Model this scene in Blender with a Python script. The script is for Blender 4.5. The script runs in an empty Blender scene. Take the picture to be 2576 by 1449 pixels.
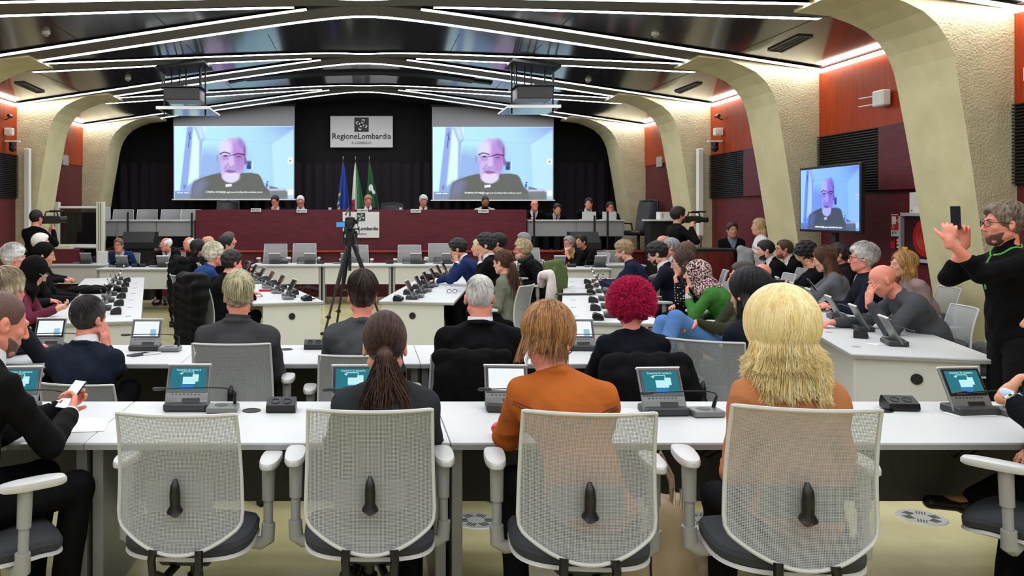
import bpy, math, random
import numpy as np
from mathutils import Vector, Matrix
random.seed(7)
rng = np.random.default_rng(7)
SC = bpy.context.scene
COL = SC.collection
pi = math.pi
R = math.radians

# ---------------------------------------------------------------- camera
F, PX, PY, H = 2100.0, 915.0, 537.0, 1.68       # focal length in pixels, vanishing point, eye height
cam_d = bpy.data.cameras.new('camera')
cam_d.sensor_width = 36.0
cam_d.lens = F / 2576 * 36.0
cam_d.shift_x = (1288 - PX) / 2576
cam_d.shift_y = -(724.5 - PY) / 2576
cam_d.clip_start = 0.05
cam_d.clip_end = 100
cam = bpy.data.objects.new('camera', cam_d)
COL.objects.link(cam)
cam.location = (0, 0, H)
cam.rotation_euler = (pi / 2, 0, 0)
SC.camera = cam

# ---------------------------------------------------------------- world, exposure
w = bpy.data.worlds.new('world')
SC.world = w
w.use_nodes = True
w.node_tree.nodes['Background'].inputs[0].default_value = (0.5, 0.55, 0.6, 1)
w.node_tree.nodes['Background'].inputs[1].default_value = 0.3
SC.view_settings.view_transform = 'Standard'
SC.view_settings.look = 'None'
SC.view_settings.gamma = 1.0
SC.view_settings.use_curve_mapping = False
SC.view_settings.exposure = 0.42
LED_W = 13.0        # strength of the ceiling light strips
LED_WALL = 7.5


def at(px, py, Y):
    return Vector(((px - PX) / F * Y, Y, H - (py - PY) / F * Y))


def onz(px, py, z):
    Y = (H - z) * F / (py - PY)
    return Vector(((px - PX) / F * Y, Y, z))


# ---------------------------------------------------------------- materials
def lin(c):
    def f(v):
        v /= 255.0
        return v / 12.92 if v <= 0.04045 else ((v + 0.055) / 1.055) ** 2.4
    return (f(c[0]), f(c[1]), f(c[2]), 1.0)


_M = {}


def mat(name, c=(128, 128, 128), rough=0.6, metal=0.0, spec=0.5, bump=0.0, bscale=60.0, stretch=None,
        c2=None, cscale=8.0, cstretch=None, emit=None, estr=0.0, sheen=0.0, trans=0.0, alpha=1.0, coat=0.0, detail=3.0, cpos=(0.35, 0.65)):
    if name in _M:
        return _M[name]
    m = bpy.data.materials.new(name)
    m.use_nodes = True
    nt = m.node_tree
    b = nt.nodes['Principled BSDF']
    b.inputs['Base Color'].default_value = lin(c)
    b.inputs['Roughness'].default_value = rough
    b.inputs['Metallic'].default_value = metal
    b.inputs['Specular IOR Level'].default_value = spec
    if sheen:
        b.inputs['Sheen Weight'].default_value = sheen
    if trans:
        b.inputs['Transmission Weight'].default_value = trans
    if coat:
        b.inputs['Coat Weight'].default_value = coat
        b.inputs['Coat Roughness'].default_value = 0.1
    if alpha < 1:
        b.inputs['Alpha'].default_value = alpha
    if emit:
        b.inputs['Emission Color'].default_value = lin(emit)
        b.inputs['Emission Strength'].default_value = estr
    tc = None
    if bump or c2:
        tc = nt.nodes.new('ShaderNodeTexCoord')
    if c2:
        mp = nt.nodes.new('ShaderNodeMapping')
        mp.inputs['Scale'].default_value = cstretch or (1, 1, 1)
        nt.links.new(tc.outputs['Object'], mp.inputs['Vector'])
        n = nt.nodes.new('ShaderNodeTexNoise')
        n.inputs['Scale'].default_value = cscale
        n.inputs['Detail'].default_value = detail
        nt.links.new(mp.outputs[0], n.inputs['Vector'])
        r = nt.nodes.new('ShaderNodeValToRGB')
        r.color_ramp.elements[0].color = lin(c)
        r.color_ramp.elements[1].color = lin(c2)
        r.color_ramp.elements[0].position = cpos[0]
        r.color_ramp.elements[1].position = cpos[1]
        nt.links.new(n.outputs['Fac'], r.inputs['Fac'])
        nt.links.new(r.outputs['Color'], b.inputs['Base Color'])
    if bump:
        mp = nt.nodes.new('ShaderNodeMapping')
        mp.inputs['Scale'].default_value = stretch or (1, 1, 1)
        nt.links.new(tc.outputs['Object'], mp.inputs['Vector'])
        n = nt.nodes.new('ShaderNodeTexNoise')
        n.inputs['Scale'].default_value = bscale
        n.inputs['Detail'].default_value = detail
        nt.links.new(mp.outputs[0], n.inputs['Vector'])
        bp = nt.nodes.new('ShaderNodeBump')
        bp.inputs['Strength'].default_value = min(1.0, bump)
        bp.inputs['Distance'].default_value = 0.01 * max(1.0, bump)
        nt.links.new(n.outputs['Fac'], bp.inputs['Height'])
        nt.links.new(bp.outputs[0], b.inputs['Normal'])
    _M[name] = m
    return m


def emat(name, c, s):
    if name in _M:
        return _M[name]
    m = bpy.data.materials.new(name)
    m.use_nodes = True
    nt = m.node_tree
    nt.nodes.clear()
    e = nt.nodes.new('ShaderNodeEmission')
    e.inputs[0].default_value = lin(c)
    e.inputs[1].default_value = s
    o = nt.nodes.new('ShaderNodeOutputMaterial')
    nt.links.new(e.outputs[0], o.inputs[0])
    _M[name] = m
    return m


# ---------------------------------------------------------------- objects
def link(o, parent=None):
    COL.objects.link(o)
    if parent is not None:
        o.parent = parent
    return o


def tag(o, label=None, cat=None, group=None, kind=None):
    if label:
        o['label'] = label
    if cat:
        o['category'] = cat
    if group:
        o['group'] = group
    if kind:
        o['kind'] = kind
    return o


def thing(name, label, cat, loc=(0, 0, 0), rz=0.0, group=None):
    o = bpy.data.objects.new(name, None)
    COL.objects.link(o)
    o.empty_display_size = 0.1
    o.location = loc
    o.rotation_euler = (0, 0, rz)
    return tag(o, label, cat, group)


def kids(o):
    return _CH.get(o, [])


_CH = {}


def dup(root, loc=None, rz=None, label=None, group=None, z=None):
    def cp(o, parent):
        c = o.copy()
        COL.objects.link(c)
        c.parent = parent
        if parent is not None:
            _CH.setdefault(parent, []).append(c)
        for ch in list(_CH.get(o, [])):
            cp(ch, c)
        return c
    r = cp(root, None)
    if loc is not None:
        r.location = loc
    if rz is not None:
        r.rotation_euler = (0, 0, rz)
    if label:
        r['label'] = label
    if group:
        r['group'] = group
    return r


class MB:
    """collects shapes; build() links them as ONE mesh object"""
    def __init__(s, M=None):
        s.v, s.f, s.mi, s.cur = [], [], [], 0
        s.M = M

    def _p(s, p):
        if s.M is not None:
            p = s.M @ Vector(p)
        return (p[0], p[1], p[2])

    def add(s, vs, fs):
        b = len(s.v)
        s.v.extend(s._p(p) for p in vs)
        for f in fs:
            s.f.append([b + i for i in f])
            s.mi.append(s.cur)
        return s

    def box(s, c, d, bev=0.0, rot=None):
        hx, hy, hz = d[0] / 2, d[1] / 2, d[2] / 2
        bev = min(bev, hx * .9, hy * .9, hz * .9)
        if bev <= 0:
            vs = [(x, y, z) for x in (-hx, hx) for y in (-hy, hy) for z in (-hz, hz)]
            fs = [(0, 1, 3, 2), (4, 6, 7, 5), (0, 4, 5, 1), (2, 3, 7, 6), (0, 2, 6, 4), (1, 5, 7, 3)]
        else:
            vs, idx = [], {}
            for sx in (-1, 1):
                for sy in (-1, 1):
                    for sz in (-1, 1):
                        for a in range(3):
                            e = [bev, bev, bev]
                            e[a] = 0
                            idx[(sx, sy, sz, a)] = len(vs)
                            vs.append((sx * (hx - e[0]), sy * (hy - e[1]), sz * (hz - e[2])))
            fs = []
            for sg in (-1, 1):
                q = [(-1, -1), (1, -1), (1, 1), (-1, 1)]
                if sg < 0:
                    q = q[::-1]
                fs.append([idx[(sg, a, b, 0)] for a, b in q])
                fs.append([idx[(b, sg, a, 1)] for a, b in q])
                fs.append([idx[(a, b, sg, 2)] for a, b in q])
            for a in (-1, 1):
                for b in (-1, 1):
                    fs.append([idx[(-1, a, b, 1)], idx[(1, a, b, 1)], idx[(1, a, b, 2)], idx[(-1, a, b, 2)]][::(1 if a * b > 0 else -1)])
                    fs.append([idx[(b, -1, a, 2)], idx[(b, 1, a, 2)], idx[(b, 1, a, 0)], idx[(b, -1, a, 0)]][::(1 if a * b > 0 else -1)])
                    fs.append([idx[(a, b, -1, 0)], idx[(a, b, 1, 0)], idx[(a, b, 1, 1)], idx[(a, b, -1, 1)]][::(1 if a * b > 0 else -1)])
                    for c3 in (-1, 1):
                        fs.append([idx[(a, b, c3, 0)], idx[(a, b, c3, 1)], idx[(a, b, c3, 2)]][::(1 if a * b * c3 > 0 else -1)])
        c = Vector(c)
        if rot is not None:
            vs = [rot @ Vector(p) for p in vs]
        return s.add([c + Vector(p) for p in vs], fs)

    def tube(s, pts, r, n=8, cap=True):
        pts = [Vector(p) for p in pts]
        k = len(pts)
        rs = r if isinstance(r, (list, tuple)) else [r] * k
        up = None
        vs = []
        for i, p in enumerate(pts):
            t = (pts[min(i + 1, k - 1)] - pts[max(i - 1, 0)])
            if t.length < 1e-9:
                t = Vector((0, 0, 1))
            t.normalize()
            if up is None:
                up = t.orthogonal().normalized()
            else:
                up = (up - t * up.dot(t))
                if up.length < 1e-6:
                    up = t.orthogonal()
                up.normalize()
            sd = t.cross(up)
            for j in range(n):
                a = 2 * pi * j / n
                vs.append(p + (up * math.cos(a) + sd * math.sin(a)) * rs[i])
        fs = []
        for i in range(k - 1):
            for j in range(n):
                j2 = (j + 1) % n
                fs.append((i * n + j, i * n + j2, (i + 1) * n + j2, (i + 1) * n + j))
        if cap:
            fs.append(tuple(range(n))[::-1])
            fs.append(tuple((k - 1) * n + j for j in range(n)))
        return s.add(vs, fs)

    def cyl(s, a, b, r, r2=None, n=16):
        return s.tube([a, b], [r, r if r2 is None else r2], n)

    def ball(s, c, r, nu=12, nv=8):
        r = (r, r, r) if not isinstance(r, (tuple, list)) else r
        vs = [(c[0], c[1], c[2] + r[2])]
        for i in range(1, nv):
            for j in range(nu):
                t, a = pi * i / nv, 2 * pi * j / nu
                vs.append((c[0] + r[0] * math.sin(t) * math.cos(a), c[1] + r[1] * math.sin(t) * math.sin(a), c[2] + r[2] * math.cos(t)))
        vs.append((c[0], c[1], c[2] - r[2]))
        fs = [(0, 1 + j, 1 + (j + 1) % nu) for j in range(nu)]
        for i in range(nv - 2):
            for j in range(nu):
                a, b = 1 + i * nu + j, 1 + i * nu + (j + 1) % nu
                fs.append((a, a + nu, b + nu, b))
        l = len(vs) - 1
        o = 1 + (nv - 2) * nu
        fs += [(l, o + (j + 1) % nu, o + j) for j in range(nu)]
        return s.add(vs, fs)

    def lathe(s, prof, c=(0, 0, 0), n=24):
        vs = []
        for (r, z) in prof:
            for j in range(n):
                a = 2 * pi * j / n
                vs.append((c[0] + r * math.cos(a), c[1] + r * math.sin(a), c[2] + z))
        fs = []
        for i in range(len(prof) - 1):
            for j in range(n):
                j2 = (j + 1) % n
                fs.append((i * n + j, i * n + j2, (i + 1) * n + j2, (i + 1) * n + j))
        fs.append(tuple(range(n))[::-1])
        fs.append(tuple((len(prof) - 1) * n + j for j in range(n)))
        return s.add(vs, fs)

    def prism(s, poly, a, b, axis='y'):
        """poly: 2D points; extruded along axis from a to b"""
        def P(u, v, t):
            return {'y': (u, t, v), 'x': (t, u, v), 'z': (u, v, t)}[axis]
        n = len(poly)
        vs = [P(u, v, a) for u, v in poly] + [P(u, v, b) for u, v in poly]
        fs = [tuple(range(n)), tuple(range(n, 2 * n))[::-1]]
        fs += [(i, n + i, n + (i + 1) % n, (i + 1) % n) for i in range(n)]
        return s.add(vs, fs)

    def grid(s, fn, nu, nv, closeu=False):
        vs = [fn(i / (nu if closeu else nu - 1), j / (nv - 1)) for j in range(nv) for i in range(nu)]
        fs = []
        for j in range(nv - 1):
            for i in range(nu if closeu else nu - 1):
                i2 = (i + 1) % nu
                fs.append((j * nu + i, j * nu + i2, (j + 1) * nu + i2, (j + 1) * nu + i))
        return s.add(vs, fs)

    def build(s, name, m, parent=None, smooth=False, label=None, fixn=True):
        me = bpy.data.meshes.new(name)
        me.from_pydata(s.v, [], s.f)
        for mm in (m if isinstance(m, (list, tuple)) else [m]):
            me.materials.append(mm)
        if any(s.mi):
            me.polygons.foreach_set('material_index', s.mi)
        if fixn:
            import bmesh
            bm = bmesh.new()
            bm.from_mesh(me)
            bmesh.ops.recalc_face_normals(bm, faces=bm.faces)
            bm.to_mesh(me)
            bm.free()
        if smooth:
            me.polygons.foreach_set('use_smooth', [True] * len(me.polygons))
            try:
                me.set_sharp_from_angle(angle=R(38))
            except Exception:
                pass
        me.update()
        o = bpy.data.objects.new(name, me)
        COL.objects.link(o)
        if parent is not None:
            o.parent = parent
            _CH.setdefault(parent, []).append(o)
        if label:
            o['label'] = label
        return o


def struct(o):
    o['kind'] = 'structure'
    return o


def text_mesh(s, size, m, name='lettering', parent=None, loc=(0, 0, 0), rot=(pi / 2, 0, 0), ext=0.001, align='CENTER', width=None, bold=0.0):
    cu = bpy.data.curves.new(name, 'FONT')
    cu.body = s
    cu.size = size
    cu.align_x = align
    cu.align_y = 'CENTER'
    cu.extrude = ext
    cu.offset = bold
    cu.resolution_u = 2
    ob = bpy.data.objects.new(name, cu)
    COL.objects.link(ob)
    bpy.context.view_layer.update()
    me = bpy.data.meshes.new_from_object(ob)
    COL.objects.unlink(ob)
    bpy.data.objects.remove(ob)
    me.materials.clear()
    me.materials.append(m)
    if width:
        xs = [v.co.x for v in me.vertices]
        k = width / max(1e-6, max(xs) - min(xs))
        for v in me.vertices:
            v.co.x *= k
    o = bpy.data.objects.new(name, me)
    COL.objects.link(o)
    o.location = loc
    o.rotation_euler = rot
    if parent is not None:
        o.parent = parent
        _CH.setdefault(parent, []).append(o)
    return o
# ================================================================ the room
XW = 6.3
YC = [-2.6, 0.95, 4.5, 8.05, 11.5, 15.1, 18.65]       # near face of every pillar pair
YBACK, YREAR = 20.4, -5.0


def zc(x):
    return 4.50 - 0.1317 * math.sqrt(x * x + 0.36) + 0.0


M_floor = mat('floor_resin', (204, 196, 146), 0.20, spec=0.5, c2=(188, 180, 130), cscale=2.5, bump=0.03, bscale=4)
M_ceil = mat('ceiling_panel', (62, 64, 70), 0.13, metal=0.5, spec=0.6, bump=0.02, bscale=3)
M_conc = mat('smooth_concrete', (204, 196, 152), 0.8, bump=0.5, bscale=90, c2=(192, 184, 142), cscale=3)
M_rough = mat('rough_concrete', (208, 198, 162), 0.9, bump=1.8, bscale=42, c2=(196, 186, 152), cscale=5, detail=5)
M_rib = mat('rib_soffit', (84, 82, 72), 0.6, bump=0.1, bscale=60)
M_wood = mat('mahogany_panel', (172, 62, 22), 0.42, spec=.25, c2=(146, 48, 18), cscale=5, cstretch=(1, 9, 0.5))
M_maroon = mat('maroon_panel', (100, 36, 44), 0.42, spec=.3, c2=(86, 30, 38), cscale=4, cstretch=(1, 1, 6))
M_black = mat('black_paint', (10, 10, 11), 0.6)
M_slat = mat('louvre_slat', (26, 24, 25), 0.4)
M_curt = mat('dark_curtain', (20, 15, 21), 0.95, c2=(30, 22, 31), cscale=3, cstretch=(6, 1, .2))
M_curt2 = mat('black_curtain', (6, 6, 8), 0.95)
M_led = emat('led_light', (248, 250, 255), LED_W)
M_ledw = emat('led_wall_light', (255, 246, 226), LED_WALL)
M_white = mat('white_plastic', (225, 226, 222), 0.4)
M_metal = mat('brushed_metal', (170, 170, 170), 0.3, metal=1.0)
M_darkm = mat('dark_metal', (40, 40, 42), 0.4, metal=0.6)

struct(MB().box((0, 7.7, -0.05), (13.4, 25.6, 0.1)).build('floor', M_floor))
# ceiling shell
N = 60
g = MB()
g.grid(lambda u, v: (-6.6 + 13.2 * u, YREAR - .1 + (YBACK - YREAR + .2) * v, zc(-6.6 + 13.2 * u)), N, 2)
g.grid(lambda u, v: (-6.6 + 13.2 * u, YREAR - .1 + (YBACK - YREAR + .2) * v, zc(-6.6 + 13.2 * u) + .12), N, 2)
struct(g.build('ceiling', M_ceil, smooth=True, fixn=False))
# joints between the ceiling panels
g = MB()
for yy in np.arange(-3.5, 20, 1.2):
    pass
for k in range(len(YC) - 1):
    for xx in (-5, -3.8, -2.6, -1.4, 1.4, 2.6, 3.8, 5):
        g.box((xx, (YC[k] + YC[k + 1]) / 2 + .4, zc(xx) - .001), (.008, 3.0, .004))
struct(g.build('trim_ceiling_joints', M_black))

# walls
for sx, nm in ((-1, 'left'), (1, 'right')):
    g = MB()
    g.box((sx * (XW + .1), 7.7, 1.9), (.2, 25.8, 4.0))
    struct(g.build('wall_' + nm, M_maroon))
    # upper mahogany cladding, louvre, and lower panel of each bay
    for k in range(len(YC) - 1):
        y0, y1 = YC[k] + .9, YC[k + 1]
        g = MB()
        g.box((sx * (XW - .01), (y0 + y1) / 2, 3.2), (.03, y1 - y0, .93))
        struct(g.build('trim_upper_panel', M_wood))
        if k < len(YC) - 2:
            g = MB()
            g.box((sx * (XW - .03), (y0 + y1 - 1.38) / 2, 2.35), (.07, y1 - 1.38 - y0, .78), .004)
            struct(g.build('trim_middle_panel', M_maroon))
            g = MB()
            g.box((sx * (XW - .01), y1 - .69, 2.345), (.02, 1.38, .79))
            g.cur = 1
            for i in range(24):
                g.box((sx * (XW - .035), y1 - .69, 1.975 + i * .0325), (.05, 1.36, .012))
            v = g.build('louvred_vent', [M_black, M_slat])
            side = 'left' if sx < 0 else 'right'
            ordn = ['six from the stage', 'five from the stage', 'four from the stage', 'three from the stage', 'two from the stage', 'by the stage'][k]
            tag(v, 'black louvred vent in the %s wall, bay %s' % (side, ordn), 'vent', 'louvred wall vents')

struct(MB().box((0, YBACK + .1, 2.2), (13.4, .2, 4.8)).build('wall_back', M_curt2))
struct(MB().box((0, YREAR - .1, 2.2), (13.4, .2, 4.8)).build('wall_rear', M_white))
# pleated lower curtain of the stage
g = MB()
g.grid(lambda u, v: (-5.95 + 11.9 * u, YBACK - .1 - .03 * math.sin(u * 300), .0 + 2.92 * v), 700, 2)
cu = g.build('stage_curtain', M_curt, smooth=True)
tag(cu, 'dark aubergine pleated curtain hanging behind the stage', 'curtain')
g = MB()
g.box((0, YBACK - .06, 3.7), (11.9, .06, 1.56))
struct(g.build('trim_stage_backdrop', M_curt2))

# pillars
PROF = [(4.62, zc(4.62) - .05), (5.0, 3.80), (5.22, 3.72), (5.40, 3.63), (5.54, 3.50), (5.63, 3.36), (5.69, 3.2), (5.73, 3.0), (5.76, 2.8),
        (5.81, 2.5), (5.87, 2.1), (5.94, 1.6), (6.01, 1.1), (6.08, .6), (6.15, 0)]
for sx in (-1, 1):
    for k, y in enumerate(YC):
        g = MB()
        top = [(sx * x, z) for x, z in PROF]
        poly = top + [(sx * (XW + .02), 0), (sx * (XW + .02), zc(XW) + .03), (sx * 5.2, zc(5.2) + .03), (sx * 4.62, zc(4.62) + .02)]
        n = len(poly)
        vs = [(u, y, v) for u, v in poly]
        taper = [1 - .14 * max(0, (3.3 - v)) / 3.3 for u, v in poly]
        vs += [(u, y + .92 * t, v) for (u, v), t in zip(poly, taper)]
        b = len(g.v)
        g.v.extend(vs)
        g.f.append(list(range(n))); g.mi.append(1)
        g.f.append(list(range(n, 2 * n))[::-1]); g.mi.append(1)
        for i in range(n):
            g.f.append([i, n + i, n + (i + 1) % n, (i + 1) % n]); g.mi.append(0)
        o = g.build('pillar', [M_conc, M_rough])
        struct(o)

# ribs: a straight band from pillar to pillar and a V band from the ridge to the next nearer pillars
def sweep(g, ynear, yfar, x0, x1, drop, n=48):
    xs = [x0 + (x1 - x0) * i / (n - 1) for i in range(n)]
    for i in range(n - 1):
        a, b = xs[i], xs[i + 1]
        P = []
        for x in (a, b):
            z = zc(x)
            P.append(((x, ynear(x), z - drop), (x, yfar(x), z - drop), (x, yfar(x), z + .02), (x, ynear(x), z + .02)))
        (p0, p1, p2, p3), (q0, q1, q2, q3) = P
        g.add([p0, p1, p2, p3, q0, q1, q2, q3], [(0, 1, 5, 4), (1, 2, 6, 5), (3, 0, 4, 7)] + ([(0, 3, 2, 1)] if i == 0 else []) + ([(4, 5, 6, 7)] if i == n - 2 else []))


def lerp(a, b, t):
    return a + (b - a) * max(0.0, min(1.0, t))


XP = 5.25
for k, y in enumerate(YC):
    g = MB()
    near = lambda x, y=y: lerp(y - .58, y, abs(x) / 6.3)
    far = lambda x, y=y: lerp(y - .05, y + .42, abs(x) / XP)
    sweep(g, near, far, -XP, XP, .020)
    struct(g.build('trim_rib', M_rib))
    if k > 0:
        ym = YC[k - 1]
        g = MB()
        vn = lambda x, y=y, ym=ym: lerp(y - .78, ym + .44, abs(x) / XP)
        vf = lambda x, y=y, ym=ym: lerp(y - .45, ym + .95, abs(x) / XP)
        sweep(g, vn, vf, -XP, XP, .017)
        struct(g.build('trim_diagonal_rib', M_rib))

# light strips beside the ribs
def strip(pts, wd, label, m=M_led, th=.012):
    """pts = [(x, y)], strip lies under the ceiling, centred on the line"""
    g = MB()
    L = []
    for i, (x, yy) in enumerate(pts):
        z = zc(x) - .012
        L.append((x, yy, z))
    for i in range(len(L) - 1):
        a, b = L[i], L[i + 1]
        g.add([(a[0], a[1] - wd / 2, a[2] - th), (a[0], a[1] + wd / 2, a[2] - th), (a[0], a[1] + wd / 2, a[2]), (a[0], a[1] - wd / 2, a[2]),
               (b[0], b[1] - wd / 2, b[2] - th), (b[0], b[1] + wd / 2, b[2] - th), (b[0], b[1] + wd / 2, b[2]), (b[0], b[1] - wd / 2, b[2])],
              [(0, 1, 5, 4), (1, 2, 6, 5), (3, 0, 4, 7), (2, 3, 7, 6)] + ([(0, 3, 2, 1)] if i == 0 else []) + ([(4, 5, 6, 7)] if i == len(L) - 2 else []))
        n_ = 4 + (i == 0) + (i == len(L) - 2)
        g.mi[-n_:] = [0] + [1] * (n_ - 1)
    o = g.build('light_strip', [m, M_black], fixn=True)
    tag(o, label, 'light strip', 'white light strips along the ceiling ribs')
    return o


RIBN = ['seventh rib from the stage', 'sixth rib from the stage', 'fifth rib from the stage', 'fourth rib from the stage',
        'third rib from the stage', 'second rib from the stage', 'rib nearest the stage']
for k, y in enumerate(YC):
    rn = RIBN[k]
    W = .125
    xs = np.linspace(-5.2, 5.2, 42)
    # far edge, straight over the ridge
    strip([(x, lerp(y - .05, y + .42, abs(x) / XP) + W / 2) for x in xs], W, 'white light strip along the far edge of the %s' % rn)
    for sx, sn in ((-1, 'left'), (1, 'right')):
        xs2 = np.linspace(.75, XW - .06, 24)
        strip([(sx * x, lerp(y - .58, y, x / 6.3) - W / 2) for x in xs2], W, 'white light strip, near edge of the %s, %s half' % (rn, sn))
    if k > 0:
        ym = YC[k - 1]
        xs = np.linspace(-5.15, 5.15, 42)
        strip([(x, lerp(y - .78, ym + .44, abs(x) / XP) - W / 2) for x in xs], W * .8,
              'white light strip, near edge of the V rib into the %s' % rn)
        for sx, sn in ((-1, 'left'), (1, 'right')):
            xs2 = np.linspace(.9, 5.0, 20)
            strip([(sx * x, lerp(y - .45, ym + .95, x / XP) + W / 2) for x in xs2], W * .8,
                  'white light strip, far %s edge of V rib into the %s' % (sn, rn))
for sx, sn in ((-1, 'left'), (1, 'right')):
    for k in range(len(YC) - 1):
        y0, y1 = YC[k] + .92, YC[k + 1] - .03
        g = MB().box((sx * (XW - .06), (y0 + y1) / 2, zc(XW) - .045), (.07, y1 - y0, .035))
        tag(g.build('light_strip', M_ledw), 'warm strip atop the %s wall before the %s' % (sn, RIBN[k + 1]), 'light strip', 'corner light strips above the side walls')
# ================================================================ furniture
M_top = mat('desk_top', (203, 206, 205), 0.4, spec=0.3)
M_topedge = mat('desk_edge', (150, 152, 152), 0.5)
M_panel = mat('desk_panel', (205, 206, 200), 0.5)
M_legp = mat('desk_leg_grey', (150, 151, 148), 0.45)
M_modesty_shaded = mat('shaded_modesty_panel', (74, 74, 74), 0.6)  # inner side of the row desks: under-desk shadow put into the panel colour
M_cwhite = mat('chair_light_plastic', (196, 197, 194), 0.4)
M_cgrey = mat('chair_grey_plastic', (150, 151, 148), 0.45)
M_seat = mat('seat_fabric', (52, 54, 58), 0.95, bump=0.3, bscale=400)
M_cblack = mat('black_plastic', (14, 14, 15), 0.35)
M_rubber = mat('rubber', (20, 20, 20), 0.8)
M_chrome = mat('chrome', (200, 200, 200), 0.12, metal=1.0)


def mesh_fabric():
    m = bpy.data.materials.new('mesh_back_fabric')
    m.use_nodes = True
    nt = m.node_tree
    b = nt.nodes['Principled BSDF']
    b.inputs['Base Color'].default_value = lin((166, 170, 170))
    b.inputs['Roughness'].default_value = 0.6
    tc = nt.nodes.new('ShaderNodeTexCoord')
    sp = nt.nodes.new('ShaderNodeSeparateXYZ')
    nt.links.new(tc.outputs['Object'], sp.inputs[0])

    def M(op, a, c):
        n = nt.nodes.new('ShaderNodeMath')
        n.operation = op
        for i, q in enumerate((a, c)):
            if q is None:
                continue
            if isinstance(q, (int, float)):
                n.inputs[i].default_value = q
            else:
                nt.links.new(q, n.inputs[i])
        return n.outputs[0]
    K = 640.0
    a = M('SINE', M('MULTIPLY', M('ADD', sp.outputs[0], sp.outputs[2]), K), None)
    c = M('SINE', M('MULTIPLY', M('SUBTRACT', sp.outputs[0], sp.outputs[2]), K), None)
    h = M('GREATER_THAN', M('MULTIPLY', a, c), 0.33)
    al = M('SUBTRACT', 1.0, h)
    nt.links.new(al, b.inputs['Alpha'])
    return m


M_mesh = mesh_fabric()

BACK_L, BACK_T = R(-9), 0


def back_pt(u, v, off=0.0):
    """u -1..1 across, v 0..1 up; local frame: sitter looks to +y, back at y<0"""
    bow = 0.095 * abs(u) ** 2.0
    zb = 0.425 + bow + (0.014 * (max(0, abs(u) - .92) / .08) ** 2)
    zt = 0.945
    z = zb + (zt - zb) * v
    hw = 0.236 - 0.014 * v - (.005 * (max(0, .08 - v) / .08) ** 2)
    t = (z - .43) / .52
    y = -0.285 + 0.035 * math.sin(t * 2.6) - 0.06 * t * t + 0.045 * u * u + off
    return (u * hw, y, z)


def sub(p, c):
    c.parent = p
    _CH.setdefault(p, []).append(c)


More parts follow.
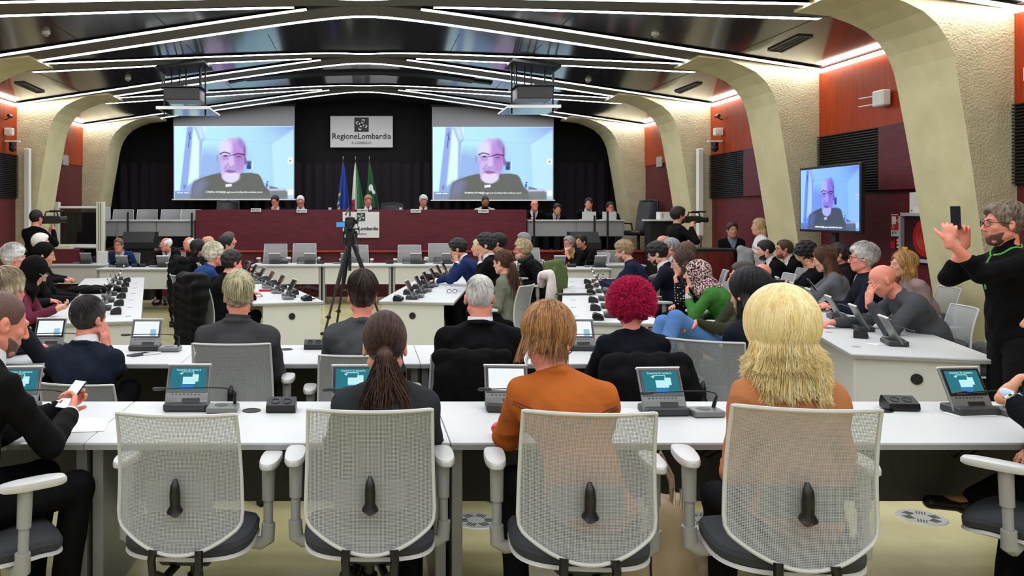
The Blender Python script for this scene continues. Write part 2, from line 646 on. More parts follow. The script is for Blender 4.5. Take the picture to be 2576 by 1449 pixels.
def make_chair(name='office_chair'):
    t = thing(name, 'x', 'chair')
    g = MB()
    nu, nv = 22, 24
    g.grid(lambda u, v: back_pt(u * 2 - 1, v), nu, nv)
    g.build('backrest', M_mesh, t, smooth=True, fixn=False)
    g = MB()
    path = [back_pt(-1, v) for v in np.linspace(0, 1, 12)] + [back_pt(u, 1) for u in np.linspace(-.97, .97, 13)] + [back_pt(1, v) for v in np.linspace(1, 0, 12)] + [back_pt(u, 0) for u in np.linspace(.97, -1, 41)]
    g.tube(path, .007, 6)
    g.build('back_frame', M_cwhite, t, smooth=True)
    # lumbar pad in front of the net and its knob behind
    g = MB()
    g.grid(lambda u, v: (lambda p: (p[0], p[1] + .012, p[2]))(back_pt((u * 2 - 1) * .55, .26 + .22 * v + .02 * math.cos((u * 2 - 1) * 2))), 14, 6)
    g.build('lumbar_pad', mat('lumbar_grey', (110, 112, 112), .8), t, smooth=True, fixn=False)
    g = MB()
    c = Vector(back_pt(0, .44, -.03))
    g.tube([c + Vector((0, .01, -.075)), c + Vector((0, -.002, -.06)), c + Vector((0, 0, -.04)), c + Vector((0, -.002, 0)), c + Vector((0, -.002, .03)), c + Vector((0, .008, .055))],
           [.016, .03, .019, .02, .017, .006], 12)
    g.build('lumbar_knob', M_cblack, t, smooth=True)
    # seat
    def seatp(u, v, top):
        a = 2 * pi * u
        n = 5.0
        ca, sa = math.cos(a), math.sin(a)
        x = .25 * math.copysign(abs(ca) ** (2 / n * 1.6), ca)
        y = .235 * math.copysign(abs(sa) ** (2 / n * 1.6), sa)
        return x, y
    prof = [(0.02, .47), (.6, .472), (.85, .474), (.96, .468), (1.0, .452), (.99, .43), (.9, .42), (.3, .42)]
    g = MB()
    g.grid(lambda u, v: (lambda q, P: (q[0] * P[0], -.01 + q[1] * P[0], P[1] - .025 - (.03 * max(0, q[1] * P[0] - .12) / .12)))(seatp(u, v, 1), prof[round(v * 7)]), 40, 8, closeu=True)
    g.build('seat', M_seat, t, smooth=True)
    prof2 = [(0.3, .421), (.97, .424), (1.0, .412), (.9, .40), (.3, .395)]
    g = MB()
    g.grid(lambda u, v: (lambda q, P: (q[0] * P[0], -.01 + q[1] * P[0], P[1] - .025 - (.03 * max(0, q[1] * P[0] - .12) / .12)))(seatp(u, v, 1), prof2[round(v * 4)]), 40, 5, closeu=True)
    g.build('seat_shell', M_cwhite, t, smooth=True)
    for sx in (-1, 1):
        g = MB()
        def pad_pt(u, v, sx=sx):
            a = 2 * pi * u
            L = math.cos(a)
            wdt = .041 * (1 - .28 * max(0, -L)) * math.copysign(abs(math.sin(a)) ** .62, math.sin(a))
            ln_ = .118 * math.copysign(abs(L) ** .55, L)
            k_, z_ = [(.2, .668), (.93, .668), (1.0, .674), (1.0, .688), (.95, .695), (.8, .698), (.1, .699)][round(v * 6)]
            return (sx * (.295 - wdt * k_) , .055 + ln_ * k_, z_)
        g.grid(pad_pt, 28, 7, closeu=True)
        g.add([pad_pt(i / 28, 1) for i in range(28)], [tuple(range(28))])
        pad = g.build('arm_pad', M_cwhite, smooth=True)
        g = MB()
        g.tube([(sx * .29, .03, .665), (sx * .29, .025, .53)], [.027, .025], 10)
        g.tube([(sx * .29, .025, .535), (sx * .29, .02, .40)], [.019, .019], 10)
        g.tube([(sx * .292, .02, .44), (sx * .288, .02, .375), (sx * .26, .015, .36), (sx * .17, .0, .368)], [.027, .029, .026, .016], 10)
        sub(g.build('arm_post', M_cgrey, t, smooth=True), pad)
        g = MB()
        g.tube([(sx * .085, -.285, .445), (sx * .088, -.295, .41), (sx * .085, -.29, .36), (sx * .06, -.22, .315), (sx * .04, -.12, .325)], .016, 8)
        g.build('back_bracket', M_cblack, t, smooth=True)
    g = MB()
    g.box((0, -.02, .365), (.2, .3, .06), .012)
    g.build('mechanism', M_cblack, t)
    g = MB()
    g.cyl((0, 0, .35), (0, 0, .2), .02)
    g.cyl((0, 0, .24), (0, 0, .10), .032)
    g.build('gas_column', M_cblack, t, smooth=True)
    for i in range(5):
        a = 2 * pi * i / 5 + .3
        ca, sa = math.cos(a), math.sin(a)
        g = MB()
        g.tube([(.02 * ca, .02 * sa, .12), (.15 * ca, .15 * sa, .105), (.3 * ca, .3 * sa, .075)], [.026, .02, .014], 8)
        bl = g.build('base_leg', M_cgrey, t, smooth=True)
        g = MB()
        for o_ in (-.014, .014):
            q = Vector((-sa * o_, ca * o_, 0))
            d = Vector((-sa, ca, 0)) * .009
            c = Vector((.3 * ca, .3 * sa, .028)) + q
            g.cyl(c - d, c + d, .028)
        g.cyl((.3 * ca, .3 * sa, .03), (.3 * ca, .3 * sa, .078), .007)
        g.build('caster', M_rubber, bl, smooth=True)
    return t


def make_desk(name, label, loc, rz, sx, sy, ends=True, front='near', group=None, modesty=None, grommet=False, panel=M_panel, hgt=.73, feet=True):
    """desk centred on its origin; sx across, sy deep. front: side (-y / +y) that carries the modesty panel"""
    t = thing(name, label, 'desk', loc, rz, group)
    g = MB()
    g.box((0, 0, hgt - .006), (sx - .004, sy, .012), .002)
    g.cur = 1
    g.box((0, 0, hgt - .021), (sx - .004, sy, .018))
    g.build('table_top', [M_top, M_topedge], t)
    return t


def row_desk(label, x0, x1, y0, y1, group, far_modesty=True, z=0.0, near_panel=False, cable=True):
    sx, sy = x1 - x0, y1 - y0
    t = make_desk('desk', label, ((x0 + x1) / 2, (y0 + y1) / 2, z), 0, sx, sy, group=group)
    for s in (-1, 1):
        g = MB().box((s * (sx / 2 - .035), .02 if not near_panel else 0, .35), (.045, sy - .1, .70), .003)
        g.build('end_panel', M_legp, t)
    yy = (sy / 2 - .12) if not near_panel else (-sy / 2 + .05)
    g = MB().box((0, yy, .485 if not near_panel else .54), (sx - .12, .02, .43 if not near_panel else .32), .002)
    g.build('modesty_panel', M_modesty_shaded if not near_panel else M_panel, t)
    if cable:
        g = MB()
        g.lathe([(.045, .7301), (.045, .733), (.038, .7335), (.036, .7315), (.01, .7315)], (-sx / 2 + .62, sy / 2 - .2, 0), 20)
        g.build('cable_grommet', M_black, t)
    return t


def side_desk(label, nl, nr, fl, group, side=1):
    """long desk seen end-on. nl, nr = near-left / near-right corners, fl = far-left corner"""
    nl, nr, fl = Vector(nl), Vector(nr), Vector(fl)
    d = (fl - nl)
    L = d.length
    ang = math.atan2(-d.x, d.y)
    wd = (nr - nl).length
    cx = nl + d / 2 + Vector((math.cos(ang), math.sin(ang), 0)) * wd / 2
    t = make_desk('desk', label, (cx.x, cx.y, 0), ang, wd, L, group=group)
    for s in (-1, 1):
        g = MB().box((-side * .04, s * (L / 2 - .05), .35), (wd - .14, .04, .70), .003)
        g.build('end_panel', M_panel, t)
    g = MB().box((-side * (wd / 2 - .13), 0, .42), (.02, L - .14, .56), .002)
    g.build('modesty_panel', M_panel, t)
    g = MB()
    c = Vector((-side * .04, -L / 2 + .028, .575))
    g.cyl(c, c + Vector((0, -.006, 0)), .036, n=24)
    g.build('cable_hole_cap', M_black, t)
    g = MB()
    for k in range(int(L / .75)):
        g.lathe([(.03, .7301), (.03, .732), (.01, .732)], (-side * (wd / 2 - .12), -L / 2 + .35 + k * .75, 0), 16)
    g.build('cable_grommet', mat('grommet_grey', (150, 152, 150), .4), t)
    return t


G1 = 'front row desks'
xs = [-2.68, -1.16, .36, 1.88, 3.40]
for i in range(4):
    row_desk(['white desk at the left end of the front row', 'white front row desk behind the two empty chairs',
              'white front row desk with the coral red pouch on it', 'white front row desk holding the rightmost socket box'][i],
             xs[i], xs[i + 1], 3.46, 4.22, G1)
G2 = 'second row desks'
xs2 = [-2.68, -1.16, .36, 1.88]
for i in range(3):
    row_desk(['white second row desk at the navy jacketed man', 'white second row desk in front of the grey jacketed man',
              'white second row desk in front of the white haired man'][i],
             xs2[i], xs2[i + 1], 5.28, 6.03, G2)
G3 = 'long side desks'
D = {}
D['left'] = side_desk('long white desk at the left, before the woman in black headscarf', (-2.80, 7.2, 0), (-1.95, 7.25, 0), (-4.08, 12.2, 0), G3, -1)
D['cl'] = side_desk('long white desk left of the camera tripod', (-1.17, 8.82, 0), (-.445, 9.07, 0), (-2.42, 13.2, 0), G3, -1)
D['cr'] = side_desk('long white desk right of the tripod with folded eyeglasses on it', (.16, 9.07, 0), (.95, 8.86, 0), (1.05, 13.4, 0), G3, 1)
D['r1'] = side_desk('long white desk before the magenta haired person', (1.74, 7.4, 0), (2.57, 7.3, 0), (2.32, 9.75, 0), G3, 1)
D['r2'] = side_desk('white desk continuing behind the magenta haired person, far half', (2.345, 9.83, 0), (3.15, 9.65, 0), (2.95, 12.35, 0), G3, 1)
D['fr'] = side_desk('long white desk at the right, running to the photographer', (3.30, 5.65, 0), (4.17, 5.6, 0), (5.02, 11.6, 0), G3, 1)

G4 = 'back cross desks'
for i, (a, b, y, lab) in enumerate([(-2.07, -.77, 15.3, 'white cross desk below the dais, left of the tripod'),
                                     (-.77, .52, 15.3, 'white cross desk below the dais, behind the tripod'),
                                     (.52, 1.82, 15.3, 'white cross desk below the dais, at the hand-on-cheek man'),
                                     (1.86, 2.98, 15.3, 'white cross desk behind the blond man in scarf'),
                                     (-4.6, -3.05, 14.3, 'white cross desk of the man in blue suit'),
                                     (-6.0, -4.68, 15.35, 'white cross desk before the platform lift'),
                                     (3.02, 4.27, 14.3, 'white cross desk of the bearded man in yellow shirt'),
                                     (4.33, 5.2, 15.35, 'white cross desk farthest right, behind the navy suited man')]):
    row_desk(lab, a, b, y, y + .75, G4, near_panel=True, cable=False)

# chairs
chair0 = make_chair()
_c0 = [False]


def chair(x, y, rz, label, group=None, z=0.0, cat=None):
    if not _c0[0]:
        _c0[0] = True
        chair0.location = (x, y, z)
        chair0.rotation_euler = (0, 0, rz)
        chair0['label'] = label
        if group:
            chair0['group'] = group
        return chair0
    c = dup(chair0, (x, y, z), rz, label, group)
    return c


GC = 'mesh office chairs'
# front row: chair backs centred at px 447, 930, 1513, 2080
def frow(pxc, fy, rz, label, dz):
    Y = F / fy + .30
    chair((pxc - PX) / fy, Y, R(rz), label, GC, dz)
frow(450, 690, -3, 'empty light mesh chair before the tablet, leftmost whole chair of front row', 0.0)
frow(931, 709, 0, 'light mesh chair holding the woman with the ponytail', .035)
frow(1505, 745, -5, 'light mesh chair of the person in rust jacket', .06)
frow(2073, 795, -9, 'light mesh chair of the woman with blond hair', .115)
chair(-1.41, 3.19, R(-52), 'light mesh chair under the black suited man at left edge', GC, .03)
chair(2.70, 3.36, R(40), 'light mesh chair at the right edge under the man with crossed legs', GC, .03)
# second row
def srow(pxc, ytop, fy, rz, label):
    Y = F / fy + .3
    dz = H - (ytop - PY) / fy - .945
    chair((pxc - PX) / fy, Y, R(rz), label, GC, dz)
srow(205, 968, 448, -8, 'grey mesh chair of the navy jacketed man, second row')
srow(580, 866, 442, 0, 'grey mesh chair of the blond grey haired man, second row')
srow(900, 895, 442, 0, 'grey mesh chair of the man in grey sweatshirt')
c_black = (1185, 885, 442)
srow(1185, 893, 442, 0, 'mesh chair covered by a black jacket, at the white haired man')
srow(1610, 900, 442, 4, 'mesh chair under black jacket, at the magenta haired person')
srow(1835, 860, 435, -28, 'grey mesh chair of the black haired man, turned sideways')
# ================================================================ things on the desks
M_unit = mat('unit_grey', (118, 120, 118), .35, metal=.3)
M_unitd = mat('unit_dark', (46, 47, 49), .4)
M_screenglass = mat('tablet_black', (6, 6, 8), .15)
M_teal = emat('tablet_teal', (52, 132, 148), .6)
M_wdisp = emat('tablet_bright', (236, 242, 244), .8)
M_tealw = emat('tablet_white', (190, 238, 240), .78)
M_tblue = emat('tablet_blue', (60, 130, 220), .7)
M_offs = mat('tablet_off', (22, 26, 32), .1, spec=.8)
M_sil = mat('silver_edge', (225, 225, 222), .3, metal=.4)


def make_unit(name, lit=True, white=False, mic=True, detail=True):
    """conference unit: user at -y. tilted plate at left, speaker box at right"""
    t = thing(name, 'x', 'conference unit')
    z0 = .0
    TILT = R(28)         # plate leans back from vertical
    MT = Matrix.Translation((-.07, .02, z0 + .012)) @ Matrix.Rotation(-TILT, 4, 'X')
    g = MB()
    g.box((-.07, .045, .018), (.205, .13, .036), .006)
    g.build('base', M_unitd, t)
    g = MB(MT)
    g.box((0, 0, .105), (.21, .014, .21), .004)
    pl = g.build('plate', M_unit, t)
    g = MB(MT)
    g.box((0, -.001, .212), (.216, .02, .008), .003)
    g.build('top_edge', M_sil, pl)
    g = MB(MT)
    g.box((0, -.0085, .137), (.196, .003, .13), .001)
    sc = g.build('screen', M_screenglass, pl)
    if lit:
        g = MB(MT)
        g.box((0, -.0105, .139), (.172, .001, .108))
        (g.build('display', M_wdisp if white else M_teal, pl))
        if detail and not white:
            g = MB(MT)
            g.box((.005, -.0115, .130), (.062, .0008, .036))
            g.box((.035, -.0115, .142), (.03, .0008, .036))
            g.box((-.005, -.0115, .1725), (.06, .0008, .003))
            g.box((.025, -.0115, .165), (.003, .0008, .014))
            g.add([MT.inverted() @ (MT @ Vector(p)) for p in ((-.045, -.0115, .168), (-.025, -.0115, .168), (-.035, -.0115, .158))], [(0, 1, 2)])
            g.cur = 1
            g.box((.0, -.0112, .098), (.06, .0006, .022))
            g.build('card_symbol', [M_tealw, M_tblue], pl)
            tx = text_mesh('Inserire la tessera', .0165, M_tealw, 'screen_text', pl, ext=.0003, width=.118)
            tx.matrix_local = MT @ Matrix.Translation((0, -.0116, .183)) @ Matrix.Rotation(pi / 2, 4, 'X')
        elif white:
            g = MB(MT)
            g.box((.05, -.0113, .11), (.04, .0006, .05))
            g.build('document_image', emat('tablet_pale', (150, 205, 228), .7), pl)
    g = MB(MT)
    for i in range(8):
        g.box((-.07 + i * .0185, -.0085, .062), (.009, .003, .003))
    g.box((.022, -.0085, .026), (.085, .003, .034), .001)
    g.build('slot_row', M_cblack, pl)
    # right box
    g = MB()
    g.box((.112, .0, .014), (.145, .11, .028), .004)
    sb = g.build('speaker_box', M_unit, t)
    g = MB()
    g.lathe([(.032, .0281), (.032, .0295), (.001, .0295)], (.105, .0, 0), 24)
    g.build('speaker_grille', M_unitd, sb)
    if mic:
        g = MB()
        pts = [(.165, .03, .028), (.166, .02, .05), (.172, .01, .085), (.160, .0, .10), (.12, -.01, .112), (.05, -.02, .116), (-.08, -.03, .116), (-.15, -.035, .114)]
        g.tube(pts, [.009, .009, .006, .0032, .0032, .0032, .003, .003], 8)
        g.tube([(-.15, -.035, .114), (-.16, -.036, .1138), (-.205, -.04, .113), (-.215, -.041, .1128)], [.004, .008, .009, .005], 8)
        g.build('gooseneck_microphone', M_cblack, sb, smooth=True)
    return t


def make_socket():
    t = thing('socket_box', 'x', 'socket box')
    g = MB()
    g.prism([(-.045, 0), (-.052, .012), (-.046, .034), (.022, .060), (.036, .058), (.05, .03), (.048, 0)], -.07, .07, 'x')
    g.build('housing', M_cblack, t)
    for sx in (-.028, .028):
        g = MB(Matrix.Translation((sx, -.012, .0472)) @ Matrix.Rotation(R(20.9), 4, 'X'))
        g.lathe([(.021, 0), (.021, .002), (.018, .002), (.018, -.001), (.001, -.001)], (0, 0, 0), 20)
        g.build('socket', mat('socket_black', (4, 4, 4), .25), t)
    return t


units = {}
GU = 'conference units'


def unit(kind, loc, rz, label, group=GU):
    key = kind
    if key not in units:
        o = make_unit('conference_unit', lit=kind != 'off', white=kind == 'white', mic=kind != 'nomic')
        units[key] = o
        o.location = loc
        o.rotation_euler = (0, 0, rz)
        tag(o, label, None, group)
        return o
    return dup(units[key], loc, rz, label, group)


_s = []


def socket(loc, rz, label):
    if not _s:
        o = make_socket()
        _s.append(o)
        o.location = loc
        o.rotation_euler = (0, 0, rz)
        tag(o, label, None, 'socket boxes')
        return o
    return dup(_s[0], loc, rz, label, 'socket boxes')


ZT = .733
def on_desk(px, py):
    p = onz(px, py, ZT)
    return p
p = on_desk(500, 1036); unit('lit', (p.x, p.y + .02, ZT), 0, 'conference unit with teal screen behind the leftmost empty chair')
p = on_desk(1722, 1048); unit('lit', (p.x, p.y + .03, ZT), R(3), 'conference unit with teal screen between rust jacket and camel sweater')
p = on_desk(2505, 1046); unit('lit', (p.x, p.y + .03, ZT), R(6), 'conference unit with teal screen at the right edge, beside the wristwatch')
p = on_desk(1318, 1040); unit('white', (p.x, p.y + .03, ZT), R(-4), 'conference unit with white screen left of the rust jacket')
p = on_desk(925, 1040); unit('lit', (p.x, p.y + .03, ZT), 0, 'conference unit mostly hidden behind the ponytail woman')
p = on_desk(70, 1040); unit('lit', (p.x, p.y + .0, ZT), R(3), 'conference unit hidden behind the black suited man at left edge')
p = on_desk(385, 883); unit('white', (p.x, p.y + .02, ZT), 0, 'conference unit with white screen right of the navy jacketed man')
p = on_desk(140, 880); unit('white', (p.x, p.y + .02, ZT), R(2), 'conference unit with white screen left of the navy jacketed man')
p = on_desk(1490, 883); unit('white', (p.x, p.y + .02, ZT), R(-3), 'conference unit with white screen left of the magenta haired person')
p = on_desk(707, 1036); socket((p.x, p.y + .03, ZT), 0, 'black twin socket box right of the leftmost empty chair')
p = on_desk(2273, 1032); socket((p.x, p.y + .03, ZT), R(-6), 'black twin socket box right of the blond woman')
p = on_desk(790, 878); socket((p.x, p.y + .03, ZT), 0, 'black twin socket box on second row beside the grey sweatshirt')

# along the long desks: unit plates seen from the side
def along(dk, side, y_from, n, step, names, socks=True, inset=.0, sn=None, kind='off'):
    """units in a row along a side desk; side=+1: users sit on local +x side"""
    rz = dk.rotation_euler.z
    for i in range(n):
        yl = y_from + i * step
        ux = inset
        M = Matrix.Translation(dk.location) @ Matrix.Rotation(rz, 4, 'Z')
        p = M @ Vector((ux, yl, ZT))
        unit(kind, p, rz + (pi / 2 if side > 0 else -pi / 2), names % ORD[i])
        if socks and i < n - 0:
            q = M @ Vector((ux - side * .17, yl - step * .42, ZT))
            socket(q, rz + (pi / 2 if side > 0 else -pi / 2), (sn or names.replace('conference unit', 'black socket box')) % ORD[i])


ORD = ['nearest', 'second nearest', 'third nearest', 'fourth nearest', 'fifth nearest', 'sixth nearest', 'seventh nearest', 'eighth nearest']
along(D['left'], -1, -1.7, 6, .76, 'conference unit on the left long desk, %s to the viewer', inset=.02)
along(D['cl'], -1, -1.85, 6, .72, 'conference unit on the long desk left of the tripod, %s to the viewer', inset=.05)
along(D['cr'], 1, -1.85, 6, .72, 'conference unit on the long desk right of the tripod, %s to the viewer', inset=-.03)
along(D['r1'], 1, -.75, 3, .76, 'conference unit by the headscarf woman in green, %s to the viewer', inset=.08)
along(D['r2'], 1, -.9, 3, .76, 'conference unit by the navy suited men, %s to the viewer', inset=.08)
along(D['fr'], 1, -2.5, 7, .78, 'conference unit on the rightmost long desk, %s to the viewer', inset=.02, socks=False)
p = on_desk(2165, 848); socket((p.x, p.y, ZT), R(60), 'black socket box on the rightmost desk beside two nearest units')
# on the cross desks: backs of the units face the viewer
k = 0
CT = [(210, 'left of the blue suited man'), (300, 'in front of the blue suited man'), (402, 'in front of the old man with turned head'),
      (683, 'before the leftmost empty grey chair'), (771, 'before the second empty grey chair from the left'), (862, 'behind the tripod'),
      (1036, 'before the empty grey chair right of the tripod'), (1115, 'before the empty chair beside the hand-on-cheek man'),
      (1395, 'in front of the bearded man in yellow shirt'), (1497, 'in front of the young man in black')]
for px_, lab in CT:
    yy = 14.8 if (270 < px_ < 420 or px_ > 1350) else 15.8
    if px_ == 210:
        yy = 15.85
    unit('off', ((px_ - PX) / F * yy, yy, ZT), pi, 'dark conference unit seen from behind, ' + lab)
    socket((((px_ - PX) / F * yy) - (.3 if px_ == 1395 else -.40 if px_ == 300 else .42), yy, ZT), pi, 'small black socket box beside the unit ' + lab)
# ================================================================ stage, screens, wall fittings
def onceil(px, py, dz=0.0):
    k = (PY - py) / F
    Y = 5.0
    for _ in range(60):
        x = (px - PX) / F * Y
        Y = (zc(x) + dz - H) / k
    x = (px - PX) / F * Y
    return Vector((x, Y, zc(x) + dz))


ZP = .80
g = MB()
g.box((0, 18.75, ZP / 2), (11.8, 3.1, ZP))
struct(g.build('floor_stage_platform', mat('stage_black', (16, 14, 16), .7)))
g = MB()
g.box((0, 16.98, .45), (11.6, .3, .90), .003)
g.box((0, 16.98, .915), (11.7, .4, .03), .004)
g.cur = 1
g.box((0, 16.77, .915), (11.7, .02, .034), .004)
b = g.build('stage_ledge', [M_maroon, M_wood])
tag(b, 'low maroon wooden ledge running across the front of the stage', 'ledge')
# dais
t = thing('dais', 'long maroon wooden dais with name plates and a white board', 'dais', (0, 0, 0))
xl, xr = (492 - PX) / F * 17.4, (1324 - PX) / F * 17.4
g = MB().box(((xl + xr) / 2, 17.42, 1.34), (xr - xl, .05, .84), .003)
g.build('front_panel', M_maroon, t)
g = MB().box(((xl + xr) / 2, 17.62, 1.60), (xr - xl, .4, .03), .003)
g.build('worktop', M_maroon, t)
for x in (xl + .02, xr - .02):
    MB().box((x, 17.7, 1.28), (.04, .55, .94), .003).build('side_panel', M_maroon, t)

M_ink = mat('black_ink', (18, 18, 20), .6)
M_signw = mat('sign_white', (226, 226, 220), .55)
M_green = mat('emblem_green', (24, 70, 44), .5)
M_emb = mat('emblem_black', (16, 18, 18), .5)


def emblem(g, cx, y, cz, r):
    """four-lobed pinwheel in the xz plane"""
    def disc(x, z, rr, n=18):
        g.prism([(x + rr * math.cos(2 * pi * i / n), z + rr * math.sin(2 * pi * i / n)) for i in range(n)], y, y - .002, 'y')
    disc(cx, cz, r * .22)
    for k in range(4):
        a = R(68 + 90 * k)
        ex, ez = cx + r * .72 * math.cos(a), cz + r * .72 * math.sin(a)
        disc(ex, ez, r * .26)
        nx, nz = -math.sin(a), math.cos(a)
        q = r * .15
        g.prism([(cx + nx * q, cz + nz * q), (ex + nx * q, ez + nz * q), (ex - nx * q, ez - nz * q), (cx - nx * q, cz - nz * q)], y, y - .002, 'y')


def logo_sign(name, label, px0, py0, px1, py1, Y, mback, memb, cat):
    a, b = at(px0, py0, Y), at(px1, py1, Y)
    cx, cz, w_, h_ = (a.x + b.x) / 2, (a.z + b.z) / 2, b.x - a.x, a.z - b.z
    t = thing(name, label, cat, (cx, Y, cz))
    MB().box((0, 0, 0), (w_, .02, h_), .002).build('panel', mback, t)
    g = MB()
    s_ = w_ * .115
    ez = h_ * .5 - s_ * 1.2
    g.box((0, -.012, ez), (2 * s_, .006, 2 * s_), .002)
    g.build('emblem_square', memb, t)
    g = MB()
    emblem(g, 0, -.0155, ez, s_ * .85)
    g.build('emblem', mback, t)
    text_mesh('RegioneLombardia', w_ * .13, M_ink, 'lettering', t, (0, -.012, -h_ * .15), width=w_ * .94, bold=.003)
    text_mesh('IL CONSIGLIO', w_ * .055, M_ink, 'lettering', t, (0, -.012, -h_ * .36), width=w_ * .31, bold=.001)
    return t


logo_sign('logo_sign', 'pale sign with pinwheel emblem hanging between the two projection screens', 831, 292, 988, 371, 20.2,
          mat('sign_grey', (205, 205, 205), .5), M_emb, 'sign')
logo_sign('logo_board', 'white board with green pinwheel emblem on the dais front', 862, 533, 954, 598, 17.36, M_signw, M_green, 'sign')

for px_, py_, s_, lab in ((644, 529, ('MAZZOLA', 'D\'INNOCENZO'), 'leftmost white two-line name plate on the dais'), (759, 530.5, ('BERTOLASO',), 'white name plate before the second man at the dais'),
                          (912, 530, ('ROMANI',), 'white name plate beside the tripod camera'), (1046, 530.5, ('CATTANEO',), 'white name plate before the white haired man at the dais'),
                          (1216, 531, ('SCANDELLA',), 'white name plate before the man in pale jacket')):
    p = at(px_, py_, 17.36)
    t = thing('name_plate', lab, 'name plate', p, 0, 'name plates')
    MB().box((0, 0, 0), (.215, .012, .075), .002).build('plate', M_signw, t)
    for i, q in enumerate(s_):
        text_mesh(q, .05 if len(s_) == 1 else .03, M_ink, 'lettering', t, (0, -.007, 0 if len(s_) == 1 else .017 - .034 * i), width=.18, bold=.001)

# low desks on the platform
def stage_desk(label, px0, px1, Y, n, panel):
    x0, x1 = (px0 - PX) / F * Y, (px1 - PX) / F * Y
    z = 1.545
    t = thing('desk', label, 'desk', ((x0 + x1) / 2, Y, 0), 0, 'desks on the stage')
    w_ = x1 - x0
    MB().box((0, .25, z - .015), (w_, .6, .03), .003).build('table_top', M_top, t)
    for i in range(n):
        MB().box((-w_ / 2 + w_ * (i + .5) / n, .0, z - .19), (w_ / n - .05, .02, .31), .002).build('modesty_panel', panel, t)
    for i in range(n + 1):
        MB().box((-w_ / 2 + .02 + (w_ - .04) * i / n, .25, (z + ZP) / 2 - .015), (.04, .5, z - ZP - .03), .002).build('desk_leg', M_legp, t)
stage_desk('white desk on the stage right of the dais', 1327, 1570, 17.55, 2, mat('panel_grey', (150, 152, 152), .5))
stage_desk('white desk on the stage left of the dais', 196, 489, 17.55, 3, _M['panel_grey'])

# black poles at the stage front
for px_, top, lab in ((318, 534, 'black pole behind the black monitor speaker at left'), (480, 535, 'black pole at the left end of the dais'),
                      (1346, 534, 'black pole at the right end of the dais'), (1499, 542, 'black pole in front of the stage desk, second from right'),
                      (1532, 531, 'black pole in front of the stage desk, rightmost')):
    p = at(px_, top, 17.2)
    t = thing('stage_pole', lab, 'pole', (p.x, 17.3, 0), 0, 'black poles on the stage')
    MB().cyl((0, 0, ZP), (0, 0, p.z), .022).build('pole', M_black, t)
    MB().cyl((0, 0, ZP), (0, 0, ZP + .02), .09).build('base_plate', M_black, t)

# stage chairs
for i, px_ in enumerate((302, 363, 424, 474)):
    chair((px_ - PX) / F * 18.35, 18.35, pi, ['grey chair on the stage behind the left desk, leftmost', 'grey chair on the stage behind the left desk, second from left',
          'grey chair on the stage behind the left desk, third from left', 'grey chair on the stage nearest the dais'][i], 'grey chairs on the stage', ZP + .02)


def make_exec_chair(label, loc, rz, scale=1.0):
    t = thing('executive_chair', label, 'chair', loc, rz, 'black high-backed chairs')
    g = MB()
    g.grid(lambda u, v: ((u - .5) * (.46 + .06 * math.sin(v * pi)) , -.24 - .12 * v + .07 * (2 * u - 1) ** 2, .52 + .62 * v), 10, 10)
    g.grid(lambda u, v: ((u - .5) * (.46 + .06 * math.sin(v * pi)) , -.29 - .12 * v + .05 * (2 * u - 1) ** 2, .52 + .62 * v), 10, 10)
    g.tube([(-.23, -.2, .52), (-.25, -.27, .8), (-.23, -.33, 1.14), (0, -.38, 1.16), (.23, -.33, 1.14), (.25, -.27, .8), (.23, -.2, .52)], .03, 8)
    g.build('backrest', mat('black_leather', (16, 16, 18), .4), t, smooth=True)
    MB().box((0, 0, .47), (.5, .5, .1), .03).build('seat', _M['black_leather'], t)
    for sx in (-1, 1):
        MB().tube([(sx * .26, -.12, .45), (sx * .3, -.12, .66), (sx * .3, .16, .68), (sx * .27, .16, .46)], .018, 6).build('armrest', M_black, t, smooth=True)
    MB().cyl((0, 0, .1), (0, 0, .42), .03).build('gas_column', M_black, t)
    for i in range(5):
        a = 2 * pi * i / 5
        g = MB().tube([(0, 0, .11), (.3 * math.cos(a), .3 * math.sin(a), .06)], [.025, .014], 6)
        g.build('base_leg', M_black, t)
        MB().ball((.3 * math.cos(a), .3 * math.sin(a), .03), .03, 8, 6).build('caster', M_rubber, t)
    return t


make_exec_chair('black high-backed chair behind the dais below the left screen', ((568 - PX) / F * 18.5, 18.5, ZP), pi)
make_exec_chair('black high-backed chair behind the dais right of the flags', ((988 - PX) / F * 18.5, 18.5, ZP - .05), pi)
make_exec_chair('black swivel chair on the stage by the last right pillar', ((1606 - PX) / F * 17.55, 17.55, ZP), R(120))

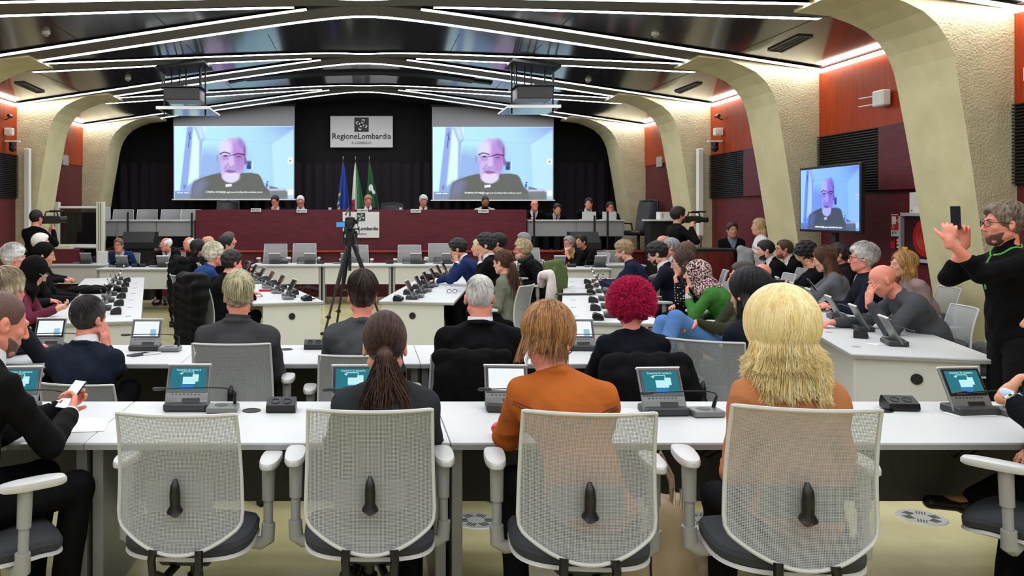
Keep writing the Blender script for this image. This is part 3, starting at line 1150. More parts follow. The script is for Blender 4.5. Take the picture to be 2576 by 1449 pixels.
# ------------------------------------------------ projected video call
def paint_call():
    W_, H_ = 360, 204
    xs = np.linspace(60, 2150, W_)
    ys = np.linspace(1385, 135, H_)
    X, Y = np.meshgrid(xs, ys)
    img = np.zeros((H_, W_, 3))
    def c(*a): return np.array(a, float)
    img[:] = c(186, 236, 246)
    img += (c(-14, -22, -2) * ((X - 700) / 1500).clip(0, 1)[..., None])
    img += (c(-30, -50, -10) * (((X - 1500) / 650) * ((430 - Y) / 300)).clip(0, 1)[..., None])

    def poly(pts, col, soft=10.0, a=1.0):
        P = np.array(pts, float)
        n = len(P)
        ins = np.zeros(X.shape, bool)
        dmin = np.full(X.shape, 1e9)
        for i in range(n):
            x0, y0 = P[i]
            x1, y1 = P[(i + 1) % n]
            cnd = ((y0 > Y) != (y1 > Y)) & (X < (x1 - x0) * (Y - y0) / ((y1 - y0) if abs(y1 - y0) > 1e-9 else 1e-9) + x0)
            ins ^= cnd
            dx, dy = x1 - x0, y1 - y0
            tt = (((X - x0) * dx + (Y - y0) * dy) / max(1e-9, dx * dx + dy * dy)).clip(0, 1)
            dmin = np.minimum(dmin, np.hypot(X - x0 - tt * dx, Y - y0 - tt * dy))
        sd = np.where(ins, dmin, -dmin)
        k = ((sd / soft) * .5 + .5).clip(0, 1)[..., None] * a
        img[:] = img * (1 - k) + c(*col) * k

    def ell(cx, cy, rx, ry, col, soft=.12, a=1.0, rot=0.0):
        ca, sa = math.cos(rot), math.sin(rot)
        dx, dy = X - cx, Y - cy
        u, v = dx * ca + dy * sa, -dx * sa + dy * ca
        d = np.sqrt((u / rx) ** 2 + (v / ry) ** 2)
        k = ((1 - d) / soft + .5).clip(0, 1)[..., None] * a
        img[:] = img * (1 - k) + c(*col) * k
    # window and curtain side
    poly([(60, 135), (290, 135), (170, 1250), (60, 1250)], (205, 246, 250), 14)
    poly([(290, 135), (400, 135), (300, 1250), (165, 1250)], (150, 176, 236), 10)
    poly([(400, 135), (600, 135), (570, 420), (500, 1050), (300, 1150)], (222, 250, 252), 20)
    poly([(400, 135), (550, 135), (600, 370), (560, 400), (530, 1020), (490, 1020), (500, 400)], (160, 190, 240), 14)
    poly([(440, 150), (540, 150), (580, 350), (520, 360)], (205, 228, 250), 20)
    poly([(340, 220), (350, 225), (312, 505), (304, 500)], (60, 70, 130), 8)
    poly([(306, 258), (312, 252), (358, 355), (350, 362)], (60, 70, 130), 8)
    poly([(222, 1140), (262, 1145), (258, 1220), (220, 1215)], (110, 120, 150), 8, .6)
    # corner lines of the room
    poly([(1735, 430), (1760, 430), (1800, 1190), (1785, 1190)], (165, 205, 235), 20, .6)
    poly([(1740, 430), (2150, 170), (2150, 200), (1750, 445)], (165, 195, 240), 16, .8)
    poly([(1760, 440), (2150, 195), (2150, 1240), (1800, 1240)], (196, 238, 248), 25, .7)
    poly([(590, 350), (1740, 420), (1740, 432), (590, 362)], (160, 205, 236), 14, .6)
    # small picture
    poly([(1318, 725), (1438, 728), (1432, 882), (1314, 878)], (225, 245, 250), 8)
    poly([(1322, 730), (1415, 732), (1408, 878), (1318, 875)], (90, 120, 190), 8)
    ell(1368, 780, 20, 26, (70, 80, 120)); ell(1368, 840, 34, 36, (60, 80, 140))
    # books, figurine at right
    poly([(1700, 1222), (1990, 1205), (2010, 1250), (2040, 1260), (2040, 1385), (1700, 1385)], (128, 138, 140), 8)
    poly([(1700, 1222), (1980, 1200), (2005, 1240), (1730, 1246)], (206, 206, 240), 8)
    poly([(1730, 1158), (1800, 1180), (1870, 1195), (1870, 1215), (1720, 1212)], (120, 130, 150), 8)
    poly([(1662, 1115), (1700, 1120), (1695, 1185), (1665, 1180)], (70, 110, 190), 8)
    ell(1690, 1092, 16, 12, (60, 70, 110))
    # shoulders
    poly([(345, 1385), (360, 1210), (405, 1090), (520, 1030), (700, 975), (862, 938), (1000, 1100), (1215, 945), (1400, 938), (1530, 960), (1575, 1010), (1640, 1160), (1700, 1220), (1760, 1385)], (106, 108, 104), 10)
    poly([(345, 1385), (360, 1210), (405, 1090), (560, 1030), (640, 1100), (520, 1385)], (128, 134, 170), 60, .8)
    poly([(60, 1290), (2040, 1290), (2040, 1385), (60, 1385)], (120, 124, 126), 20, .55)
    # head
    poly([(880, 930), (1225, 880), (1200, 1010), (1090, 1110), (960, 1090), (890, 1030)], (190, 170, 220), 10)
    ell(1095, 560, 222, 225, (206, 184, 238), .08)
    ell(1075, 730, 215, 300, (204, 176, 232), .08)
    ell(1050, 880, 175, 225, (206, 186, 236), .1)
    ell(1190, 560, 130, 200, (186, 140, 222), .6, .8)
    ell(1200, 760, 90, 170, (172, 130, 206), .6, .7)
    ell(960, 520, 110, 150, (232, 226, 250), .7, .8)
    ell(1240, 450, 48, 118, (130, 128, 180), .5, .5, -.42)
    ell(1290, 600, 20, 130, (110, 100, 140), .5, .7)
    ell(1305, 740, 24, 62, (150, 110, 160), .3)
    ell(812, 690, 14, 60, (170, 150, 190), .4)
    # glasses, eyes, brows
    poly([(850, 610), (930, 575), (1040, 600), (1040, 616), (930, 592), (858, 626)], (60, 50, 80), 8)
    poly([(1085, 628), (1180, 600), (1285, 618), (1300, 640), (1180, 618), (1090, 644)], (70, 50, 80), 8)
    for q in ((865, 630, 1025, 720), (1100, 645, 1285, 715)):
        poly([(q[0], q[1]), (q[2], q[1]), (q[2] - 10, q[3] - 20), (q[2] - 40, q[3]), (q[0] + 50, q[3])], (164, 130, 196), 8, .55)
    ell(958, 648, 38, 14, (90, 70, 120), .4); ell(1190, 660, 42, 12, (110, 80, 120), .4)
    poly([(1020, 640), (1100, 630), (1100, 640), (1022, 650)], (70, 60, 100), 6)
    # nose, mouth, beard
    poly([(1045, 660), (1090, 640), (1110, 800), (1060, 830), (1000, 800)], (220, 196, 240), 24, .7)
    poly([(1000, 800), (1060, 835), (1120, 800), (1118, 820), (1062, 850), (1005, 820)], (150, 104, 170), 10, .7)
    poly([(930, 862), (1000, 770), (1004, 780), (942, 872)], (130, 84, 160), 8, .7)
    ell(1055, 1010, 150, 95, (228, 220, 244), .35, .9)
    ell(1050, 870, 120, 34, (176, 150, 210), .5, .7)
    poly([(930, 915), (1000, 890), (1130, 905), (1160, 930), (1040, 926)], (110, 80, 150), 10, .8)
    ell(1045, 930, 70, 14, (176, 110, 170), .4)
    # collar
    poly([(955, 1135), (1065, 1128), (1070, 1170), (960, 1184)], (236, 240, 250), 8)
    # window furniture of the call
    poly([(60, 1255), (350, 1255), (362, 1280), (350, 1308), (60, 1308)], (134, 160, 214), 8)
    poly([(2045, 680), (2142, 680), (2142, 782), (2045, 782)], (240, 246, 250), 8)
    ell(2090, 731, 16, 16, (60, 60, 70)); ell(2090, 731, 7, 7, (230, 230, 235))
    poly([(2045, 1225), (2142, 1225), (2142, 1325), (2045, 1325)], (240, 246, 250), 8)
    img[:, :3] = img[:, :3] * .3 + c(220, 240, 250) * .7
    img[-3:] = img[-3:] * .4 + c(210, 235, 250) * .6
    return img.clip(0, 255)


def color_mesh(name, img, m, w_, h_):
    Hn, Wn = img.shape[:2]
    me = bpy.data.meshes.new(name)
    u = np.linspace(-.5, .5, Wn) * w_
    v = np.linspace(-.5, .5, Hn) * h_
    U, V = np.meshgrid(u, v)
    co = np.stack([U.ravel(), np.zeros(U.size), V.ravel()], 1).astype(np.float32)
    idx = np.arange(Hn * Wn).reshape(Hn, Wn)
    q = np.stack([idx[:-1, :-1], idx[:-1, 1:], idx[1:, 1:], idx[1:, :-1]], -1).reshape(-1, 4)
    me.vertices.add(len(co))
    me.vertices.foreach_set('co', co.ravel())
    me.loops.add(q.size)
    me.loops.foreach_set('vertex_index', q.ravel().astype(np.int32))
    me.polygons.add(len(q))
    me.polygons.foreach_set('loop_start', (np.arange(len(q)) * 4).astype(np.int32))
    me.update(calc_edges=True)
    at_ = me.color_attributes.new('Col', 'FLOAT_COLOR', 'POINT')
    s_ = img.reshape(-1, 3) / 255.0
    l_ = np.where(s_ <= .04045, s_ / 12.92, ((s_ + .055) / 1.055) ** 2.4)
    at_.data.foreach_set('color', np.concatenate([l_, np.ones((len(l_), 1))], 1).astype(np.float32).ravel())
    me.materials.append(m)
    return me


def vcol_emission(name, s):
    m = bpy.data.materials.new(name)
    m.use_nodes = True
    nt = m.node_tree
    nt.nodes.clear()
    a = nt.nodes.new('ShaderNodeVertexColor')
    a.layer_name = 'Col'
    e = nt.nodes.new('ShaderNodeEmission')
    e.inputs[1].default_value = s
    o = nt.nodes.new('ShaderNodeOutputMaterial')
    nt.links.new(a.outputs[0], e.inputs[0])
    nt.links.new(e.outputs[0], o.inputs[0])
    return m


IMG = paint_call()
M_call = vcol_emission('projected_picture', .80)
call_me = color_mesh('projected_call', IMG, M_call, 1.0, 1.0)
M_capt = emat('caption_white', (245, 248, 250), .85)


def proj_screen(label, px0, px1, py0, py1, Y, ptop):
    a, b = at(px0, py0, Y), at(px1, py1, Y)
    w_, h_ = b.x - a.x, a.z - b.z
    c_ = Vector(((a.x + b.x) / 2, Y, (a.z + b.z) / 2))
    t = thing('projection_screen', label, 'projection screen', c_, 0, 'projection screens')
    ztop = at(px0, ptop, Y).z
    MB().box((0, .02, (ztop - a.z) / 2 + .0), (w_ + .04, .02, h_ + (ztop - a.z) + .04)).build('screen_cloth', mat('screen_cloth', (120, 122, 124), .8), t)
    o = bpy.data.objects.new('picture', call_me)
    COL.objects.link(o); o.parent = t; o.location = (0, .005, 0); o.scale = (w_, 1, h_)
    text_mesh('27089610748@regione-lombardia.webex.com', .06, M_capt, 'caption', t, (-.0, .0, -h_ / 2 + .155), width=w_ * .475, bold=.0006)
    g = MB()
    for x0_, l_ in ((-.150, .13), (.012, .11)):
        g.box((-w_ / 2 + .22 + x0_ + l_ / 2, .0, -h_ / 2 + .14), (l_, .001, .018))
    g.build('blurred_caption', M_capt, t)
    MB().box((0, .01, -h_ / 2 - .02), (w_ + .1, .05, .03), .004).build('bottom_bar', M_white, t)
    MB().cyl((-w_ / 2 - .05, .04, ztop - c_.z + .05), (w_ / 2 + .05, .04, ztop - c_.z + .05), .05).build('roller_case', M_black, t)
    return t


proj_screen('large projection screen left of the emblem sign, showing a video call', 438, 739, 317, 500, 19.5, 268)
proj_screen('large projection screen right of the emblem sign, showing a video call', 1089, 1391, 319, 502, 19.5, 270)

# television near the right wall
t = thing('television', 'wall-side television showing the video call, right of the middle pillar', 'television', (5.78, 10.34, 0), R(90))
MB().box((0, 0, 1.86), (1.36, .05, .83), .006).build('bezel', M_cblack, t)
o = bpy.data.objects.new('picture', color_mesh('tv_call', np.clip(IMG * np.array([.80, .86, 1.06]) - 8, 0, 255), vcol_emission('tv_picture', .85), 1.0, 1.0))
COL.objects.link(o); o.parent = t; o.location = (0, -.028, 1.86); o.scale = (-1.3, 1, .77)
o.rotation_euler = (0, 0, 0); o.scale = (1.3, 1, .77)
text_mesh('27089610748@regione-lombardia.webex.com', .03, M_capt, 'caption', t, (0, -.03, 1.51), width=.6)
MB().box((0, .06, .95), (.09, .05, 1.9), .004).build('stand_pole', M_black, t)
MB().box((0, .06, .02), (.9, .5, .03), .004).build('stand_base', M_black, t)
t.rotation_euler = (0, 0, R(-90))

# ------------------------------------------------ flags
def flag(label, px_, paint, lean):
    Y = 19.25
    p = at(px_, 400, Y)
    t = thing('flag', label, 'flag', (p.x, Y, 0), 0, 'flags on poles')
    MB().cyl((lean * .5, .03, ZP), (0, 0, p.z - .04), .012).build('pole', mat('flag_pole_wood', (70, 50, 34), .5), t, smooth=True)
    g = MB()
    g.lathe([(.004, .06), (.018, .03), (.006, .01), (.02, -.01), (.005, -.04)], (0, 0, p.z), 10)
    g.build('finial', M_metal, t, smooth=True)
    n, m_ = 44, 60
    me = bpy.data.meshes.new('cloth')
    vs, cs, fs = [], [], []
    z1, z0 = p.z - .12, p.z - 1.28
    for j in range(m_):
        v = j / (m_ - 1)
        z = z1 + (z0 - z1) * v
        wd = .03 + .30 * v ** .8
        for i in range(n):
            u = i / (n - 1)
            x = (u - .35) * wd + lean * v * .3
            y = -.03 + .05 * v * math.sin(u * 16 + 2 * v) - .05 * v * math.sin(u * pi)
            vs.append((x, y, z + .04 * math.sin(u * 3)))
            cs.append(paint(u, v))
    for j in range(m_ - 1):
        for i in range(n - 1):
            fs.append((j * n + i, j * n + i + 1, (j + 1) * n + i + 1, (j + 1) * n + i))
    me.from_pydata(vs, [], fs)
    ca = me.color_attributes.new('Col', 'FLOAT_COLOR', 'POINT')
    ca.data.foreach_set('color', np.array([lin(q) for q in cs], np.float32).ravel())
    if 'flagcloth' not in _M:
        m = mat('flagcloth', (255, 255, 255), .8)
        a = m.node_tree.nodes.new('ShaderNodeVertexColor')
        a.layer_name = 'Col'
        m.node_tree.links.new(a.outputs[0], m.node_tree.nodes['Principled BSDF'].inputs['Base Color'])
    me.materials.append(_M['flagcloth'])
    me.polygons.foreach_set('use_smooth', [True] * len(me.polygons))
    o = bpy.data.objects.new('cloth', me)
    COL.objects.link(o); o.parent = t


def star(u, v, cu, cv, r):
    dx, dy = (u - cu) * .3, (v - cv) * 1.1
    d = math.hypot(dx, dy)
    a = math.atan2(dx, -dy)
    return d < r * (.62 + .38 * math.cos(5 * a))


flag('blue flag with yellow stars on a pole, leftmost behind the dais', 863, lambda u, v: (230, 200, 60) if any(star(u, v, a, b, .045) for a, b in ((.12, .62), (.10, .78), (.2, .9))) else (28, 62, 140), -.16)
flag('green white and red flag on a pole, middle of the three', 894, lambda u, v: (44, 110, 62) if u > .42 else ((225, 220, 212) if v < .72 or u > .3 else (170, 30, 70)), .03)
flag('green flag with a white pinwheel on a pole, rightmost of three', 929, lambda u, v: (225, 230, 222) if math.hypot((u - .45) * .3, (v - .5) * 1.1) < .075 or math.hypot((u - .72) * .3, (v - .58) * 1.1) < .05 else (26, 84, 46), .10)

# ------------------------------------------------ projector lifts
def projector(label, pxl, pxr, Y):
    x0, x1 = (pxl - PX) / F * Y, (pxr - PX) / F * Y
    cx, w_ = (x0 + x1) / 2, x1 - x0
    zt = zc(cx) - .01
    t = thing('projector_lift', label, 'projector', (cx, Y, 0), 0, 'ceiling projector lifts')
    slope = -.1317 * (1 if cx > 0 else -1)
    MB().box((0, 0, zt - .05), (w_ + .08, .75, .05), .004, Matrix.Rotation(-math.atan(slope) * 1, 4, 'Y')).build('mounting_plate', M_black, t)
    for x in (-.46, -.34, -.15, .0, .32, .43):
        MB().box((x * w_ / .72 * .72, -.2 if abs(x) > .4 else .1, zt - .22), (.022, .022, .42)).build('lift_rod', M_black, t)
    for x in (-.48, .48):
        MB().box((x * w_, .0, zt - .42), (.025, .025, .8)).build('lift_post', M_black, t)
    g = MB()
    g.box((0, 0, zt - .5), (w_ * .82, .5, .2), .01)
    g.cyl((-w_ * .2, .25, zt - .5), (-w_ * .2, .3, zt - .5), .06)
    g.box((0, 0, zt - .39), (w_ * .96, .6, .02))
    g.build('projector_body', M_cblack, t)
    g = MB()
    g.box((0, .35, zt - .72), (w_ + .1, 1.0, .02))
    g.build('ceiling_flap', M_ceil, t)
    g = MB()
    g.box((0, -.16, zt - .715), (w_ + .16, .03, .05), .002)
    g.box((w_ / 2 + .06, .35, zt - .715), (.03, 1.02, .03), .002)
    g.box((-w_ / 2 - .06, .35, zt - .715), (.03, 1.02, .03), .002)
    g.build('flap_trim', M_white, t)


projector('black projector lift hanging from the ceiling, left one', 411, 519, 13.6)
projector('black projector lift hanging from the ceiling, right one', 1285, 1393, 13.6)

# slot of the retracted screen, vents and detectors on the ceiling
g = MB()
pts = [onceil(a, b, -.03) for a, b in ((576, 209), (617, 201), (700, 195), (800, 188), (860, 186), (915, 185), (960, 185), (1050, 190), (1120, 196), (1190, 206), (1237, 212))]
for i in range(len(pts) - 1):
    a, b = pts[i], pts[i + 1]
    wd = .10 if i in (0, len(pts) - 2) else .2
    g.add([a + Vector((0, -wd, 0)), a + Vector((0, wd, 0)), b + Vector((0, wd, 0)), b + Vector((0, -wd, 0)),
           a + Vector((0, -wd, .05)), a + Vector((0, wd, .05)), b + Vector((0, wd, .05)), b + Vector((0, -wd, .05))],
          [(0, 1, 2, 3), (4, 7, 6, 5), (0, 3, 7, 4), (1, 5, 6, 2), (0, 4, 5, 1), (3, 2, 6, 7)])
tag(g.build('screen_track', M_black), 'long black track on the ceiling between the two projector lifts', 'track')


def cvent(label, q, n=1):
    P = [onceil(a, b, -.008) for a, b in q]
    t = thing('ceiling_vent', label, 'vent', (0, 0, 0), 0, 'ceiling vents')
    g = MB()
    g.add([p for p in P] + [p + Vector((0, 0, .006)) for p in P], [(0, 1, 2, 3), (4, 5, 6, 7), (0, 1, 5, 4), (1, 2, 6, 5), (2, 3, 7, 6), (3, 0, 4, 7)])
    g.build('grille', M_black, t)
    g = MB()
    for i in range(4):
        g.tube([P[i] - Vector((0, 0, .004)), P[(i + 1) % 4] - Vector((0, 0, .004))], .012, 4)
    a, b = (P[0] + P[1]) / 2, (P[3] + P[2]) / 2
    for k in (.33, .66):
        g.tube([P[0].lerp(P[3], k) - Vector((0, 0, .004)), P[1].lerp(P[2], k) - Vector((0, 0, .004))], .006, 4)
    g.build('frame', mat('vent_frame', (96, 92, 86), .5), t)


cvent('black ceiling vent at upper right, the larger one', [(1932, 126), (2008, 90), (2044, 92), (1968, 130)])
cvent('black ceiling vent at right, the smaller one', [(1697, 230), (1752, 209), (1766, 210), (1712, 234)])
cvent('black ceiling vent at upper left', [(36, 209), (60, 208), (112, 231), (92, 233)])
for px_, py_, lab in ((116, 79, 'white smoke detector on the ceiling, upper left'), (1649, 82, 'white smoke detector on the ceiling, upper right'),
                      (322, 195, 'white smoke detector behind the left end of the V rib'), (1480, 199, 'white smoke detector right of the right projector lift')):
    p = onceil(px_, py_, -.0)
    t = thing('smoke_detector', lab, 'smoke detector', p, 0, 'smoke detectors')
    MB().lathe([(.05, 0.02), (.05, -.03), (.045, -.035)], (0, 0, 0), 20).build('base', M_white, t, smooth=True)
    MB().lathe([(.03, -.03), (.032, -.05), (.02, -.062)], (0, 0, 0), 16).build('sensor', M_legp, t, smooth=True)

# ------------------------------------------------ fittings on the side walls
def wallY(px_, X):
    return X * F / (px_ - PX)


def wz(py_, Y):
    return H - (py_ - PY) / F * Y


for s, sn in ((1, 'right'), (-1, 'left')):
    X = s * 6.02
    Y = 14.95
    zt, zb = 2.84, 1.28
    t = thing('column_speaker', 'slim white column speaker on the %s wall' % sn, 'speaker', (X, Y, 0), 0, 'column speakers')
    MB().box((0, 0, (zt + zb) / 2), (.10, .10, zt - zb), .01).build('housing', M_white, t)
    MB().box((0, -.052, (zt + zb) / 2), (.08, .004, zt - zb - .04)).build('grille', M_signw, t)
    MB().cyl((0, 0, zb), (0, 0, .02), .03).build('pole', M_metal, t)
    MB().cyl((0, 0, 0), (0, 0, .02), .16).build('base_plate', M_metal, t)
    t = thing('dome_camera', 'black ceiling-style camera on a white bracket above the %s column speaker' % sn, 'camera', (s * 6.14, 14.6, 2.92), 0, 'wall cameras')
    MB().box((0, 0, .02), (.24, .1, .03), .004).build('bracket', M_white, t)
    g = MB()
    g.cyl((0, 0, 0), (0, 0, -.06), .06); g.ball((0, 0, -.1), .065)
    g.build('camera_head', M_cblack, t, smooth=True)
    t = thing('wall_bracket_box', 'white box on a bracket above the camera, %s wall' % sn, 'wall box', (s * 6.2, 14.6, 3.11), 0, 'wall boxes')
    MB().box((0, 0, 0), (.14, .12, .13), .012).build('box', M_white, t)
    MB().box((-s * .02, -.065, 0), (.07, .02, .08), .006).build('cover', M_signw, t)
    t = thing('bullet_camera', 'small black camera on an arm high on the %s wall' % sn, 'camera', (s * 6.2, 14.6, 3.36), 0, 'bullet cameras')
    g = MB()
    g.cyl((-s * .02, -.08, .02), (-s * .02, .05, .02), .03)
    g.build('camera_head', M_cblack, t)
    MB().tube([(-s * .02, 0, 0), (s * .09, 0, -.05)], .01).build('arm', M_darkm, t)

t = thing('wireless_access_point', 'white access point with two thin brackets on the wood wall', 'wall box', (6.2, 10.0, 3.06))
MB().box((0, 0, 0), (.1, .22, .19), .015).build('housing', M_white, t)
for z in (-.05, .05):
    MB().tube([(.05, .08, z), (-.02, .42, z)], .008).build('bracket', M_white, t)
t = thing('emergency_light', 'white emergency lamp box high at the right edge', 'lamp', (6.2, 7.65, 2.98))
MB().box((0, 0, 0), (.08, .3, .15), .01).build('housing', M_white, t)
MB().box((-.042, 0, 0), (.006, .27, .12)).build('diffuser', emat('lamp_white', (240, 255, 245), 2.0), t)
for s, px_, py_ in ((1, 1660, 407), (-1, 163, 403)):
    Y = wallY(px_, s * 6.28)
    t = thing('air_grille', 'small pale air grille on the %s wall near the stage' % ('right' if s > 0 else 'left'), 'vent', (s * 6.27, Y, wz(py_, Y)), 0, 'small wall grilles')
    MB().box((0, 0, 0), (.02, .34, .22), .003).build('frame', M_legp, t)
    g = MB()
    for k in range(7):
        g.box((-s * .012, 0, -.08 + k * .027), (.006, .3, .008))
    g.build('slats', M_signw, t)

# fire point on the right wall
M_red = mat('signal_red', (190, 22, 34), .45)
Y = wallY(2257, 6.28)
t = thing('fire_hose_sign', 'red fire hose sign reading N 07, beside the hose cabinet', 'sign', (6.27, Y, wz(567, Y)), R(-90))
MB().box((0, 0, .0), (.19, .012, .26), .003).build('plate', M_signw, t)
MB().box((0, -.0075, .035), (.172, .003, .18)).build('red_field', M_red, t)
g = MB()
g.box((-.03, -.0105, .06), (.07, .003, .09)); g.box((.03, -.0105, .055), (.05, .003, .012)); g.cyl((.055, -.009, .055), (.055, -.012, .055), .02)
g.box((-.045, -.0105, -.01), (.01, .003, .06))
g.build('pictogram', M_signw, t)
text_mesh('N°07', .05, M_ink, 'lettering', t, (-.02, -.0075, -.09), width=.1)
for (px_, py_, w_, h_, lab) in ((2263, 612, .085, .115, 'small red and white notice under the fire hose sign'), (2247, 616, .07, .085, 'tiny dark red notice left of the red notice')):
    Y = wallY(px_, 6.28)
    t = thing('fire_notice', lab, 'sign', (6.275, Y, wz(py_, Y)), R(-90), 'small red notices')
    MB().box((0, 0, 0), (w_, .008, h_), .001).build('plate', M_red, t)
    if w_ > .08:
        g = MB()
        for a in (-.02, .02):
            for b in (.035, .0):
                g.box((a, -.005, b), (.028, .002, .024))
        g.box((0, -.005, -.045), (.075, .002, .018))
        g.build('pictogram', M_signw, t)
t = thing('fire_hose_cabinet', 'glazed fire hose cabinet with red reel, partly behind the right pillar', 'cabinet', (6.27, 9.37, wz(598, 9.37)), R(-90))
g = MB()
for s in (-1, 1):
    g.box((s * .325, -.02, 0), (.04, .06, .56), .004); g.box((0, -.02, s * .26), (.69, .06, .04), .004)
g.build('frame', mat('cabinet_grey', (170, 165, 168), .4), t)
MB().box((0, .0, 0), (.63, .01, .5)).build('back_panel', mat('cabinet_dark', (60, 14, 22), .5), t)
g = MB()
g.cyl((.1, -.01, 0), (.1, -.035, 0), .21, n=40)
g.build('hose_reel', M_red, t)
g = MB()
for r_ in (.06, .08, .1, .12, .14):
    g.tube([(.1 + r_ * math.cos(a), -.037, r_ * math.sin(a)) for a in np.linspace(0, 2 * pi, 30)], .005, 5, False)
g.build('hose', mat('hose_orange', (200, 80, 50), .5), t)
gl = mat('cabinet_glass', (40, 30, 32), .03, alpha=.10)
MB().box((0, -.048, 0), (.61, .004, .48)).build('glass', gl, t)
MB().box((-.22, -.055, -.17), (.1, .003, .12)).build('yellow_sticker', mat('sticker_yellow', (235, 200, 20), .5), t)
MB().box((-.22, -.058, -.185), (.09, .002, .045)).build('orange_label', mat('sticker_orange', (230, 90, 20), .5), t)
Y = wallY(2310, 6.28)
t = thing('paper_notice', 'white paper notice above the hose cabinet, by the pillar', 'notice', (6.275, Y, wz(510, Y)), R(-90))
MB().box((0, 0, 0), (.28, .006, .24), .001).build('sheet', M_signw, t)
g = MB()
for i in range(5):
    g.box((.02, -.004, .08 - i * .025), (.18, .001, .002))
g.box((-.10, -.004, -.09), (.03, .001, .025))
g.build('print', mat('print_grey', (130, 130, 130), .6), t)

# ------------------------------------------------ platform lift at the left
t = thing('platform_lift', 'pale framed platform lift with glass sides, left before the stage', 'lift', (0, 0, 0))
M_cream = mat('cream_paint', (214, 216, 190), .45)
Yl = 16.25
for a, b in ((125, 150), (244, 263)):
    x0, x1 = (a - PX) / F * Yl, (b - PX) / F * Yl
    zt = wz(508, Yl)
    MB().box(((x0 + x1) / 2, Yl, zt / 2), (x1 - x0, .12, zt), .006).build('post', M_cream, t)
    g = MB()
    for k in (.35, .6):
        g.box((x0 + (x1 - x0) * k, Yl - .062, zt / 2), (.012, .004, zt - .04))
    g.build('post_groove', mat('groove_dark', (90, 92, 84), .6), t)
x0, x1 = (150 - PX) / F * Yl, (244 - PX) / F * Yl
for py_, r_ in ((522, .022), (617, .022), (621, .03)):
    z = wz(py_, Yl)
    MB().cyl((x0, Yl - .03, z), (x1, Yl - .03, z), r_).build('rail', M_white, t, smooth=True)
MB().box(((x0 + x1) / 2, Yl + .03, (wz(519, Yl) + .35) / 2), (x1 - x0, .01, wz(519, Yl) - .35)).build('glass_pane', mat('smoked_glass', (20, 20, 24), .05, alpha=.55), t)
MB().box(((x0 + x1) / 2, Yl + .35, wz(583, Yl) - .1), (x1 - x0 - .04, .02, .95)).build('cabin_wall', M_black, t)
MB().box((x1 + .14, Yl - .1, .5), (.2, .1, .9), .01).build('control_post', M_white, t)
t = thing('copier_box', 'light grey office machine on the stage desk behind the lift', 'machine', ((245 - PX) / F * 17.75, 17.78, 1.545))
MB().box((0, 0, .14), (.44, .4, .27), .02).build('body', mat('machine_grey', (160, 164, 166), .5), t)
MB().box((0, -.2, .2), (.38, .01, .06), .003).build('tray', M_legp, t)

# monitor speakers on the stage edge
for px_, py_, w_, lab in ((352, 606, .62, 'black wedge speaker behind the old man, left of the dais'), (1468, 606, .55, 'black wedge speaker behind the young man in black')):
    Y = 16.35
    p = at(px_, py_, Y)
    t = thing('stage_monitor', lab, 'speaker', (p.x, Y, 0), 0, 'black wedge speakers')
    MB().prism([(-.22, 1.0), (.22, 1.0), (.22, 1.32), (-.02, 1.32), (-.22, 1.12)], -w_ / 2, w_ / 2, 'x').build('housing', M_black, t)
    MB().box((0, 0, .5), (w_ * .8, .3, 1.0), .005).build('stand', M_black, t)

# small table with white box, lectern
t = thing('side_table', 'small white-topped table carrying a white box, right of the stage', 'table', ((1662 - PX) / F * 16.48, 16.48, 0))
MB().box((0, 0, 1.545), (.6, .44, .03), .003).build('table_top', M_top, t)
MB().box((0, .05, .76), (.5, .32, 1.53), .003).build('cabinet_body', M_black, t)
t = thing('document_box', 'white box standing on the small table beside the cameraman', 'box', ((1672 - PX) / F * 16.48, 16.48, 1.56))
MB().box((0, 0, .075), (.26, .22, .15), .003).build('carton', M_signw, t)
MB().box((-.08, -.112, .075), (.03, .003, .1)).build('print', M_legp, t)
t = thing('lectern', 'curved mahogany lectern with black top, right behind the headscarf woman', 'lectern', ((1782 - PX) / F * 13.2, 13.2, 0))
g = MB()
g.grid(lambda u, v: (.36 * math.sin((u - .5) * 2.2) / math.sin(1.1), -.05 - .18 * math.cos((u - .5) * 2.2) , 1.1 * v), 20, 4)
g.grid(lambda u, v: (.34 * math.sin((u - .5) * 2.2) / math.sin(1.1), -.02 - .18 * math.cos((u - .5) * 2.2) , 1.1 * v), 20, 4)
g.build('body', mat('lectern_wood', (110, 40, 30), .3, c2=(90, 30, 24), cscale=5, cstretch=(8, 8, .5)), t, smooth=True, fixn=False)
MB().box((0, 0, 1.115), (.76, .5, .03), .01).build('top', M_black, t)
MB().box((.3, .15, .55), (.05, .2, 1.1)).build('support', M_black, t)

# floor outlet discs
M_disc = mat('outlet_disc', (176, 178, 172), .35, metal=.2)
for px_, py_, lab in ((1198, 1310, 'round slotted floor outlet left of the handbag'), (1768, 1308, 'round slotted floor outlet right of the handbag'), (2318, 1302, 'round slotted floor outlet below the raised shoe')):
    p = onz(px_, py_, 0)
    t = thing('floor_outlet', lab, 'floor outlet', p, 0, 'round floor outlets')
    MB().lathe([(.0, .003), (.12, .004), (.125, 0.0)], (0, 0, 0), 32).build('disc', M_disc, t)
    g = MB()
    for k in range(6):
        a = pi / 3 * k
        for j in range(4):
            c_ = Vector((math.cos(a) * .07, math.sin(a) * .07, .0046)) + Vector((-math.sin(a), math.cos(a), 0)) * (j - 1.5) * .013
            g.box(c_, (.045, .005, .001), 0, Matrix.Rotation(a, 3, 'Z'))
    g.build('slots', M_black, t)
# ================================================================ people: smooth implicit bodies
def V3(*a):
    return np.array(a, float)


def nrm(v):
    v = np.asarray(v, float)
    return v / max(1e-9, np.linalg.norm(v))


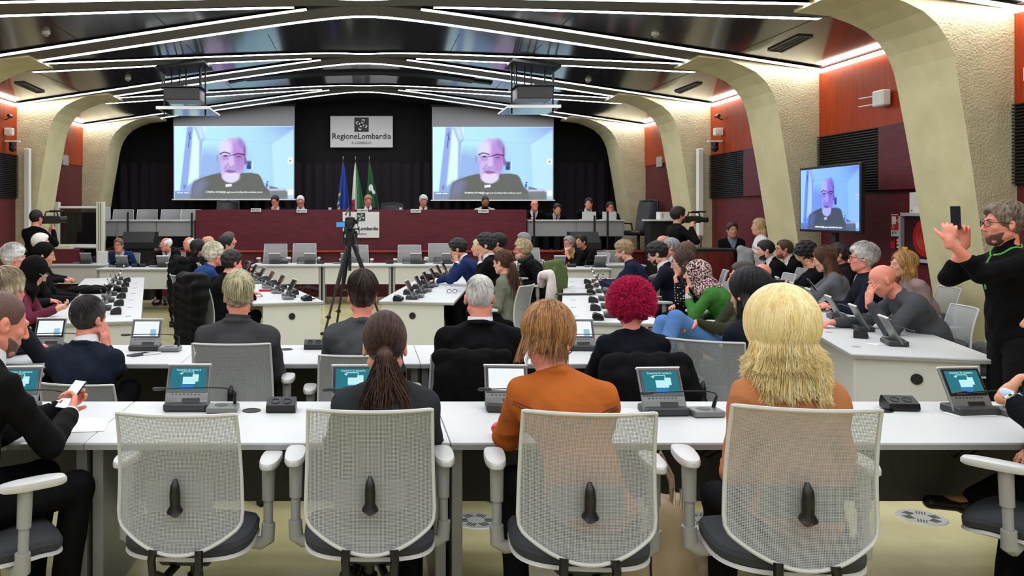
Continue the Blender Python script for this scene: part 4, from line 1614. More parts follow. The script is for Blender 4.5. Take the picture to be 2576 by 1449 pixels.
def rotm(yaw=0, pitch=0, roll=0):
    """local frame x right, y forward, z up; pitch>0 looks down; yaw>0 turns left"""
    return np.array(Matrix.Rotation(R(yaw), 3, 'Z') @ Matrix.Rotation(R(-pitch), 3, 'X') @ Matrix.Rotation(R(roll), 3, 'Y'))


class Sdf:
    def __init__(s):
        s.p = []

    def cone(s, a, b, ra, rb=None, k=.02, op=0):
        s.p.append(('c', np.array(a, float), np.array(b, float), ra, ra if rb is None else rb, k, op))
        return s

    def chain(s, pts, rs, k=.02):
        for i in range(len(pts) - 1):
            s.cone(pts[i], pts[i + 1], rs[i], rs[i + 1], k)
        return s

    def ell(s, c, r, Rm=None, k=.02, op=0):
        s.p.append(('e', np.array(c, float), np.array(r, float) if not np.isscalar(r) else V3(r, r, r), Rm, None, k, op))
        return s

    def fn(s, f):
        s.p.append(('f', f, None, None, None, 0, 2))
        return s

    def mesh(s, res, noise=None):
        lo, hi = V3(9, 9, 9), V3(-9, -9, -9)
        for q in s.p:
            if q[6] == 0:
                if q[0] == 'c':
                    r = max(q[3], q[4])
                    for e in (q[1], q[2]):
                        lo, hi = np.minimum(lo, e - r), np.maximum(hi, e + r)
                else:
                    r = q[2].max()
                    lo, hi = np.minimum(lo, q[1] - r), np.maximum(hi, q[1] + r)
        lo -= 3 * res + .01
        hi += 3 * res + .01
        n = np.ceil((hi - lo) / res).astype(int) + 1
        d = np.full(n, .5, np.float32)
        ax = [(lo[i] + np.arange(n[i]) * res).astype(np.float32) for i in range(3)]
        for q in s.p:
            if q[0] == 'f':
                X, Y, Z = ax[0][:, None, None], ax[1][None, :, None], ax[2][None, None, :]
                d = q[1](d, X, Y, Z)
                continue
            mg = q[5] + 2.5 * res
            if q[0] == 'c':
                r = max(q[3], q[4])
                l, h = np.minimum(q[1], q[2]) - r - mg, np.maximum(q[1], q[2]) + r + mg
            else:
                r = q[2].max()
                l, h = q[1] - r - mg, q[1] + r + mg
            i0 = np.maximum(0, np.floor((l - lo) / res).astype(int))
            i1 = np.minimum(n, np.ceil((h - lo) / res).astype(int) + 1)
            if (i1 <= i0).any():
                continue
            sl = tuple(slice(a, b) for a, b in zip(i0, i1))
            X, Y, Z = ax[0][sl[0]][:, None, None], ax[1][sl[1]][None, :, None], ax[2][sl[2]][None, None, :]
            if q[0] == 'c':
                a, b = q[1], q[2]
                ba = b - a
                L2 = max(1e-9, float(ba @ ba))
                t = (((X - a[0]) * ba[0] + (Y - a[1]) * ba[1] + (Z - a[2]) * ba[2]) / L2).clip(0, 1)
                dp = np.sqrt((X - a[0] - t * ba[0]) ** 2 + (Y - a[1] - t * ba[1]) ** 2 + (Z - a[2] - t * ba[2]) ** 2) - (q[3] + (q[4] - q[3]) * t)
            else:
                c, r3 = q[1], q[2]
                x, y, z = X - c[0], Y - c[1], Z - c[2]
                if q[3] is not None:
                    M = q[3]
                    x, y, z = (x * M[0, 0] + y * M[1, 0] + z * M[2, 0]), (x * M[0, 1] + y * M[1, 1] + z * M[2, 1]), (x * M[0, 2] + y * M[1, 2] + z * M[2, 2])
                k0 = np.sqrt((x / r3[0]) ** 2 + (y / r3[1]) ** 2 + (z / r3[2]) ** 2)
                k1 = np.sqrt((x / r3[0] ** 2) ** 2 + (y / r3[1] ** 2) ** 2 + (z / r3[2] ** 2) ** 2) + 1e-6
                dp = k0 * (k0 - 1) / k1
            D, k = d[sl], q[5]
            if q[6] == 0:
                h = (.5 + .5 * (D - dp) / k).clip(0, 1)
                d[sl] = D + (dp - D) * h - k * h * (1 - h)
            else:
                h = (.5 - .5 * (D + dp) / k).clip(0, 1)
                d[sl] = D + (-dp - D) * h + k * h * (1 - h)
        if noise is not None:
            d = noise(d, ax[0][:, None, None], ax[1][None, :, None], ax[2][None, None, :])
        return nets(d, lo, res)


def nets(d, lo, res):
    s = d < 0
    c = s[:-1, :-1, :-1].astype(np.int8)
    for a, b, e in ((1, 0, 0), (0, 1, 0), (0, 0, 1), (1, 1, 0), (1, 0, 1), (0, 1, 1), (1, 1, 1)):
        c = c + s[a:s.shape[0] - 1 + a, b:s.shape[1] - 1 + b, e:s.shape[2] - 1 + e]
    act = (c > 0) & (c < 8)
    I = np.argwhere(act)
    if len(I) == 0:
        return np.zeros((0, 3)), np.zeros((0, 4), int)
    acc, cnt = np.zeros((len(I), 3), np.float32), np.zeros((len(I), 1), np.float32)
    corners = [(0, 0, 0), (1, 0, 0), (0, 1, 0), (1, 1, 0), (0, 0, 1), (1, 0, 1), (0, 1, 1), (1, 1, 1)]
    val = [d[I[:, 0] + a, I[:, 1] + b, I[:, 2] + e] for a, b, e in corners]
    for a, b in ((0, 1), (2, 3), (4, 5), (6, 7), (0, 2), (1, 3), (4, 6), (5, 7), (0, 4), (1, 5), (2, 6), (3, 7)):
        m = (val[a] < 0) != (val[b] < 0)
        df = val[a] - val[b]
        t = np.where(m, val[a] / np.where(np.abs(df) < 1e-9, 1, df), 0)[:, None]
        p = np.array(corners[a], np.float32) + t * (np.array(corners[b], np.float32) - np.array(corners[a], np.float32))
        acc += np.where(m[:, None], p, 0)
        cnt += m[:, None]
    V = lo + (I + acc / np.maximum(cnt, 1)) * res
    idx = np.full(act.shape, -1, np.int32)
    idx[act] = np.arange(len(I))
    Fs = []
    for ax in range(3):
        o1, o2 = (ax + 1) % 3, (ax + 2) % 3
        s0 = [slice(None)] * 3
        s1 = [slice(None)] * 3
        s0[ax] = slice(0, -1)
        s1[ax] = slice(1, None)
        A, B = s[tuple(s0)], s[tuple(s1)]
        E = np.argwhere(A != B)
        E = E[(E[:, o1] > 0) & (E[:, o2] > 0) & (E[:, o1] < act.shape[o1]) & (E[:, o2] < act.shape[o2])]
        if len(E) == 0:
            continue
        fl = A[E[:, 0], E[:, 1], E[:, 2]]
        u, v = np.zeros(3, int), np.zeros(3, int)
        u[o1] = 1
        v[o2] = 1
        q = [idx[tuple((E - w_).T)] for w_ in (0 * u, u, u + v, v)]
        Q = np.stack(q, 1)
        Q[~fl] = Q[~fl][:, ::-1]
        Fs.append(Q)
    Q = np.concatenate(Fs)
    Q = Q[(Q >= 0).all(1)]
    return V, Q


def np_mesh(name, V, Q, m, smooth=True):
    me = bpy.data.meshes.new(name)
    V = np.asarray(V, np.float32)
    n = Q.shape[1]
    me.vertices.add(len(V))
    me.vertices.foreach_set('co', V.ravel())
    me.loops.add(Q.size)
    me.loops.foreach_set('vertex_index', Q.ravel().astype(np.int32))
    me.polygons.add(len(Q))
    me.polygons.foreach_set('loop_start', (np.arange(len(Q)) * n).astype(np.int32))
    me.update(calc_edges=True)
    if smooth:
        me.polygons.foreach_set('use_smooth', np.ones(len(Q), bool))
    for q in (m if isinstance(m, list) else [m]):
        me.materials.append(q)
    return me


def add_obj(name, me, parent=None):
    o = bpy.data.objects.new(name, me)
    COL.objects.link(o)
    if parent is not None:
        o.parent = parent
        _CH.setdefault(parent, []).append(o)
    return o


# ------------------------------------------------ materials of people
def skin(c):
    nm = 'skin_%d_%d_%d' % c
    if nm in _M:
        return _M[nm]
    m = mat(nm, c, .5, spec=.35, c2=tuple(max(0, int(v * f)) for v, f in zip(c, (.97, .86, .84))), cscale=14, cpos=(.4, .75))
    b = m.node_tree.nodes['Principled BSDF']
    b.inputs['Subsurface Weight'].default_value = .08
    b.inputs['Subsurface Radius'].default_value = (.02, .008, .005)
    return m


def cloth(c, rough=.85, c2=None, pat=None):
    nm = 'cloth_%d_%d_%d_%s' % (tuple(c) + (pat,))
    if nm in _M:
        return _M[nm]
    m = mat(nm, c, rough, spec=.1, bump=.8, bscale=7, stretch=(1.2, 1.2, 2.2), detail=3.0)
    if pat == 'dots' or pat == 'floral':
        nt = m.node_tree
        b = nt.nodes['Principled BSDF']
        tc = nt.nodes.new('ShaderNodeTexCoord')
        v = nt.nodes.new('ShaderNodeTexVoronoi')
        v.inputs['Scale'].default_value = 38 if pat == 'dots' else 105
        v.inputs['Randomness'].default_value = .25 if pat == 'dots' else 1.0
        nt.links.new(tc.outputs['Object'], v.inputs['Vector'])
        r = nt.nodes.new('ShaderNodeValToRGB')
        r.color_ramp.interpolation = 'CONSTANT'
        if pat == 'dots':
            nt.links.new(v.outputs['Distance'], r.inputs['Fac'])
            r.color_ramp.elements[0].color = lin((235, 235, 230))
            r.color_ramp.elements[1].position = .22
            r.color_ramp.elements[1].color = lin(c)
        else:
            sp = nt.nodes.new('ShaderNodeSeparateColor')
            nt.links.new(v.outputs['Color'], sp.inputs[0])
            nt.links.new(sp.outputs[0], r.inputs['Fac'])
            cols = [(30, 30, 34), (196, 150, 160), (225, 215, 205), (120, 60, 90), (70, 78, 60), (214, 180, 170)]
            r.color_ramp.elements[0].color = lin(cols[0])
            r.color_ramp.elements[1].position = .3
            r.color_ramp.elements[1].color = lin(cols[1])
            for i, q in enumerate(cols[2:]):
                e = r.color_ramp.elements.new(.45 + .13 * i)
                e.color = lin(q)
        nt.links.new(r.outputs[0], b.inputs['Base Color'])
    return m


def hairmat(c, c2=None, rough=.5):
    c2 = c2 or tuple(min(255, int(v * 1.25 + 8)) for v in c)
    nm = 'hair_%d_%d_%d_%d' % (tuple(c) + (c2[0],))
    if nm in _M:
        return _M[nm]
    m = mat(nm, c, rough, spec=.35, bump=.7, bscale=90, stretch=(1.6, 1.6, .16), detail=4)
    nt = m.node_tree
    b = nt.nodes['Principled BSDF']
    ge = nt.nodes.new('ShaderNodeNewGeometry')
    tc = nt.nodes.new('ShaderNodeTexCoord')
    mp = nt.nodes.new('ShaderNodeMapping')
    mp.inputs['Scale'].default_value = (1, 1, .14)
    nt.links.new(tc.outputs['Object'], mp.inputs['Vector'])
    no = nt.nodes.new('ShaderNodeTexNoise')
    no.inputs['Scale'].default_value = 55
    nt.links.new(mp.outputs[0], no.inputs['Vector'])
    ad = nt.nodes.new('ShaderNodeMath')
    ad.operation = 'ADD'
    mu = nt.nodes.new('ShaderNodeMath')
    mu.operation = 'MULTIPLY'
    mu.inputs[1].default_value = .55
    nt.links.new(ge.outputs['Random Per Island'], mu.inputs[0])
    nt.links.new(mu.outputs[0], ad.inputs[0])
    nt.links.new(no.outputs['Fac'], ad.inputs[1])
    r = nt.nodes.new('ShaderNodeValToRGB')
    r.color_ramp.elements[0].color = lin(c)
    r.color_ramp.elements[0].position = .45
    r.color_ramp.elements[1].color = lin(c2)
    r.color_ramp.elements[1].position = .95
    nt.links.new(ad.outputs[0], r.inputs['Fac'])
    nt.links.new(r.outputs[0], b.inputs['Base Color'])
    return m


M_eye = mat('eye_white', (225, 220, 215), .2)
M_iris = mat('eye_dark', (30, 22, 18), .15)
M_shoe = mat('shoe_black', (14, 13, 13), .3)
M_gl = mat('eyeglass_frame', (20, 20, 24), .3)
M_glass = mat('eyeglass_lens', (240, 245, 250), .03, alpha=.18)


def hand(S, W, d, n, side, curl=20, sc=1.0, spread=1.0):
    d = nrm(d)
    n = np.asarray(n, float)
    n = nrm(n - d * (n @ d))
    lat = np.cross(d, n) * side          # towards the thumb for palm facing n
    lat = -lat
    M = np.stack([lat, d, n], 1)
    S.ell(W + d * .045 * sc, V3(.036, .052, .016) * sc, M, .012)
    S.cone(W - d * .03, W + d * .02, .024 * sc, .023 * sc, .012)
    L = [.066, .075, .070, .054]
    for i in range(4):
        p = W + d * (.082 - .004 * abs(i - 1)) * sc + lat * (.029 - .0195 * i) * sc * spread
        dd = nrm(d + lat * (.12 - .08 * i) * spread)
        S.cone(W + d * .03 * sc + lat * (.02 - .013 * i) * sc, p, .012 * sc, .0095 * sc, .006)
        ang = 0
        for fr, r0, r1 in ((.45, .0092, .0084), (.31, .0084, .0078), (.24, .0078, .0066)):
            ang += R(curl * (1 + .06 * i))
            v = dd * math.cos(ang) + n * math.sin(ang)
            q = p + v * L[i] * fr * 1.05 * sc
            S.cone(p, q, r0 * sc, r1 * sc, .003)
            p = q
    p = W + d * .018 * sc + lat * .026 * sc
    v = nrm(d * .75 + lat * .75 + n * .35)
    q = p + v * .045 * sc
    S.cone(p, q, .0135 * sc, .0105 * sc, .01)
    v2 = nrm(v + d * .5 + n * (curl / 90.0))
    S.cone(q, q + v2 * .032 * sc, .0105 * sc, .008 * sc, .003)


def ik(S, W, l1, l2, hint):
    v = W - S
    D = np.linalg.norm(v)
    if D > (l1 + l2) * .995:
        W = S + v / D * (l1 + l2) * .995
        v = W - S
        D = np.linalg.norm(v)
    D = max(D, abs(l1 - l2) + .02)
    a = (l1 * l1 - l2 * l2 + D * D) / (2 * D)
    h = math.sqrt(max(0, l1 * l1 - a * a))
    u = nrm(v)
    hh = np.asarray(hint, float)
    hh = nrm(hh - u * (hh @ u))
    return S + u * a + hh * h, W


def strand_mesh(starts, T, step, flow, rad, jitter=.0):
    """starts (S,3); flow(p, t, state)->next positions; returns V, Q"""
    P = [starts]
    st = {}
    for i in range(T - 1):
        P.append(flow(P[-1], i / (T - 1), st))
    P = np.stack(P, 1)                       # S,T,3
    S_, T_ = P.shape[:2]
    tan = np.gradient(P, axis=1)
    tan /= np.linalg.norm(tan, axis=2, keepdims=True) + 1e-9
    ref = nrm((.31, .77, .55))
    a = np.cross(tan, ref)
    a /= np.linalg.norm(a, axis=2, keepdims=True) + 1e-9
    b = np.cross(tan, a)
    tt = np.linspace(0, 1, T_)
    rr = rad * (1.0 - .75 * tt ** 3)
    R_ = (rr[None, :, None] * np.random.default_rng(3).uniform(.6, 1.3, (S_, 1, 1)))
    ring = [P + R_ * (a * math.cos(q) + b * math.sin(q)) for q in (0, 2.094, 4.189)]
    V = np.stack(ring, 2).reshape(-1, 3)     # S,T,3 ring
    base = (np.arange(S_)[:, None] * T_ + np.arange(T_ - 1)[None, :]) * 3
    Q = []
    for j in range(3):
        j2 = (j + 1) % 3
        Q.append(np.stack([base + j, base + j2, base + 3 + j2, base + 3 + j], -1).reshape(-1, 4))
    return V, np.concatenate(Q)


def person(label, px, py, Y, rz, top=(20, 20, 22), hair=('short', (40, 30, 24)), sk=(216, 160, 134), legs=(20, 20, 24), sex='m', head=(0, 0, 0), arms=('desk', 'desk'),
           stand=False, lean=None, side=0, res=None, suit=False, tie=None, shirt=(225, 225, 228), glasses=None, beard=None, sc=1.0, pat=None, scarf=None, seed=0,
           detail=False, extra=None, turtleneck=False, legpose=None, hd=1.0, cuff=None, category='person', group=None, topname='jacket', wide=1.0, nolegs=False, twist=0, zf=0.0, sleeve=1.0, chairs_for=False, pelz=.57):
    hd = hd * 1.05
    hw = at(px, py, Y)                        # head centre in the world
    f = sex == 'f'
    s = sc * (.95 if f else 1.0)
    if res is None:
        res = min(.018, max(.005, .0013 * Y))
    hz = hw.z - zf
    crz, srz = math.cos(R(rz)), math.sin(R(rz))
    toL = lambda v: V3(v[0] * crz + v[1] * srz, -v[0] * srz + v[1] * crz, v[2])
    Ln = [.155 * s, .205 * s, .17 * s, .138 * s]      # pelvis-waist-chest-neck base-head centre
    tot = sum(Ln)
    if lean is None:
        lean = 6.0 if stand else math.degrees(math.acos(max(.55, min(.995, (hz - pelz) / tot))))
        if not stand:
            lean = max(3.0, lean)
    sd = R(side)

    def dr(a, sidef=1.0):
        a = R(a)
        return nrm((math.sin(sd) * sidef, math.sin(a) * math.cos(sd), math.cos(a) * math.cos(sd)))
    d1, d2, d3 = dr(lean * .55), dr(lean * 1.0), dr(lean * 1.25)
    d4 = dr(min(lean * 1.1, 40) * .6 + head[1] * .45 + 8, .7)
    pel = V3(0, 0, 0)
    wai = pel + d1 * Ln[0]
    che = wai + d2 * Ln[1]
    nb = che + d3 * Ln[2]
    hc = nb + d4 * Ln[3]
    off = V3(0, 0, hz) - hc
    pel, wai, che, nb, hc = pel + off, wai + off, che + off, nb + off, hc + off
    tw = R(twist)
    xr = V3(math.cos(tw), math.sin(tw), 0)
    hws = (.150 if f else .172) * s * wide
    sh = {k: nb - d3 * .085 * s + xr * k * hws + V3(0, -.005, 0) for k in (-1, 1)}
    up3 = d3
    fw = nrm(np.cross(up3, xr)) * -1
    fw = nrm(np.cross(up3, xr))
    if fw[1] < 0:
        fw = -fw
    Rt = np.stack([xr, fw, nrm(np.cross(xr, fw))], 1)
    Rh = rotm(*head)
    H3 = lambda x, y, z: hc + Rh @ (V3(x, y, z) * hd)

    # arms
    AR = {}
    for k, pose in ((-1, arms[0]), (1, arms[1])):
        S0 = sh[k]
        l1, l2 = .285 * s, .255 * s
        hint = V3(k * .5, -.3, -1)
        curl = 24
        if pose == 'desk':
            W, dd, n_ = V3(k * .12, .32, .775), V3(-k * .35, .9, -.05), V3(0, 0, -1)
            hint = V3(k * .42, -.45, -.8)
        elif pose == 'deskin':
            W, dd, n_ = V3(k * .09, .30, .79), V3(-k * .8, .45, .1), V3(0, -.3, -1)
            hint = V3(k * .45, -.3, -.8); curl = 40
        elif pose == 'lap':
            W, dd, n_ = V3(k * .12, pel[1] + .30, pel[2] + .115), V3(-k * .7, .6, -.1), V3(0, 0, -1)
            hint = V3(k * .32, -.8, -.5)
        elif pose == 'side':
            W, dd, n_ = S0 + V3(k * .06, .03, -.53), V3(0, .1, -1), V3(-k, 0, 0)
            hint = V3(k * .4, -1, 0)
        elif pose == 'chin':
            W, dd, n_ = hc + Rh @ V3(k * .035, .085, -.20), Rh @ V3(-k * .25, .12, 1), Rh @ V3(-k * .35, -1, .1)
            hint = V3(k * .5, .1, -1); curl = 48
        elif pose == 'cheek':
            W, dd, n_ = hc + Rh @ V3(k * .10, .05, -.16), Rh @ V3(-k * .15, .0, 1), Rh @ V3(-k, -.1, 0)
            hint = V3(k * .5, .2, -1); curl = 10
        elif pose == 'brow':
            W, dd, n_ = hc + Rh @ V3(k * .075, .125, -.085), Rh @ V3(-k * .1, -.15, 1), Rh @ V3(-k * .4, -1, 0)
            hint = V3(k * .6, .2, -1); curl = 14
        elif pose == 'phone':
            W, dd, n_ = V3(k * .075, .30, hz - .30), V3(-k * .35, .8, .35), V3(-k * .7, -.2, .6)
            hint = V3(k * .6, -.3, -1); curl = 38
        else:                               # explicit dict
            wp = at(*pose['px'])
            W = toL((wp.x - hw.x, wp.y - hw.y, wp.z - zf))
            dd, n_ = toL(pose['d']), toL(pose['n'])
            if 'h' in pose:
                hint = toL(pose['h'])
            curl = pose.get('curl', 24)
        E, W = ik(S0, W, l1, l2, hint)
        AR[k] = (S0, E, W, dd, n_, curl)
    # legs
    LG = {}
    for k in (-1, 1):
        hp = pel + V3(k * .088 * s, 0, -.02)
        if stand:
            kn = V3(pel[0] + k * .1, pel[1] + .03, pel[2] * .53)
            an = V3(pel[0] + k * .11, pel[1] - .02, .09)
            toe = an + V3(k * .03, .17, -.045)
        else:
            kn = V3(k * .13, pel[1] + .43 * s, .53 + .02)
            an = V3(k * .12, kn[1] - .06, .09)
            toe = an + V3(k * .03, .17, -.045)
        if legpose and k in legpose:
            kn, an, toe = [toL((at(*q).x - hw.x, at(*q).y - hw.y, at(*q).z - zf)) for q in legpose[k]]
        LG[k] = (hp, kn, an, toe)

    # ---- body
    B = Sdf()
    B.ell(pel, V3(.145, .10, .10) * s, None, .03)
    B.chain([pel, wai, che], [.105 * s, .098 * s, .11 * s], .04)
    B.ell(che + fw * .005, V3(.145, .098, .15) * s, Rt, .03)
    B.cone(sh[-1], sh[1], .045 * s, .045 * s, .03)
    B.cone(nb, H3(0, -.022, -.075), (.050 if f else .057) * s, (.046 if f else .055) * s, .022)
    for k in (-1, 1):
        B.cone(nb - d3 * .01, sh[k], .045 * s, .042 * s, .03)
        S0, E, W, dd, n_, curl = AR[k]
        B.chain([S0, E, W], [.044 * s, .037 * s, .0245 * s], .01)
        hand(B, W, dd, n_, k, curl, s * .98)
        hp, kn, an, toe = LG[k]
        B.chain([hp, kn, an], [.072 * s, .05 * s, .036 * s], .02)
        B.cone(an, toe, .032, .026, .02)
    # head
    B.ell(H3(0, -.014, .028), V3(.074, .094, .087) * hd, Rh, .012)
    B.ell(H3(0, .022, -.03), V3(.060, .068, .082) * hd, Rh, .02)
    B.ell(H3(0, .058, -.088), V3(.026, .024, .022) * hd, Rh, .02)
    for k in (-1, 1):
        B.cone(H3(k * .052, -.005, -.055), H3(k * .02, .058, -.092), .018 * hd, .016 * hd, .018)
        B.ell(H3(k * .038, .062, -.018), V3(.022, .018, .018) * hd, Rh, .015)
        B.ell(H3(k * .0315, .088, .010), V3(.017, .012, .011) * hd, Rh, .008, op=1)
        B.ell(H3(k * .0315, .072, .009), V3(.0135, .0125, .0115) * hd, Rh, .003)
        B.ell(H3(k * .078, -.008, -.002), V3(.010, .019, .031) * hd, Rh @ rotm(k * -18, -10, 0), .006)
        B.ell(H3(k * .085, .0, .002), V3(.005, .009, .014) * hd, Rh, .004, op=1)
        B.ell(H3(k * .011, .099, -.030), V3(.008, .009, .007) * hd, Rh, .006)
    B.cone(H3(-.036, .080, .026), H3(.036, .080, .026), .010 * hd, .010 * hd, .012)
    B.cone(H3(0, .088, .014), H3(0, .108, -.024), .008 * hd, .011 * hd, .008)
    B.cone(H3(-.018, .083, -.055), H3(.018, .083, -.055), .008 * hd, .008 * hd, .005)
    B.cone(H3(-.014, .081, -.066), H3(.014, .081, -.066), .009 * hd, .009 * hd, .005)
    B.cone(H3(-.022, .095, -.0605), H3(.022, .095, -.0605), .0022 * hd, .0022 * hd, .004, op=1)
    Vb, Qb = B.mesh(res)
    me = np_mesh('person', Vb, Qb, skin(sk))
    # lips
    me.materials.append(mat('lips_%d' % sk[0], (max(0, sk[0] - 14), int(sk[1] * .74), int(sk[2] * .74)), .45))
    loc = (Vb[Qb].mean(1) - hc) @ Rh / hd
    lipm = (np.abs(loc[:, 2] + .0605) < .0085 * np.sqrt(np.clip(1 - (loc[:, 0] / .024) ** 2, 0, 1))) & (loc[:, 1] > .075)
    if res < .013:
        me.polygons.foreach_set('material_index', lipm.astype(np.int32))
    root = add_obj('person', me)
    root.location = (hw.x, hw.y, zf)
    root.rotation_euler = (0, 0, R(rz))
    tag(root, label, category, group)

    def child(name, S, m, r=None, noise=None, wrinkle=0.0):
        Vc, Qc = S.mesh(r or res, noise)
        if len(Vc) == 0:
            return None
        if wrinkle:
            # folds: displace along approximate normals
            mm = np_mesh('tmp', Vc, Qc, m)
            nn = np.zeros(len(Vc) * 3, np.float32)
            mm.vertices.foreach_get('normal', nn)
            nn = nn.reshape(-1, 3)
            bpy.data.meshes.remove(mm)
            q = Vc + seed * 1.7
            w_ = .8 - 1.6 * np.abs(np.sin(q[:, 2] * 19 + 2.2 * np.sin(q[:, 0] * 11 + seed) + 1.5 * np.sin(q[:, 1] * 13))) + .5 * (np.sin(q[:, 2] * 46 + 3 * np.sin(q[:, 0] * 14 + seed) + 2 * np.sin(q[:, 1] * 17)) + .6 * np.sin(q[:, 0] * 61 + q[:, 2] * 33 + 2 * np.sin(q[:, 1] * 23))
                  + .5 * np.sin(q[:, 1] * 71 - q[:, 2] * 40))
            msk = .4 + .6 * np.clip(np.sin(q[:, 2] * 9 + q[:, 0] * 7 + seed) + .2, 0, 1)
            Vc = Vc + nn * (w_ * msk * wrinkle)[:, None]
        return add_obj(name, np_mesh(name, Vc, Qc, m), root)

    # ---- top
    style = style0 = hair[0]
    inf = .016
    T = Sdf()
    T.ell(pel + V3(0, 0, .02), V3(.165, .125, .10) * s * wide, None, .04)
    T.chain([pel, wai, che], [.122 * s, .115 * s, .125 * s], .05)
    T.ell(wai, V3((.135 if f else .155) * wide, .115, .13) * s, Rt, .05)
    T.ell(che + fw * .008, V3((.155 if f else .172) * wide, .118, .165) * s, Rt, .04)
    if f:
        for k in (-1, 1):
            T.ell(che + fw * .085 * s + xr * k * .062 - d3 * .01, V3(.055, .05, .055) * s, None, .04)
    T.cone(sh[-1], sh[1], .052 * s, .052 * s, .04)
    for k in (-1, 1):
        T.cone(nb - d3 * .015, sh[k], .050 * s, .054 * s, .04)
        S0, E, W, dd, n_, curl = AR[k]
        wd = nrm(W - E)
        if sleeve >= 1:
            T.chain([S0, E, W - wd * .025], [.060 * s, .053 * s, .038 * s], .02)
        else:
            T.chain([S0, E, E + (W - E) * sleeve], [.060 * s, .053 * s, .048 * s], .02)
        T.cone(che + xr * k * .12 * s, S0 - d3 * .05, .07 * s, .055 * s, .04)
    if turtleneck:
        T.cone(nb, H3(0, -.022, -.085), .064, .060, .02)
    else:
        T.cone(nb - d3 * .06, nb - d3 * .035, .075 * s, .066 * s, .02)
        if suit:
            T.cone(nb - d3 * .05 - fw * .006, nb - d3 * .022 - fw * .008, .078 * s, .072 * s, .02)
        rr_, hh_ = (.076, .004) if suit else (.064, -.006)
        na = 16
        ax_ = nrm(H3(0, -.022, -.075) - nb)
        pr = []
        for j in range(na + 1):
            a = 2 * pi * j / na - pi / 2
            fr = math.sin(a)
            pr.append(nb + ax_ * (hh_ - (.075 if suit else .035) * max(0, fr + .1)) + (xr * math.cos(a) + fw * fr) * rr_ * s * (1.0 + .1 * max(0, fr)))
        for j in range(na):
            if suit and abs(j - na / 2) < 1.6:
                continue
            T.cone(pr[j], pr[j + 1], .0105, .0105, .012)
    if suit:
        c0 = che - d3 * .05 * s

        def vcut(d, X, Yy, Z):
            x = (X - c0[0]) * xr[0] + (Yy - c0[1]) * xr[1]
            y = (X - c0[0]) * fw[0] + (Yy - c0[1]) * fw[1] + (Z - c0[2]) * fw[2]
            z = (X - c0[0]) * d3[0] + (Yy - c0[1]) * d3[1] + (Z - c0[2]) * d3[2]
            wg = np.maximum(np.abs(x) * .93 - z * .36 - .002, .0 - y)
            return np.maximum(d, -wg)
        T.fn(vcut)
        Sh = Sdf()
        Sh.ell(che + fw * .008, V3(.150 * wide, .108, .155) * s, Rt, .03)
        Sh.cone(nb - d3 * .06, nb - d3 * .04, .068 * s, .060 * s, .03)
        Sh.chain([wai + fw * .03, che + fw * .02], [.085 * s, .095 * s], .02)
        for k in (-1, 1):
            Sh.cone(nb - d3 * .02, sh[k], .047 * s, .045 * s, .03)
            Sh.cone(nb - d3 * .06 + fw * .02, sh[k] - d3 * .02, .05 * s, .04 * s, .03)
        child('shirt', Sh, cloth(shirt, .7), max(res, .006))
        if tie:
            t0 = nb + d4 * .005 + fw * .064
            Ti = Sdf()
            Ti.ell(t0, V3(.018, .012, .018), Rt, .005)
            Ti.chain([t0, che + fw * .122 * s + d3 * .05, che + fw * .13 * s - d3 * .07], [.011, .015, .02], .006)
            child('tie', Ti, cloth(tie, .6), max(.005, res * .6))
    oo = child(topname, T, cloth(top, pat=pat), max(res, .005), wrinkle=.0055 if res < .010 else .0045)
    # collars: rings round the neck
    nax = nrm(H3(0, -.022, -.075) - nb)
    nx1 = nrm(xr - nax * (xr @ nax))
    nx2 = np.cross(nax, nx1)
    if nx2 @ fw < 0:
        nx2 = -nx2

    def ringc(nm, m, r0, r1, h0, h1, drop, th=.004, gap=0.0):
        g = MB()
        prof = [(r0, h0), (r1, h1), (r1 + th, h1 + .002), (r0 + th * 1.6, h0 - .004)]

        def P(u, v):
            a = gap + (2 * pi - 2 * gap) * u + pi / 2
            r_, h_ = prof[round(v * 3)]
            fr = math.sin(a)            # 1 in front
            c_ = nb + nax * (h_ - drop * max(0.0, fr + .2) / 1.2) + (nx1 * math.cos(a) + nx2 * fr) * r_ * s
            return tuple(c_)
        g.grid(P, 34, 4)
        return g.build(nm, m, root, smooth=True, fixn=False)
    if not turtleneck and style0 != 'hijab':
        if suit:
            ringc('shirt_collar', cloth(shirt, .7), .068, .0655, -.01, .042, .022, gap=.12)
    if cuff:
        for k in (-1, 1):
            S0, E, W, dd, n_, curl = AR[k]
            wd = nrm(W - E)
            cu_ = Sdf()
            cu_.cone(W - wd * .035, W - wd * .008, .037 * s, .034 * s, .005)
            child('cuff', cu_, cloth(cuff, .7), max(.005, res * .7))
    # ---- trousers and shoes
    if not nolegs:
        L = Sdf()
        L.ell(pel + V3(0, 0, -.01), V3(.155, .118, .105) * s * wide, None, .03)
        for k in (-1, 1):
            hp, kn, an, toe = LG[k]
            L.chain([hp, kn, an + V3(0, 0, .02)], [.088 * s, .064 * s, .052 * s], .02)
        child('trousers', L, cloth(legs), max(res, .008), wrinkle=.002)
        for k in (-1, 1):
            hp, kn, an, toe = LG[k]
            Q_ = Sdf()
            dirt = nrm(toe - an)
            Q_.cone(an + V3(0, 0, -.01), an + (toe - an) * .2 + V3(0, 0, -.028), .042, .040, .02)
            Q_.cone(an - dirt * .03 + V3(0, 0, -.055) * (1 if an[2] < .15 else .4), toe + dirt * .02, .034, .033, .02)
            if an[2] < .15:
                Q_.fn(lambda d, X, Yy, Z: np.maximum(d, .004 - Z))
            child('shoe', Q_, M_shoe, max(res, .007))
    # ---- hair
    hcol = hair[1]
    hc2 = hair[2] if len(hair) > 2 else None
    HM = hairmat(hcol, hc2)
    A = Sdf()
